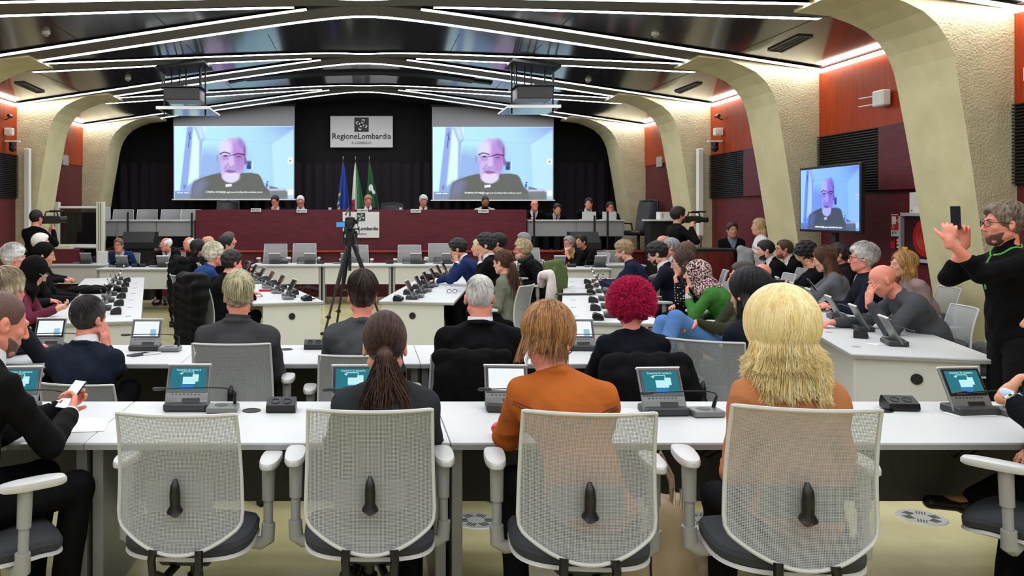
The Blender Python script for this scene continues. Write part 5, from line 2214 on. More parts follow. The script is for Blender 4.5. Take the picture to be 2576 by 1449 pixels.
    e = .004 if style in ('buzz',) else .010
    vol = {'short': .012, 'full': .022, 'buzz': .003, 'balding': .007, 'curly': .03, 'afro': .034, 'wavy': .02, 'long': .018, 'bob': .018, 'ponytail': .010, 'flip': .022, 'bowl': .018,
           'bun': .010, 'beanie': .014, 'side': .011}.get(style, .012)
    if style not in ('bald', 'hijab'):
        vx = vol * (.5 if style in ('short', 'buzz', 'balding', 'side', 'full', 'ponytail') else 1.0)
        A.ell(H3(0, -.016, .030 + vol * .35), V3(.074 + vx, .096 + vol, .088 + vol) * hd, Rh, .01)
        if style in ('short', 'full', 'side'):
            A.ell(H3(0, .0, .065), V3(.066 + vol * .6, .082, .058 + vol * .7) * hd, Rh, .03)
        if style in ('full', 'wavy', 'side'):
            A.ell(H3(.01, .045, .09), V3(.05, .04, .03) * hd, Rh, .03)
        if style in ('long', 'bob', 'flip', 'bowl'):
            sidecones = (-1, 1) if style != 'bowl' else ()
            ln = {'long': -.30, 'bob': -.13, 'flip': -.17, 'bowl': -.04}[style]
            zt = ln * .7 if style != 'long' else ln
            for k in sidecones:
                A.cone(H3(k * .050, -.03, .02), hc + Rh @ V3(k * .060, -.045, -.02) * hd + V3(0, -.01, zt * .5 + .0), .040, .038, .03)
                A.cone(hc + Rh @ V3(k * .060, -.045, -.02) * hd + V3(0, -.01, zt * .5), hc + Rh @ V3(k * .06, -.045, -.02) * hd + V3(0, -.02, zt), .042, .035 if style != 'long' else .02, .03)
            A.cone(H3(0, -.06, .0), hc + Rh @ V3(0, -.075, 0) + V3(0, 0, zt), .055, .04 if style != 'long' else .03, .03)
            if style == 'flip':
                for k in (-1, 0, 1):
                    A.cone(hc + Rh @ V3(k * .07, -.06 + .02 * abs(k), 0) + V3(0, 0, ln * .8), hc + Rh @ V3(k * .105, -.08 + .03 * abs(k), 0) + V3(0, 0, ln * .95), .036, .022, .03)
        if style == 'ponytail':
            tl = [H3(0, -.095, -.005), H3(0, -.135, -.03), hc + Rh @ V3(0, -.14, 0) + V3(0, -.0, -.12), hc + Rh @ V3(0, -.11, 0) + V3(.0, -.02, -.24), hc + Rh @ V3(0, -.10, 0) + V3(0, -.02, -.34)]
            A.chain(tl, [.028, .024, .034, .036, .014], .015)
        # face opening
        yo = .0
        A.ell(H3(0, .106 + yo, -.024), V3(.082, .094, .108) * hd, Rh, .008, op=1)
        if style in ('short', 'full', 'side', 'buzz', 'balding', 'wavy', 'ponytail'):
            for k in (-1, 1):
                A.ell(H3(k * .094, .004, -.012), V3(.026, .026, .040) * hd, Rh, .006, op=1)
                A.ell(H3(k * .075, .035, -.055), V3(.03, .045, .05) * hd, Rh, .006, op=1)
        if style in ('short', 'full', 'buzz', 'wavy', 'curly', 'side', 'ponytail', 'balding', 'bun', 'afro'):
            zc_ = -.070 if style not in ('afro', 'curly') else -.085

            def nape(d, X, Yy, Z, hc=hc, Rh=Rh, zc_=zc_):
                x, y, z = X - hc[0], Yy - hc[1], Z - hc[2]
                yy = x * Rh[0, 1] + y * Rh[1, 1] + z * Rh[2, 1]
                zz = x * Rh[0, 2] + y * Rh[1, 2] + z * Rh[2, 2]
                c_ = (-zz + .55 * yy + zc_ + .022) / 1.14
                if style == 'ponytail':
                    c_ = np.where(yy < -.105, -1.0, c_)
                return np.maximum(d, c_)
            A.fn(nape)
        if style == 'balding':
            A.ell(H3(0, .035, .125), V3(.085, .115, .085) * hd, Rh, .01, op=1)
        if style == 'bun':
            A.ell(H3(0, -.11, .04), V3(.04, .035, .035) * hd, Rh, .01)
        nz = None
        if style in ('curly', 'afro', 'wavy', 'full', 'side', 'flip') and res < .014:
            am = {'curly': .010, 'afro': .016, 'wavy': .006, 'full': .005, 'side': .003, 'flip': .003}[style]
            fq = {'curly': 95, 'afro': 75, 'wavy': 70, 'full': 90, 'side': 90, 'flip': 60}[style]

            def nz(d, X, Yy, Z, am=am, fq=fq):
                return d + am * (np.sin(X * fq + 2 * np.sin(Z * fq * .6)) * np.sin(Yy * fq * .9 + 1.5 * np.sin(X * fq * .5)) + .5 * np.sin(Z * fq * 1.3 + X * 40)).astype(np.float32)
        hr = child('hair', A, HM if style != 'beanie' else cloth(hcol), min(res, .008) if style != 'beanie' else res, nz)
        if style == 'beanie':
            hr.name = 'knit_cap'
        if detail:
            add_strands(root, hr, style, hc, Rh, hd, HM, vol, seed, detail)
    elif style == 'hijab':
        A.ell(H3(0, -.02, .028), V3(.100, .116, .112) * hd, Rh, .02)
        A.cone(H3(0, -.02, -.03), nb - d3 * .02, .096, .085, .03)
        A.cone(H3(0, .03, -.10), nb + fw * .05, .05, .07, .03)
        A.ell(nb - d3 * .03 + fw * .01, V3(.15, .11, .07), Rt, .04)
        A.ell(che + fw * .07 + d3 * .03, V3(.085, .06, .10), Rt, .04)
        A.cone(H3(0, -.06, -.05), nb - fw * .07 - d3 * .1, .06, .06, .04)
        A.ell(H3(0, .115, -.022), V3(.056, .085, .082) * hd, Rh, .006, op=1)
        child('headscarf', A, cloth(hcol, .8, pat=hair[3] if len(hair) > 3 else None), min(res, .009), wrinkle=.0015)
    if beard:
        Z = Sdf()
        Z.ell(H3(0, .027, -.045), V3(.0600, .0655, .0785) * hd, Rh, .008)
        Z.ell(H3(0, .06, -.093), V3(.030, .028, .026) * hd, Rh, .015)
        Z.fn(lambda d, X, Yy, Zz: np.maximum(d, .88 * (((X - hc[0]) * Rh[0, 2] + (Yy - hc[1]) * Rh[1, 2] + (Zz - hc[2]) * Rh[2, 2]) + .45 * ((X - hc[0]) * Rh[0, 1] + (Yy - hc[1]) * Rh[1, 1] + (Zz - hc[2]) * Rh[2, 1]) + .026)))
        Z.cone(H3(-.020, .088, -.049), H3(.020, .088, -.049), .0045, .0045, .004)
        Z.fn(lambda d, X, Yy, Zz: np.maximum(d, -((X - hc[0]) * Rh[0, 1] + (Yy - hc[1]) * Rh[1, 1] + (Zz - hc[2]) * Rh[2, 1]) + .0))
        Z.ell(H3(0, .100, -.0605), V3(.021, .026, .0085) * hd, Rh, .003, op=1)
        child('beard', Z, hairmat(beard), min(res, .008))
    # ---- eyes, glasses
    Mh = Matrix(((Rh[0, 0], Rh[0, 1], Rh[0, 2], hc[0]), (Rh[1, 0], Rh[1, 1], Rh[1, 2], hc[1]), (Rh[2, 0], Rh[2, 1], Rh[2, 2], hc[2]), (0, 0, 0, 1))) @ Matrix.Scale(hd, 4)
    facing = abs(((rz + head[0] + 180) % 360) - 180)
    if facing > 50:
        for k in (-1, 1):
            g = MB(Mh)
            g.ball((k * .0315, .0775, .009), (.0118, .0095, .0075), 12, 8)
            g.cur = 1
            g.ball((k * .0315, .084, .009), (.0055, .0045, .0055), 10, 6)
            g.build('eye', [M_eye, M_iris], root, smooth=True, fixn=False)
            g = MB(Mh)
            g.tube([(k * .016, .093, .030), (k * .032, .091, .034), (k * .048, .080, .030)], [.002, .0035, .002], 5)
            g.build('eyebrow', hairmat(hcol if style not in ('bald', 'hijab', 'beanie') else (60, 45, 38)), root, smooth=True)
    if glasses:
        g = MB(Mh)
        for k in (-1, 1):
            ring = [(k * .034 + .026 * math.cos(a), .103 - .012 * abs(math.cos(a)) * (1 if math.cos(a) * k > 0 else 0), .008 + .019 * math.sin(a)) for a in np.linspace(0, 2 * pi, 17)]
            g.tube(ring, .0022, 5, False)
            g.tube([(k * .060, .092, .014), (k * .076, .06, .014), (k * .082, -.005, .012), (k * .080, -.02, -.004)], .0022, 5)
        g.tube([(-.009, .104, .012), (0, .106, .014), (.009, .104, .012)], .002, 5)
        g.build('eyeglasses', mat('glasses_%d_%d_%d' % glasses, glasses, .3), root, smooth=True)
    if scarf:
        Z = Sdf()
        for i in range(10):
            a0, a1 = 2 * pi * i / 10, 2 * pi * (i + 1) / 10
            Z.cone(nb + xr * .075 * math.cos(a0) + fw * .075 * math.sin(a0) + d4 * .02, nb + xr * .075 * math.cos(a1) + fw * .075 * math.sin(a1) + d4 * .02, .03, .03, .01)
        child('scarf', Z, cloth(scarf, .9), max(res, .008), wrinkle=.003)
    if not stand and (chairs_for is True):
        pw = Vector((pel[0] * crz - pel[1] * srz + hw.x, pel[0] * srz + pel[1] * crz + hw.y, 0))
        fwd = Vector((-srz, crz, 0))
        cl = pw + fwd * .085
        chair(cl.x, cl.y, R(rz), ('light chair under the ' + label.split(',')[0]), 'chairs with people', zf + max(-.05, min(.1, pel[2] - .575)))
    info = dict(root=root, hc=hc, Rh=Rh, H3=H3, AR=AR, nb=nb, che=che, fw=fw, xr=xr, d3=d3, pel=pel, s=s, child=child, Rt=Rt)
    if extra:
        extra(info)
    return info


def add_strands(root, hr, style, hc, Rh, hd, HM, vol, seed, n):
    rg = np.random.default_rng(seed + 11)
    S_ = n
    cr = V3(0, -.02, .04 + vol * .3)
    rad = V3(.075 + vol * (.5 if style in ('short', 'buzz', 'balding', 'side', 'full', 'ponytail') else 1.0), .097 + vol, .088 + vol) * 1.015
    crown = nrm((0, -.45, .9)) if style not in ('ponytail',) else nrm((0, .6, .8))
    if style in ('afro', 'curly'):
        u = rg.normal(size=(S_ * 3, 3))
        u /= np.linalg.norm(u, axis=1, keepdims=True)
        u = u[(u[:, 2] > -.55) & ~((u[:, 1] > .45) & (u[:, 2] < .45))][:S_]
        st = cr + u * rad * .9
        ph = rg.uniform(0, 6.3, (len(st), 3))
        cl = .010 if style == 'afro' else .004

        def flow(p, t, s):
            o = (p - cr) / rad
            o /= np.linalg.norm(o, axis=1, keepdims=True)
            i = s.setdefault('i', 0)
            s['i'] = i + 1
            return p + o * .0034 + cl * .55 * np.sin(ph + i * 1.1) + np.array([0, 0, -.0008])
        V, Q = strand_mesh(st, 14, .005, flow, .0013)
    else:
        # start near the parting / crown, flow away from it over the skull, then hang
        th = rg.uniform(0, 2 * pi, S_)
        ra = np.abs(rg.normal(0, .5, S_)).clip(.03, 1.5)
        a1 = nrm(np.cross(crown, (1, 0, 0)))
        a2 = np.cross(crown, a1)
        if style in ('flip', 'bowl', 'long', 'bob'):
            # parting line front to back
            yy = rg.uniform(-.93, .8, S_)
            xx = rg.normal(0, .38, S_).clip(-.9, .9)
            u = np.stack([xx, yy, np.sqrt((1 - xx ** 2 - yy ** 2).clip(.05, 1))], 1)
        else:
            u = crown[None] * np.cos(ra)[:, None] + (a1[None] * np.cos(th)[:, None] + a2[None] * np.sin(th)[:, None]) * np.sin(ra)[:, None]
        u /= np.linalg.norm(u, axis=1, keepdims=True)
        offr = rg.uniform(.99, 1.11 if style in ('full', 'wavy') else 1.05, (len(u), 1))
        st = cr + u * rad * offr
        dev = .15 * np.sin(u[:, [1, 2, 0]] * 17 + 2.3 * np.sin(u * 9 + seed) + seed) + rg.normal(0, .028, (len(u), 3))
        T = {'flip': 30, 'long': 40, 'bob': 29, 'bowl': 19, 'ponytail': 22, 'short': 9, 'full': 11, 'side': 12, 'wavy': 12, 'balding': 7, 'buzz': 4}.get(style, 9)
        step = .0105 if style in ('flip', 'long', 'bob', 'bowl', 'ponytail') else .008
        zrel = {'flip': -.02, 'long': -.03, 'bob': -.02, 'bowl': -.02, 'ponytail': -9}.get(style, -9)
        tail = V3(0, -.118, -.03)

        def flow(p, t, s):
            o = (p - cr) / rad
            o /= np.linalg.norm(o, axis=1, keepdims=True)
            if style == 'ponytail':
                g = tail - p
                g /= np.linalg.norm(g, axis=1, keepdims=True) + 1e-6
            elif style in ('flip', 'long', 'bob', 'bowl'):
                g = np.stack([o[:, 0] * .9, o[:, 1] * .25 - .1, -np.ones(len(p)) * 1.0], 1)
            else:
                g = o - crown[None] * 1.3
                g[:, 2] -= .35
            g = g + dev
            g -= o * (g * o).sum(1, keepdims=True)
            g /= np.linalg.norm(g, axis=1, keepdims=True) + 1e-6
            q = p + g * step
            onh = q[:, 2] > zrel
            o2 = (q - cr) / rad
            o2 /= np.linalg.norm(o2, axis=1, keepdims=True)
            proj = cr + o2 * rad * offr
            if style == 'flip':
                out = np.clip((t - .62) / .38, 0, 1)
                hang = p + np.stack([o[:, 0] * (.0016 + .0042 * out) + .0016 * np.sin(t * 9 + dev[:, 1] * 14), o[:, 1] * (.0015 + .005 * out), -step * (1 - 1.1 * out * out) * np.ones(len(p))], 1) + dev * .0035
            else:
                hang = p + np.stack([o[:, 0] * .0015, o[:, 1] * .001, -step * np.ones(len(p))], 1) + dev * .004
            return np.where(onh[:, None], proj, hang)
        V, Q = strand_mesh(st, T, step, flow, .0014 if style == 'flip' else .0015)
        # drop strands that cross the face
        P = V.reshape(len(st), -1, 3)
        bad = ((P[:, :, 1] > .045) & (P[:, :, 2] < .055) & (np.abs(P[:, :, 0]) < .07)).any(1)
        if style in ('short', 'full', 'side', 'wavy', 'balding', 'buzz'):
            bad |= ((P[:, :, 2] < -.034 + .40 * P[:, :, 1]) | ((np.abs(P[:, :, 0]) > .062) & (P[:, :, 2] < .022) & (P[:, :, 1] > -.035))).any(1)
            if style == 'balding':
                bad |= (P[:, :, 2] > .055).any(1)
        keep = np.where(~bad)[0]
        per = P.shape[1]
        Vn = P[keep].reshape(-1, 3)
        qn = Q.reshape(3, len(st), -1, 4)[:, keep] - (keep * per)[None, :, None, None] + (np.arange(len(keep)) * per)[None, :, None, None]
        V, Q = Vn, qn.reshape(-1, 4)
        if style == 'ponytail':
            m = int(S_ * .7)
            st2 = tail + rg.normal(0, .012, (m, 3)) * V3(1, .8, 1)
            dv = rg.normal(0, 1, (m, 3)).clip(-1.6, 1.6) * V3(.0013, .0010, 0)
            ph = rg.uniform(0, 6.3, (m, 1))
            Rinv = Rh.T
            dn = Rinv @ V3(0, 0, -1)

            def flow2(p, t, s):
                w_ = 1.6 if t < .45 else .15
                return p + dn * .0115 + np.array([0, -.003 if t < .15 else .0008, 0]) + dv * w_ * 1.6 + .0012 * np.sin(ph + t * 9)
            V2, Q2 = strand_mesh(st2, 34, .01, flow2, .0018)
            Q = np.concatenate([Q, Q2 + len(V)])
            V = np.concatenate([V, V2])
    V = hc + (V * hd) @ Rh.T
    me = hr.data
    n0 = len(me.vertices)
    co = np.zeros(n0 * 3, np.float32)
    me.vertices.foreach_get('co', co)
    nf = len(me.polygons)
    vi = np.zeros(nf * 4, np.int32)
    me.loops.foreach_get('vertex_index', vi)
    V = np.concatenate([co.reshape(-1, 3), V])
    Q = np.concatenate([vi.reshape(-1, 4), Q + n0])
    hr.data = np_mesh('hair', V, Q, HM)
# ================================================================ the people in the room
LIGHT, PINK, TAN, DARKSK = (222, 168, 142), (226, 150, 128), (206, 150, 118), (160, 110, 84)
BLK, NAVY, GREY = (14, 14, 16), (24, 30, 46), (58, 58, 60)
dk = lambda x: x


from mathutils.bvhtree import BVHTree


def bvh_of(o):
    me = o.data
    return BVHTree.FromPolygons([v.co[:] for v in me.vertices], [tuple(p.vertices) for p in me.polygons])


def yoke(i):
    jk = [c for c in _CH[i['root']] if c.name.startswith('jacket')][0]
    bv = bvh_of(jk)
    nb, xr, d3 = i['nb'], i['xr'], i['d3']
    line = []
    for t in np.linspace(-1, 1, 41):
        base = nb + xr * t * .19 - d3 * (.125 + .045 * (1 - abs(t)) ** 1.0 - .02 * abs(t))
        h = bv.ray_cast(Vector(base) + Vector((0, -.6, 0)), Vector((0, 1, 0)))
        if h[0] is not None:
            line.append(h[0] + Vector((0, -.001, 0)))
    g = MB().tube(line, .0026, 5)
    for p in line[::1]:
        g.ball((p.x, p.y - .001, p.z - .012), .0035, 6, 4)
    g.build('yoke_seam', mat('seam_brown', (92, 44, 18), .7), i['root'])


def lanyard(i):
    sw = [c for c in _CH[i['root']] if c.name.startswith('sweater')][0]
    bv = bvh_of(sw)
    nb, xr, fw, d3 = i['nb'], i['xr'], i['fw'], i['d3']
    pts = []
    for a in np.linspace(-pi * .95, pi * .95, 30):
        c = nb + (xr * math.sin(a) * .085 - fw * math.cos(a) * .08) + d3 * (.02 - .07 * (1 - math.cos(a)) / 2)
        h = bv.find_nearest(Vector(c))
        pts.append(h[0] + h[1] * .002)
    for z in (.1, .18, .26):
        c = nb + fw * .2 - d3 * z
        h = bv.find_nearest(Vector(c))
        pts.append(h[0] + h[1] * .004)
    MB().tube(pts, .006, 5).build('lanyard', mat('lanyard_green', (90, 180, 70), .6), i['root'])


def hair_tie(i):
    c = i['H3'](0, -.124, -.032)
    g = MB()
    d = nrm(i['H3'](0, -.14, -.04) - i['H3'](0, -.11, -.022))
    u = np.cross(d, (1, 0, 0)); u = nrm(u); v = np.cross(d, u)
    g.tube([c + (u * math.cos(a) + v * math.sin(a)) * .022 for a in np.linspace(0, 2 * pi, 19)], [.009 + .002 * (k % 2) for k in range(19)], 8, False)
    g.build('hair_tie', mat('hair_tie_purple', (110, 84, 110), .6), i['root'], smooth=True)


def wristwatch(i, k):
    S0, E, W, dd, n_, curl = i['AR'][k]
    d = nrm(W - E)
    u = nrm(np.cross(d, (0, 0, 1))); v = np.cross(d, u)
    g = MB()
    c = W - d * .01
    g.tube([c + (u * math.cos(a) + v * math.sin(a)) * .032 for a in np.linspace(0, 2 * pi, 25)], .007, 6, False)
    q = c + u * .034
    g.cyl(q - u * .002, q + u * .008, .019)
    g.build('wristwatch', M_chrome, i['root'], smooth=True)


# ---- front row and second row, seen from behind
def p1x(i):
    pass
L_ = {}
L_['p1'] = person('person in black suit at the left edge holding a lit phone', 2, 815, 3.32, -38, top=(13, 13, 14), hair=('buzz', (60, 42, 36), (96, 70, 60)), sk=PINK, suit=True, lean=14, res=.0055,
    arms=({'px': (150, 1026, 3.62), 'd': (.5, .6, .35), 'n': (.6, .1, .6), 'h': (-.3, -.6, -1), 'curl': 42}, {'px': (178, 1040, 3.50), 'd': (-.1, .8, .45), 'n': (-.9, .2, .4), 'h': (.5, -.4, -1), 'curl': 44}),
    head=(-12, 18, 0), beard=(86, 66, 58), cuff=(230, 230, 232), seed=1, legs=BLK, sc=1.04)
L_['p2'] = person('person in navy jacket, second row left, hand on cheek', 225, 806, 5.05, -6, top=(28, 34, 48), hair=('short', (30, 28, 30), (62, 58, 58)), sk=PINK, lean=10, arms=('desk', 'cheek'),
    head=(-22, 6, 0), seed=2, detail=900, sc=1.02, suit=True)
L_['p3'] = person('person with spiky blond grey hair and charcoal jacket, second row', 600, 748, 5.12, 0, top=(62, 62, 64), hair=('full', (150, 140, 110), (226, 218, 180)), sk=PINK, lean=6, arms=('desk', 'desk'),
    head=(9, 4, 0), seed=3, detail=1500, suit=True, shirt=(60, 60, 62), sc=1.06, wide=1.04)
L_['p4'] = person('person with tousled dark brown hair and grey sweatshirt, second row', 911, 748, 5.12, 2, top=(70, 72, 75), hair=('full', (34, 26, 22), (66, 52, 44)), sk=PINK, lean=7,
    arms=('desk', 'desk'), head=(6, 6, 0), seed=4, detail=1500, topname='sweatshirt')
L_['p5'] = person('person with long dark ponytail and dark grey blazer, front row', 968, 876, 3.42, 2, sex='f', top=(44, 48, 50), hair=('ponytail', (32, 25, 23), (84, 58, 44)), sk=LIGHT, lean=17, res=.0055,
    arms=('desk', 'desk'), head=(-3, 10, 0), seed=5, detail=2200, sc=1.06, extra=lambda i: hair_tie(i))
L_['p6'] = person('person with cropped white hair, white collar and black jacket, second row', 1206, 752, 5.12, 0, top=(12, 12, 14), hair=('buzz', (176, 172, 162), (240, 238, 232)), sk=PINK, lean=5,
    arms=('desk', 'desk'), head=(0, 5, 0), seed=6, detail=1400, suit=True, shirt=(238, 240, 246), sc=1.08, wide=1.12, hd=1.05)
L_['p7'] = person('person in rust leather jacket with brown bob, front row', 1380, 860, 3.32, -8, sex='f', top=(172, 92, 38), hair=('bowl', (86, 56, 34), (190, 138, 84)), sk=PINK, lean=20, side=-13, res=.0055,
    arms=('deskin', 'deskin'), head=(-30, 26, 0), glasses=(60, 60, 66), seed=7, detail=2400, sc=1.03, twist=-4, hd=1.0, extra=lambda i: yoke(i))
L_['p8'] = person('person with curly magenta hair and black top, second row', 1587, 778, 5.08, -4, sex='f', top=(18, 20, 28), hair=('afro', (120, 6, 62), (240, 26, 92)), sk=PINK, lean=8,
    arms=('desk', 'desk'), head=(0, 10, 0), seed=8, detail=3800, topname='top', sc=1.0, wide=1.1)
L_['p9'] = person('person with black bob and dark navy jacket leaning sideways, second row right', 1884, 742, 5.15, 28, top=(22, 26, 36), hair=('bob', (10, 10, 12), (34, 32, 36)), sk=LIGHT, lean=5, side=4,
    arms=('lap', 'lap'), head=(0, 8, 0), seed=9, detail=1500, sc=1.04, hd=1.08)
L_['p10'] = person('person with shoulder-length blond hair and camel sweater, front row', 1962, 850, 3.05, -4, sex='f', top=(178, 116, 74), hair=('flip', (232, 198, 118), (255, 240, 186)), sk=LIGHT, lean=12, res=.0055,
    arms=('lap', 'lap'), head=(0, 8, 0), seed=10, detail=8000, topname='sweater', sc=1.0, hd=1.16)
L_['p11'] = person('person in dark suit at right edge, silver wristwatch, legs crossed', 2662, 806, 3.35, 62, top=(22, 26, 34), hair=('short', (130, 128, 126), (190, 190, 188)), sk=TAN, lean=1, res=.006, suit=True,
    arms=({'px': (2532, 988, 3.22), 'd': (.6, -.05, .75), 'n': (.4, -.3, -.5), 'h': (-1, -.1, -.9), 'curl': 30}, {'px': (2640, 1130, 3.4), 'd': (-.8, .1, -.2), 'n': (0, 0, -1)}), seed=11, cuff=(190, 210, 240), extra=lambda i: wristwatch(i, -1),
    legpose={-1: [(2640, 1165, 3.75), (2455, 1262, 3.95), (2352, 1262, 4.0)], 1: [(2570, 1250, 3.55), (2530, 1560, 3.45), (2480, 1600, 3.5)]})
# ---- standing photographer
L_['r1'] = person('person standing in black turtleneck and green lanyard, photographing with a phone', 2524, 566, 5.35, 78, top=(10, 10, 12), hair=('side', (60, 50, 44), (150, 132, 110)), sk=PINK, stand=True, lean=3, res=.006, sc=1.08,
    arms=({'px': (2388, 606, 5.15), 'd': (.10, .1, 1), 'n': (.5, .8, .1), 'h': (-.7, -.2, -1), 'curl': 46}, {'px': (2428, 604, 5.45), 'd': (-.3, -.15, 1), 'n': (-.6, -.7, .1), 'h': (-.1, .4, -1), 'curl': 46}),
    glasses=(20, 20, 22), beard=(70, 50, 40), seed=12, detail=1500, turtleneck=True, sleeve=.32, topname='sweater', hd=1.05, extra=lambda i: lanyard(i))

G_ = 'seated audience'
def A_(label, px, py, Y, rz, **k):
    k.setdefault('chairs_for', True)
    return person(label, px, py, Y, rz, **k)


# ---- right side
A_('person with bald head and grey jacket, forehead in hand', 2220, 706, 6.75, 78, top=(74, 76, 80), hair=('bald', BLK), sk=PINK, lean=34, arms=({'px': (2186, 762, 6.55), 'd': (.1, 0, 1), 'n': (.9, .1, .1), 'h': (.3, -.2, -1), 'curl': 12}, 'desk'), head=(0, 30, 0), seed=20, res=.008, sc=1.05)
A_('person with grey hair and black-rimmed glasses looking left', 2168, 652, 8.0, 72, top=(24, 28, 38), hair=('full', (120, 118, 114), (196, 194, 188)), sk=PINK, arms=('deskin', 'deskin'), glasses=(16, 16, 18), seed=21, res=.009, detail=600)
A_('person with honey blond bob behind the bald man', 2270, 668, 8.4, 80, sex='f', top=(150, 130, 128), hair=('bob', (150, 104, 56), (222, 176, 110)), sk=LIGHT, arms=('lap', 'lap'), seed=22, res=.01, detail=600)
A_('person with long brown hair and grey sweater, looking at phone', 2072, 655, 9.0, 66, sex='f', top=(98, 100, 104), hair=('long', (48, 34, 28), (110, 74, 50)), sk=LIGHT, arms=('phone', 'phone'), head=(0, 16, 0), seed=23, res=.01, detail=700)
A_('person with curly black hair leaning face on hand', 2030, 640, 10.1, 72, top=(16, 16, 18), hair=('curly', (18, 16, 16)), sk=TAN, arms=('cheek', 'desk'), head=(0, 32, 0), seed=24)
A_('person with dark brown hair, behind the long-haired woman', 2110, 640, 10.0, 70, sex='f', top=(30, 28, 32), hair=('wavy', (34, 26, 24)), sk=TAN, arms=('lap', 'lap'), seed=25)
A_('person with black beard and black suit, right desk far end', 1925, 630, 11.2, 78, top=BLK, hair=('short', (20, 17, 16)), sk=LIGHT, suit=True, tie=(20, 20, 24), arms=('lap', 'desk'), beard=(26, 20, 18), head=(0, 10, 0), seed=26)
A_('person with brown beard and glasses behind the bearded man in suit', 1972, 628, 11.7, 78, top=(16, 16, 20), hair=('short', (60, 44, 34)), sk=PINK, suit=True, arms=('lap', 'lap'), glasses=(20, 20, 20), beard=(96, 62, 44), seed=27)
person('person with blond bob, white sleeves and black vest, standing', 1909, 572, 12.75, 82, sex='f', top=(226, 224, 226), hair=('bob', (170, 140, 96), (232, 212, 170)), sk=LIGHT, stand=True, arms=('chin', 'deskin') and ({'px': (1888, 628, 12.6), 'd': (-1, .1, .1), 'n': (0, 0, -1)}, {'px': (1880, 635, 12.8), 'd': (-.8, -.3, 0), 'n': (0, 0, -1)}), seed=28, legs=(150, 130, 140), sc=.95)
person('person in dark coat facing the viewer near the lectern', 1842, 580, 13.4, 172, top=(16, 16, 22), hair=('short', (40, 30, 24)), sk=TAN, stand=True, suit=True, shirt=(120, 130, 150), arms=('side', 'side'), seed=29, sc=.86)
person('person with dark beard filming with a handheld video camera', 1707, 543, 13.1, -82, top=(14, 14, 16), hair=('full', (26, 20, 18)), sk=TAN, stand=True, beard=(30, 22, 20),
    arms=({'px': (1742, 575, 13.2), 'd': (.2, 0, 1), 'n': (1, -.2, 0), 'curl': 40}, {'px': (1738, 572, 12.9), 'd': (.3, .1, 1), 'n': (.6, .5, 0), 'curl': 40}), seed=30, topname='hoodie')
A_('person with light brown hair and navy suit, hands clasped', 1569, 633, 10.7, 64, top=(26, 34, 56), hair=('full', (96, 76, 56), (150, 122, 90)), sk=LIGHT, arms=('deskin', 'deskin'), head=(0, 16, 0), beard=(90, 70, 54), seed=31)
A_('person with black hair and glasses looking down, navy suit and white collar', 1653, 640, 9.6, 66, top=(22, 26, 38), hair=('full', (18, 16, 16)), sk=LIGHT, suit=True, arms=('deskin', 'deskin'), head=(0, 22, 0), glasses=(20, 20, 20), beard=(34, 26, 22), seed=32, res=.01)
A_('person with silver-grey hair behind the man with black hair and glasses', 1687, 624, 11.3, 72, top=(70, 74, 82), hair=('short', (90, 90, 92), (160, 160, 160)), sk=PINK, suit=True, arms=('lap', 'desk'), glasses=(40, 40, 40), seed=33)
A_('person with short brown hair behind the woman in polka dots', 1726, 634, 11.0, 72, top=(20, 20, 24), hair=('short', (70, 52, 42)), sk=PINK, arms=('lap', 'desk'), seed=34)
A_('person with balding head, far right of the hall', 1666, 612, 12.9, 80, top=(130, 120, 110), hair=('balding', (150, 130, 110)), sk=PINK, arms=('lap', 'lap'), seed=35)
A_('person in black and white polka dot blouse, fist at mouth', 1716, 663, 8.9, 74, sex='f', top=(14, 14, 16), pat='dots', hair=('bob', (52, 38, 34), (92, 68, 58)), sk=LIGHT, arms=('chin', 'lap'), glasses=(170, 170, 180), head=(0, 8, 0), seed=36, res=.0095, detail=600, topname='blouse', legs=(14, 14, 16))
A_('person in floral headscarf and green cardigan, hand on chin', 1752, 690, 8.1, 66, sex='f', top=(62, 118, 52), hair=('hijab', (120, 90, 100), (0, 0, 0), 'floral'), sk=LIGHT, arms=('chin', 'lap'), head=(0, 3, 0), seed=37, res=.009, topname='cardigan', cuff=(190, 178, 184))
A_('person in olive sweater and jeans, legs stretched to the left', 1868, 700, 6.9, 84, top=(50, 52, 34), hair=('short', (34, 28, 26)), sk=PINK, arms=({'px': (1752, 812, 6.7), 'd': (-.9, 0, -.2), 'n': (0, 0, -1)}, {'px': (1756, 820, 6.9), 'd': (-.9, -.2, 0), 'n': (0, 0, -1)}), legs=(84, 122, 178), seed=38, lean=-4, beard=(40, 32, 28), topname='sweater',
   legpose={-1: [(1700, 800, 6.7), (1640, 990, 6.5), (1600, 1010, 6.45)], 1: [(1668, 812, 7.0), (1610, 960, 6.9), (1570, 985, 6.9)]})
A_('person with shaved head behind the olive sweater', 1916, 692, 9.3, 75, top=(30, 32, 36), hair=('bald', BLK), sk=PINK, arms=('lap', 'lap'), head=(0, 20, 0), seed=39)

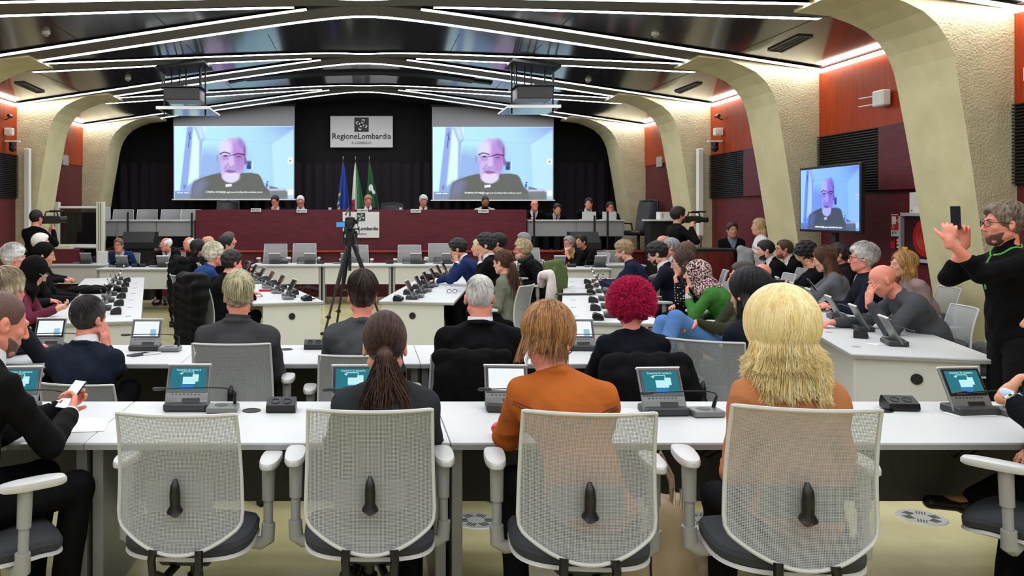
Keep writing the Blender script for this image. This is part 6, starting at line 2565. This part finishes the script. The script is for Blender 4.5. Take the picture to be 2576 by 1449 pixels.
# ---- centre
A_('person in blue suit resting cheek in hand, centre desk', 1152, 628, 11.0, 74, top=(28, 44, 84), hair=('full', (20, 17, 18)), sk=TAN, arms=('cheek', 'desk'), head=(0, 20, 0), lean=26, suit=True, cuff=(235, 235, 240), seed=40, res=.0105)
A_('person with thick black hair and black jacket, hand at mouth', 1222, 618, 10.4, 76, top=(14, 14, 17), hair=('full', (16, 14, 15)), sk=LIGHT, arms=('chin', 'lap'), head=(0, 8, 0), suit=True, cuff=(235, 235, 240), seed=41, res=.0105, hd=1.06)
A_('person with fair hair, mostly hidden behind the thick black hair', 1205, 624, 12.1, 80, sex='f', top=(60, 70, 110), hair=('bob', (190, 170, 130)), sk=LIGHT, arms=('lap', 'lap'), seed=42)
A_('person with dark hair directly behind the black-haired man, centre', 1252, 612, 11.9, 78, top=(30, 40, 90), hair=('full', (18, 16, 16)), sk=TAN, arms=('lap', 'lap'), seed=43)
A_('person with brown ponytail and sage top, on the turned white chair', 1264, 662, 9.3, 58, sex='f', top=(112, 116, 100), hair=('ponytail', (46, 32, 26), (104, 70, 48)), sk=LIGHT, arms=('lap', 'lap'), head=(-10, 6, 0), lean=7, seed=44, res=.009, detail=900)
A_('person with swept blond hair and patterned scarf, profile to the left', 1312, 630, 11.9, 84, top=(18, 19, 20), hair=('wavy', (150, 128, 92), (220, 200, 156)), sk=PINK, arms=('lap', 'lap'), beard=(200, 170, 140), scarf=(66, 70, 66), seed=45, res=.012, detail=500)
A_('person with grey hair behind the blond man in scarf', 1316, 607, 13.0, 84, top=(20, 20, 22), hair=('short', (96, 94, 92), (150, 148, 146)), sk=PINK, arms=('lap', 'lap'), seed=46)
A_('person with grey beard and yellow shirt, hands raised together', 1431, 614, 15.35, 128, top=(18, 18, 18), hair=('full', (120, 118, 114), (180, 178, 170)), sk=PINK, suit=True, shirt=(190, 170, 80), arms=('chin', 'deskin'), beard=(186, 182, 176), glasses=(30, 30, 30), seed=47)
A_('young person with black cropped hair and black sports top', 1462, 609, 15.55, 118, top=(14, 15, 15), hair=('short', (14, 12, 12)), sk=TAN, arms=('desk', 'lap'), seed=48, topname='top')

# ---- left
A_('person in black headscarf and burgundy top, reading a phone', 88, 684, 7.6, -78, sex='f', top=(100, 42, 60), hair=('hijab', (12, 12, 13)), sk=LIGHT, glasses=(190, 190, 190), lean=20,
   arms=({'px': (148, 772, 7.65), 'd': (.9, -.1, .2), 'n': (0, -.3, .8), 'curl': 35}, {'px': (142, 778, 7.4), 'd': (.9, .2, .2), 'n': (0, .4, .8), 'curl': 35}), head=(0, 30, 0), seed=50, res=.0085, topname='blouse')
A_('person in black knit cap and black jacket, left desk', 112, 642, 8.9, -78, top=(12, 12, 13), hair=('beanie', (14, 14, 15)), sk=TAN, arms=('desk', 'desk'), head=(0, 14, 0), legs=(70, 100, 140), seed=51, res=.01)
A_('person with white-grey hair and dark jacket, left edge', 38, 652, 8.6, -62, top=(24, 26, 32), hair=('full', (150, 148, 146), (216, 214, 208)), sk=PINK, arms=('desk', 'desk'), seed=52, res=.01, detail=400)
A_('person with fluffy white hair behind the black knit cap', 104, 613, 11.4, -80, top=(20, 20, 22), hair=('wavy', (200, 196, 180), (240, 238, 226)), sk=PINK, arms=('desk', 'desk'), seed=53)
A_('person with wavy sandy grey hair behind the black suit, left edge', 22, 735, 5.35, -24, top=(34, 38, 46), hair=('wavy', (120, 104, 84), (196, 180, 148)), sk=PINK, arms=('desk', 'desk'), seed=54, res=.008, detail=900)
person('person in black seen from behind filming at the left pillar', 92, 550, 13.1, -22, top=(10, 10, 12), hair=('short', (12, 11, 12)), sk=PINK, stand=True, seed=55, topname='sweater',
   arms=({'px': (118, 590, 13.4), 'd': (.3, .6, .6), 'n': (0, 0, 1), 'curl': 30}, {'px': (134, 578, 13.3), 'd': (-.2, .5, 1), 'n': (-1, 0, 0), 'curl': 40}))
A_('person in blue suit, lilac tie and glasses facing the viewer', 298, 618, 15.3, 178, top=(30, 56, 96), hair=('short', (96, 74, 58)), sk=PINK, suit=True, shirt=(190, 212, 232), tie=(120, 130, 196), glasses=(30, 20, 24), arms=('lap', 'lap'), seed=56, res=.0115)
A_('person with white side hair, head turned left, black suit and green tie', 417, 615, 15.3, 178, top=(12, 12, 13), hair=('balding', (200, 198, 194), (236, 236, 232)), sk=PINK, suit=True, tie=(30, 66, 70), arms=('desk', 'lap'), head=(-62, 4, 0), seed=57, res=.0115)
A_('person with pink scalp and white hair, partly behind dark hair', 474, 613, 15.4, 130, top=(40, 42, 46), hair=('balding', (206, 200, 192)), sk=PINK, arms=('lap', 'lap'), seed=58)
A_('person with black bob seen from the side, left of the blue sweater', 500, 625, 12.6, -76, sex='f', top=(14, 14, 16), hair=('bob', (12, 11, 12)), sk=TAN, arms=('lap', 'lap'), seed=59)
A_('person with sparse fair hair behind the white-haired man', 527, 612, 13.9, -84, top=(40, 40, 44), hair=('balding', (176, 150, 120)), sk=PINK, arms=('lap', 'lap'), seed=60)
A_('person with thick white hair and bright blue sweater', 541, 644, 10.3, -62, top=(38, 66, 116), hair=('full', (186, 180, 150), (240, 236, 214)), sk=PINK, arms=('lap', 'desk'), glasses=(60, 60, 60), seed=61, res=.0105, detail=500, topname='sweater', hd=1.05)
A_('person with black hair and black glasses, behind the blue sweater', 570, 617, 12.4, -76, top=(18, 18, 22), hair=('full', (18, 16, 16)), sk=TAN, arms=('lap', 'desk'), glasses=(16, 16, 16), seed=62)
A_('person with brown hair and dark suit, far side of the left centre desk', 577, 605, 13.5, -80, top=(22, 28, 44), hair=('short', (70, 56, 44)), sk=PINK, suit=True, arms=('lap', 'desk'), seed=63)
A_('person in black jacket resting cheek on hand, left centre desk', 584, 662, 9.2, -52, top=(10, 10, 11), hair=('full', (24, 20, 20)), sk=PINK, arms=('desk', 'cheek'), head=(0, 6, 0), lean=18, seed=64, res=.0095)

# ---- stage
ST = dict(zf=.8, pelz=.5)
def S_(label, px, py, **k):
    q = dict(ST)
    q.update(k)
    return person(label, px, py, q.pop('Y', 18.2), q.pop('rz', 180), suit=True, **q)
S_('person at the dais with dark hair, hand over mouth', 692, 507, top=BLK, hair=('short', (24, 18, 16)), sk=PINK, arms=('desk', 'chin'), glasses=(20, 20, 20), head=(-14, 12, 0), seed=70)
S_('person at the dais with white hair and glasses, under the left screen corner', 756, 508, top=BLK, hair=('short', (170, 168, 164)), sk=PINK, tie=(10, 10, 12), glasses=(30, 20, 20), arms=('lap', 'lap'), head=(0, 16, 0), seed=71)
S_('person at the dais in front of the green flag', 926, 506, top=(20, 26, 42), hair=('short', (120, 90, 70)), sk=PINK, tie=(14, 14, 18), arms=('lap', 'lap'), head=(10, 16, 0), seed=72)
S_('person at the dais with fluffy white hair, left of the right screen', 1065, 507, top=BLK, hair=('full', (180, 178, 174)), sk=PINK, tie=(14, 14, 18), arms=('lap', 'lap'), head=(6, 18, 0), seed=73)
S_('person at the dais with beard and pale jacket, below the right screen', 1221, 508, top=(186, 184, 170), hair=('buzz', (26, 20, 18)), sk=DARKSK, shirt=(30, 30, 32), beard=(24, 18, 16), arms=('lap', 'lap'), head=(0, 16, 0), seed=74)
S_('bald person at the right stage desk, leftmost', 1345, 516, top=BLK, hair=('bald', BLK), sk=PINK, glasses=(30, 30, 30), arms=('lap', 'desk'), seed=75, Y=18.3)
S_('person with dark hair low behind the right stage desk', 1402, 527, top=BLK, hair=('short', (20, 16, 16)), sk=TAN, tie=(14, 14, 18), arms=('lap', 'lap'), head=(0, 14, 0), seed=76, Y=18.3)
S_('person at the right stage desk behind a laptop, looking left', 1481, 513, top=BLK, hair=('short', (24, 20, 18)), sk=TAN, shirt=(190, 200, 220), arms=('lap', 'lap'), head=(-24, 0, 0), seed=77, Y=18.3)
S_('person at the right stage desk, rightmost, hand at temple', 1535, 523, top=BLK, hair=('short', (34, 26, 24)), sk=PINK, glasses=(150, 30, 40), arms=('cheek', 'lap'), seed=78, Y=18.3)
# ================================================================ hand-held things, bags, coats, small things
M_phone = mat('phone_body', (16, 20, 34), .25)
M_lit = emat('phone_screen', (214, 224, 250), 1.1)


def phone(label, c, n, up, lit=True, sz=(.074, .152)):
    """n = direction the screen faces"""
    n, up = Vector(n).normalized(), Vector(up)
    up = (up - n * up.dot(n)).normalized()
    x = up.cross(n)
    M = Matrix((( -x.x, -n.x, up.x, c[0]), (-x.y, -n.y, up.y, c[1]), (-x.z, -n.z, up.z, c[2]), (0, 0, 0, 1)))
    t = thing('smartphone', label, 'phone', (0, 0, 0), 0, 'phones')
    t.matrix_world = M
    MB().box((0, 0, 0), (sz[0], .008, sz[1]), .003).build('body', M_phone, t)
    MB().box((0, -.0047, 0), (sz[0] - .007, .0008, sz[1] - .008)).build('screen', M_lit if lit else M_screenglass, t)
    if not lit:
        g = MB()
        for a, b in ((.018, .055), (.018, .035), (.004, .045)):
            g.cyl((a, .004, b), (a, .0065, b), .007)
        g.build('camera_lens', M_cblack, t)
    return t


phone('lit smartphone held by the person in black suit at left edge', at(185, 1000, 3.62) + Vector((-.004, -.016, .016)), (-.35, -.55, .75), (.35, .6, .6))
phone('dark smartphone held up by the standing photographer', at(2404, 548, 5.28), (1, .15, .05), (0, 0, 1), False)
phone('smartphone in the hands of the person in black headscarf', at(186, 752, 7.45), (-.7, -.1, .7), (.5, .1, .5), False)
phone('smartphone held by the person with long brown hair', at(2042, 716, 8.85), (.8, -.2, .6), (-.3, 0, .9))

# ---- tripod with broadcast camera
t = thing('camera_tripod', 'black tripod standing alone in the middle aisle', 'tripod', ((880 - PX) / F * 12.1, 12.1, 0))
ht = 1.22
for k, (fx, fy) in enumerate(((-.34, -.55), (.50, -.05), (-.20, .30))):
    a, b = Vector((fx * .1, fy * .1, ht)), Vector((fx, fy, .02))
    lg = MB().tube([a, a.lerp(b, .52)], .024, 8).tube([a.lerp(b, .5), b], .016, 8).tube([a + Vector((.03, 0, 0)), a.lerp(b, .5) + Vector((.03, 0, 0))], .01, 6)
    lg = lg.build('leg', M_black, t, smooth=True)
    g = MB()
    for q in (.5, .82):
        c = a.lerp(b, q)
        g.box(c, (.06, .05, .05), .01)
        g.tube([c, c + Vector((-.05, -.02, .0))], .008, 6)
    g.build('leg_clamp', M_black, lg)
    MB().cyl(b - Vector((.06, .02, .0)), b + Vector((.06, .02, .0)), .02).build('rubber_foot', M_rubber, lg)
MB().cyl((0, 0, .85), (0, 0, ht + .05), .022).build('centre_column', M_black, t)
g = MB(); g.cyl((0, 0, ht - .02), (0, 0, ht + .1), .07); g.box((0, 0, ht + .16), (.12, .14, .14), .02); g.cyl((-.08, 0, ht + .2), (.08, 0, ht + .2), .04)
for sx in (-.09, .09):
    g.tube([(sx, 0, ht + .2), (sx * 1.1, -.05, ht + .02)], .018, 6)
g.build('fluid_head', M_black, t, smooth=True)
MB().tube([(.05, -.02, ht + .18), (.12, -.3, ht - .02), (.13, -.42, ht - .12)], .011, 6).build('pan_handle', M_black, t)
t = thing('video_camera', 'black broadcast camera mounted on the tripod in the aisle', 'camera', ((880 - PX) / F * 12.1, 12.1, ht + .24))
g = MB()
g.box((0, .0, .09), (.13, .30, .16), .02); g.cyl((0, .15, .1), (0, .34, .1), .055, .065); g.box((0, .38, .1), (.15, .06, .12), .01)
g.build('camera_body', M_cblack, t)
MB().tube([(0, -.12, .18), (0, -.1, .25), (0, .1, .25), (0, .14, .18)], .013, 6).build('handle', M_cblack, t, smooth=True)
MB().tube([(-.06, .05, .2), (-.02, .3, .3), (.05, .36, .36)], .012, 6).build('microphone', M_darkm, t)
MB().box((-.13, -.12, .06), (.14, .02, .09), .004).build('flip_screen', M_black, t)
MB().box((-.13, -.132, .06), (.12, .004, .07)).build('flip_display', emat('viewfinder_blue', (90, 150, 210), .8), t)
g = MB(); g.box((.1, -.05, .1), (.05, .08, .06), .01); g.box((.0, -.2, .06), (.1, .1, .12), .01); g.tube([(.1, -.1, .1), (.14, -.1, -.05), (.06, -.05, -.15)], .006, 5)
g.build('battery_pack', M_cblack, t)


def handheld(label, c, rz, s=1.0):
    t = thing('video_camera', label, 'camera', c, rz, 'handheld cameras')
    MB().box((0, 0, .02), (.10 * s, .26 * s, .11 * s), .015).build('camera_body', M_cblack, t)
    MB().cyl((0, .13 * s, .02), (0, .24 * s, .02), .04 * s, .05 * s).build('lens', M_cblack, t, smooth=True)
    MB().tube([(0, -.08 * s, .07 * s), (0, -.06 * s, .13 * s), (0, .1 * s, .13 * s), (0, .12 * s, .07 * s)], .012, 6).build('handle', M_cblack, t, smooth=True)
    MB().cyl((.03, -.02, .14 * s), (.03, .2 * s, .14 * s), .014).build('microphone', M_darkm, t)
    MB().ball((-.01, -.15 * s, .06 * s), .028).build('eyepiece', M_rubber, t, smooth=True)


handheld('handheld video camera held by the bearded person at the right pillar', at(1742, 555, 13.15), R(-85))
handheld('shoulder video camera held by the person filming at the left pillar', at(126, 556, 13.35), R(-40), 1.15)

# ---- handbag on the floor between the chairs of the rust jacket and the camel sweater
t = thing('handbag', 'slouchy beige leather handbag on the floor between two front chairs', 'bag', ((1665 - PX) / F * 3.42, 3.42, 0))
S = Sdf()
S.ell((0, 0, .15), (.19, .085, .16), None, .03)
S.cone((-.15, 0, .05), (.15, 0, .05), .065, .065, .04)
S.cone((-.08, 0, .30), (.05, 0, .33), .055, .045, .06)
S.cone((-.12, 0, .12), (-.03, 0, .30), .06, .05, .05)
S.cone((.13, 0, .10), (.05, 0, .27), .06, .05, .05)
S.cone((.10, -.05, .26), (.12, -.075, .20), .03, .02, .02, op=1)
S.fn(lambda d, X, Y, Z: np.maximum(d, .003 - Z))
S.fn(lambda d, X, Y, Z: d + (.006 * np.sin(X * 40 + 2.5 * np.sin(Z * 16)) * np.sin(Z * 22 + 2 * np.sin(X * 17))).astype(np.float32))
V, Q = S.mesh(.006)
add_obj('bag_body', np_mesh('bag_body', V, Q, mat('beige_leather', (196, 176, 146), .45, bump=.3, bscale=30)), t)
for k, (x0, x1) in enumerate(((-.07, .03), (-.05, .055))):
    y_ = -.03 + .05 * k
    g = MB()
    g.tube([(x0, y_, .33), (x0 + .01, y_, .42), ((x0 + x1) / 2, y_, .49), (x1 - .01, y_, .42), (x1, y_, .33)], .0075, 8)
    g.build('bag_handle', mat('tan_strap', (170, 150, 122), .5), t, smooth=True)
for x0 in (-.07, .03, -.05, .055):
    MB().cyl((x0, -.04, .34), (x0, -.04, .40), .005).build('strap_ring', M_chrome, t)
for z0, y0_ in ((.28, -.098), (.12, -.108)):
    MB().cyl((-.06, y0_ + .01, z0), (-.06, y0_, z0), .007).build('stud', M_chrome, t)
t.scale = (1.12, 1.1, 1.42)
MB().tube([(-.06, -.075, .30), (-.072, -.092, .2), (-.068, -.095, .08)], .0035, 6).build('zip_strap', M_black, t)
t = thing('headphones', 'black headphones beside the beige handbag on the floor', 'headphones', ((1718 - PX) / F * 3.55, 3.55, 0))
MB().tube([(-.06, 0, .04)] + [(.075 * math.cos(a), 0, .045 + .085 * math.sin(a)) for a in np.linspace(pi, 0, 14)] + [(.06, 0, .04)], .008, 6).build('headband', M_black, t, smooth=True)
for sx in (-.06, .06):
    MB().cyl((sx - .014, 0, .04), (sx + .014, 0, .04), .038).build('ear_cup', M_black, t, smooth=True)


# ---- coats and jackets over chair backs
def coat(label, x, y, rz, col, z=0.0, w=.24, ln=.5, puffy=.0, top=.95, pat=None, sleeves=True, res=.012, dy=0.0, plain=False):
    S = Sdf()
    S.cone((-w * .85, -.335 + dy, top - .01), (w * .85, -.335 + dy, top - .01), .045 + puffy, .045 + puffy, .04)
    S.ell((0, -.385 + dy, top - .05 - ln * .45), (w * 1.02, .05 + puffy, ln * .55), None, .05)
    if not plain:
        S.cone((-w * .8, -.38 + dy, top - .1), (-w * .75, -.375 + dy, top - ln), .05 + puffy, .035 + puffy, .05)
        S.cone((w * .8, -.38 + dy, top - .1), (w * .75, -.375 + dy, top - ln), .05 + puffy, .035 + puffy, .05)
    S.ell((0, -.27 + dy, top - .08), (w * .9, .035, .10), None, .04)
    if sleeves:
        for k in (-1, 1):
            S.chain([(k * w, -.33 + dy, top - .03), (k * (w + .035), -.36 + dy, top - .2), (k * (w + .02), -.38 + dy, top - .46)], [.05 + puffy * .5, .045 + puffy * .5, .035], .03)
    fr = 60 if puffy else 26
    am = .007 if puffy else .006
    S.fn(lambda d, X, Y, Z: d + (am * np.sin((X * 62 if not puffy else Z * fr) + 2.0 * np.sin(Z * 9 + X * 8)) * (1 if puffy else np.sin(Z * 7 + X * 5 + 1))).astype(np.float32))
    V, Q = S.mesh(res)
    o = add_obj('coat', np_mesh('coat', V, Q, cloth(col, .6 if puffy else .85, pat=pat)))
    o.location = (x, y, z)
    o.rotation_euler = (0, 0, R(rz))
    tag(o, label, 'coat')
    return o


def sch(pxc, ytop, fy):
    return (pxc - PX) / fy, F / fy + .3, H - (ytop - PY) / fy - .945
x, y, z = sch(1185, 893, 442)
coat('black jacket hung over the chair of the white-haired man, second row', x, y, 0, (9, 9, 10), z, w=.215, ln=.52, top=.95, res=.009, sleeves=False)
x, y, z = sch(1612, 902, 442)
coat('black jacket hung over the chair of the magenta-haired person', x, y, 4, (15, 15, 17), z, w=.22, ln=.5, top=.95, res=.009)
coat('black quilted coat over a chair back beside the blue sweater, left aisle', -2.2, 11.45, -60, (16, 16, 18), w=.2, ln=.75, puffy=.02, top=1.06)
coat('black shiny down jacket over the chair of the black jacketed man', -1.55, 9.05, -52, (13, 13, 15), w=.26, ln=.85, puffy=.025, top=1.0)
coat('olive green parka over a chair back at the centre right', 2.12, 10.7, 58, (84, 98, 58), w=.25, ln=.75, top=1.06)
coat('grey jacket slumped on the chair between the bald man and photographer', 4.72, 6.55, 84, (96, 98, 98), w=.2, ln=.35, top=.62, dy=.12)
S = Sdf()
S.chain([(-.1, 0, .08), (0, -.02, .02), (.02, 0, -.3)], [.06, .07, .09], .04)
S.cone((-.08, 0, 0), (-.1, 0, -.45), .06, .09, .05)
V, Q = S.mesh(.012)
o = add_obj('coat', np_mesh('coat', V, Q, cloth((150, 154, 158))))
o.location = at(1880, 640, 12.6)
tag(o, 'pale grey coat draped over the arm of the standing blond woman', 'coat')
coat('white jacket over the chair behind the ponytail woman in sage', 1.86, 9.95, 60, (214, 204, 200), w=.16, ln=.6, top=.98, sleeves=False, plain=True)

# ---- more chairs
for px_, Y_, rz, lab, dz in ((690, 16.2, 180, 'leftmost of the empty pale chairs below the dais', .13), (764, 16.2, 180, 'second empty pale chair from the left below the dais', .14),
                             (897, 16.2, 180, 'empty pale chair directly behind the tripod', .11), (1032, 16.2, 180, 'empty pale chair below the dais, right of the tripod', .11),
                             (1110, 16.2, 180, 'empty pale chair below the dais beside the man with cheek in hand', .14), (222, 16.3, 180, 'empty pale chair behind the left cross desk', .0),
                             (1500, 16.1, 165, 'empty pale chair behind the young man in black', .0), (1560, 16.25, 180, 'empty pale chair at far right cross desk', .0),
                             (1335, 16.25, 180, 'empty pale chair behind the grey haired man at centre', .05)):
    chair((px_ - PX) / F * Y_, Y_, R(rz), lab, 'empty chairs facing the viewer', dz)
chair(4.95, 6.65, R(96), 'light grey chair holding the grey jacket, by the photographer', GC, .04)
chair(4.75, 9.9, R(80), 'light chair between the suited men and the long-haired woman', GC, .02)

# ---- small things on the desks
M_paper = mat('paper', (240, 240, 238), .7)


def flat(name, label, cat, px_, py_, w_, d_, rz=0.0, m=None, th=.002, group=None, z=.731, lines=0):
    p = onz(px_, py_, z)
    t = thing(name, label, cat, (p.x, p.y, z), R(rz), group)
    MB().box((0, 0, th / 2), (w_, d_, th), th * .2).build('sheet' if cat == 'paper' else 'body', m or M_paper, t)
    if lines:
        g = MB()
        for k in range(lines):
            g.box((0, d_ * (.3 - .6 * k / max(1, lines - 1)), th + .0003), (w_ * .7, .004, .0004))
        g.build('print', mat('print_grey', (130, 130, 130), .6), t)
    return t


flat('paper_sheet', 'white sheet beside the lit phone, front row left', 'paper', 213, 1070, .2, .24, 10)
flat('paper_sheet', 'white card under the rust sleeve unit, front row', 'paper', 1590, 1035, .16, .1, -6, lines=3)
flat('paper_sheet', 'white card beside the rightmost front unit', 'paper', 2440, 1042, .2, .09, 4)
flat('paper_sheet', 'printed slip beside the nearest unit on the rightmost desk', 'paper', 2215, 865, .18, .09, 20, lines=3)
flat('paper_sheet', 'white slip beside the second unit on the rightmost desk', 'paper', 2120, 822, .16, .08, 20)
flat('paper_sheet', 'printed slip on the desk before the magenta hair', 'paper', 1500, 795, .14, .09, 14, lines=2)
flat('paper_sheet', 'white slip on the desk behind the magenta hair, far half', 'paper', 1483, 758, .14, .08, 14, lines=2)
flat('paper_sheet', 'white sheets under the hand of the blue-suited centre man', 'paper', 1155, 722, .32, .22, -12)
flat('paper_sheet', 'white slip on the left long desk near the aisle', 'paper', 282, 765, .12, .1, 10, lines=2)
flat('paper_sheet', 'white slip at near end of the left centre desk', 'paper', 742, 752, .12, .09, 14)
flat('smartphone', 'dark phone lying before the unit in second row left', 'phone', 350, 893, .075, .15, -40, M_phone, .008, 'phones')
flat('smartphone', 'dark phone lying on the near right corner of the left centre desk', 'phone', 777, 752, .075, .14, 80, M_phone, .008, 'phones')
flat('paper_sheet', 'white sheet below the chair-back unit, front row far left', 'paper', 95, 1108, .1, .12, 0)
t = flat('marker_pen', 'white marker pen lying by the dark phone, second row', 'pen', 383, 892, .012, .13, -48, M_white, .012)
t = flat('folder', 'dark grey folder across the gap of the right desks', 'folder', 1445, 742, .42, .09, 4, mat('folder_grey', (60, 62, 62), .5), .02)
t = flat('red_case', 'red spectacle case on the left centre desk', 'case', 668, 733, .16, .05, 10, mat('case_red', (190, 30, 60), .5), .025)
t = flat('tablet', 'dark blue laptop sleeve before the bearded man in suit', 'sleeve', 1968, 722, .42, .3, 70, mat('sleeve_navy', (40, 52, 80), .6), .02)
t = flat('purple_case', 'purple case between two far units of the rightmost desk', 'case', 1943, 742, .16, .07, 70, mat('case_purple', (140, 80, 200), .5), .03)
t = flat('snack_bag', 'small orange-yellow snack bag before the long-haired woman', 'snack', 2003, 738, .1, .13, 40, mat('snack_orange', (216, 160, 60), .5), .04)
p = onz(1280, 1098, .731)
t = thing('pouch', 'coral red zipped pouch on the front row desk', 'pouch', (p.x, p.y + .02, .731), R(10))
S = Sdf()
S.ell((0, 0, .03), (.075, .045, .036), None, .02)
S.fn(lambda d, X, Y, Z: np.maximum(d, .001 - Z))
V, Q = S.mesh(.005)
add_obj('pouch_body', np_mesh('pouch_body', V, Q, mat('coral', (222, 44, 60), .5)), t)
MB().tube([(-.07, -.012, .04), (-.03, -.03, .055), (.04, -.028, .054)], .003, 5).build('zip', mat('zip_dark', (110, 20, 34), .5), t)
for px_, py_, lab, rz in ((1137, 735, 'black-rimmed eyeglasses folded on the centre right desk', -5),):
    p = onz(px_, py_, .745)
    t = thing('eyeglasses', lab, 'eyeglasses', (p.x, p.y, .733), R(rz))
    g = MB()
    for k in (-1, 1):
        g.tube([(k * .034 + .026 * math.cos(a), 0, .024 + .021 * math.sin(a)) for a in np.linspace(0, 2 * pi, 17)], .0035, 5, False)
    g.tube([(-.01, 0, .028), (.01, 0, .028)], .003, 5)
    g.tube([(.06, 0, .03), (.07, .03, .028), (.11, .13, .01)], .003, 5)
    g.tube([(-.06, 0, .03), (-.064, .06, .02), (-.05, .12, .006)], .003, 5)
    g.build('frame', M_cblack, t)
# pen in the hand of the blue suited man and bag on the centre desk
p = onz(1085, 708, .73)
S = Sdf()
S.ell((0, 0, .05), (.16, .12, .06), None, .02).ell((.12, .05, .04), (.12, .09, .05), None, .03)
S.fn(lambda d, X, Y, Z: np.maximum(d, .001 - Z))
V, Q = S.mesh(.01)
o = add_obj('shoulder_bag', np_mesh('shoulder_bag', V, Q, cloth((24, 24, 26), .7)))
o.location = (p.x, p.y, .731)
tag(o, 'soft black bag lying on the centre right desk among the units', 'bag')
p = onz(225, 737, .73)
S = Sdf()
S.ell((0, 0, .04), (.28, .16, .05), None, .02).ell((.2, .08, .035), (.16, .12, .045), None, .03)
S.fn(lambda d, X, Y, Z: np.maximum(d + .008 * np.sin(X * 40 + 3 * np.sin(Y * 20)).astype(np.float32), .001 - Z))
V, Q = S.mesh(.01)
o = add_obj('scarf_heap', np_mesh('scarf_heap', V, Q, cloth((14, 14, 15), .9)))
o.location = (p.x, p.y, .731)
tag(o, 'crumpled black garment lying on the left long desk', 'garment')

# laptops on the right stage desk, pale cups on dais
for px_, w_, lab in ((1482, 30, 'pale laptop lid on the right stage desk, left of two'), (1533, 30, 'pale laptop lid on the right stage desk, right of two')):
    p = at(px_, 545, 17.75)
    t = thing('laptop', lab, 'laptop', (p.x, 17.75, 1.548), 0, 'laptops on the stage desk')
    MB().box((0, .12, .006), (.3, .22, .012), .003).build('keyboard_base', M_sil, t)
    MB().box((0, 0, .085), (.3, .008, .17), .003).build('lid', mat('lid_pale', (196, 198, 190), .4), t)
for px_, lab in ((830, 'small white cube on the dais left of the flags'), (1008, 'small white cup on the dais right of the flags')):
    p = at(px_, 522, 17.6)
    t = thing('paper_cup', lab, 'cup', (p.x, 17.6, 1.616), 0, 'white cups on the dais')
    MB().lathe([(.025, 0), (.034, .19), (.03, .19), (.022, .01)], (0, 0, 0), 14).build('cup_body', M_white, t, smooth=True)
# cables below the front desk
for px0, px1, lab in ((2365, 2430, 'black cable loop hanging under the front desk, right side'), (1700, 1790, 'black cable loop hanging under the front desk by the handbag')):
    a, b = at(px0, 1135, 3.75), at(px1, 1135, 3.85)
    g = MB()
    m_ = (a + b) / 2
    for dx in (0, .06):
        g.tube([Vector((a.x + dx, a.y, .70)), Vector((a.x + .02 + dx, a.y, .62)), Vector((m_.x + dx, m_.y, .565)), Vector((b.x + dx, b.y, .60)), Vector((b.x + .06 + dx, b.y, .70))], .005, 6)
    tag(g.build('cable', M_black, None, smooth=True), lab, 'cable', 'hanging cables')
# dark wood boxes before the lift
t = thing('wooden_box', 'dark maroon box with a pale case on top, before the platform lift', 'box', ((165 - PX) / F * 16.0, 15.95, 0))
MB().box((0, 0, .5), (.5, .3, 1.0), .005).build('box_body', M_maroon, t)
MB().box((.02, 0, 1.04), (.26, .2, .08), .01).build('pale_case', M_cream, t)
# red barrier tape at far left
t = thing('barrier_rope', 'red barrier rope low at the left wall', 'rope', (0, 0, 0))
MB().tube([at(-30, 637, 13.5), at(10, 640, 13.5), at(46, 636, 13.6)], .02, 6).build('rope', M_red, t, smooth=True)
MB().cyl(Vector((at(48, 636, 13.6).x, 13.6, 0)), at(48, 632, 13.6), .025).build('post', M_black, t)
MB().cyl(Vector((at(48, 636, 13.6).x, 13.6, 0)), Vector((at(48, 636, 13.6).x, 13.6, .02)), .14).build('base_plate', M_black, t)
MB().cyl(Vector((at(-34, 636, 13.5).x, 13.5, 0)), at(-34, 632, 13.5), .025).build('post', M_black, t)
MB().cyl(Vector((at(-34, 636, 13.5).x, 13.5, 0)), Vector((at(-34, 636, 13.5).x, 13.5, .02)), .14).build('base_plate', M_black, t)
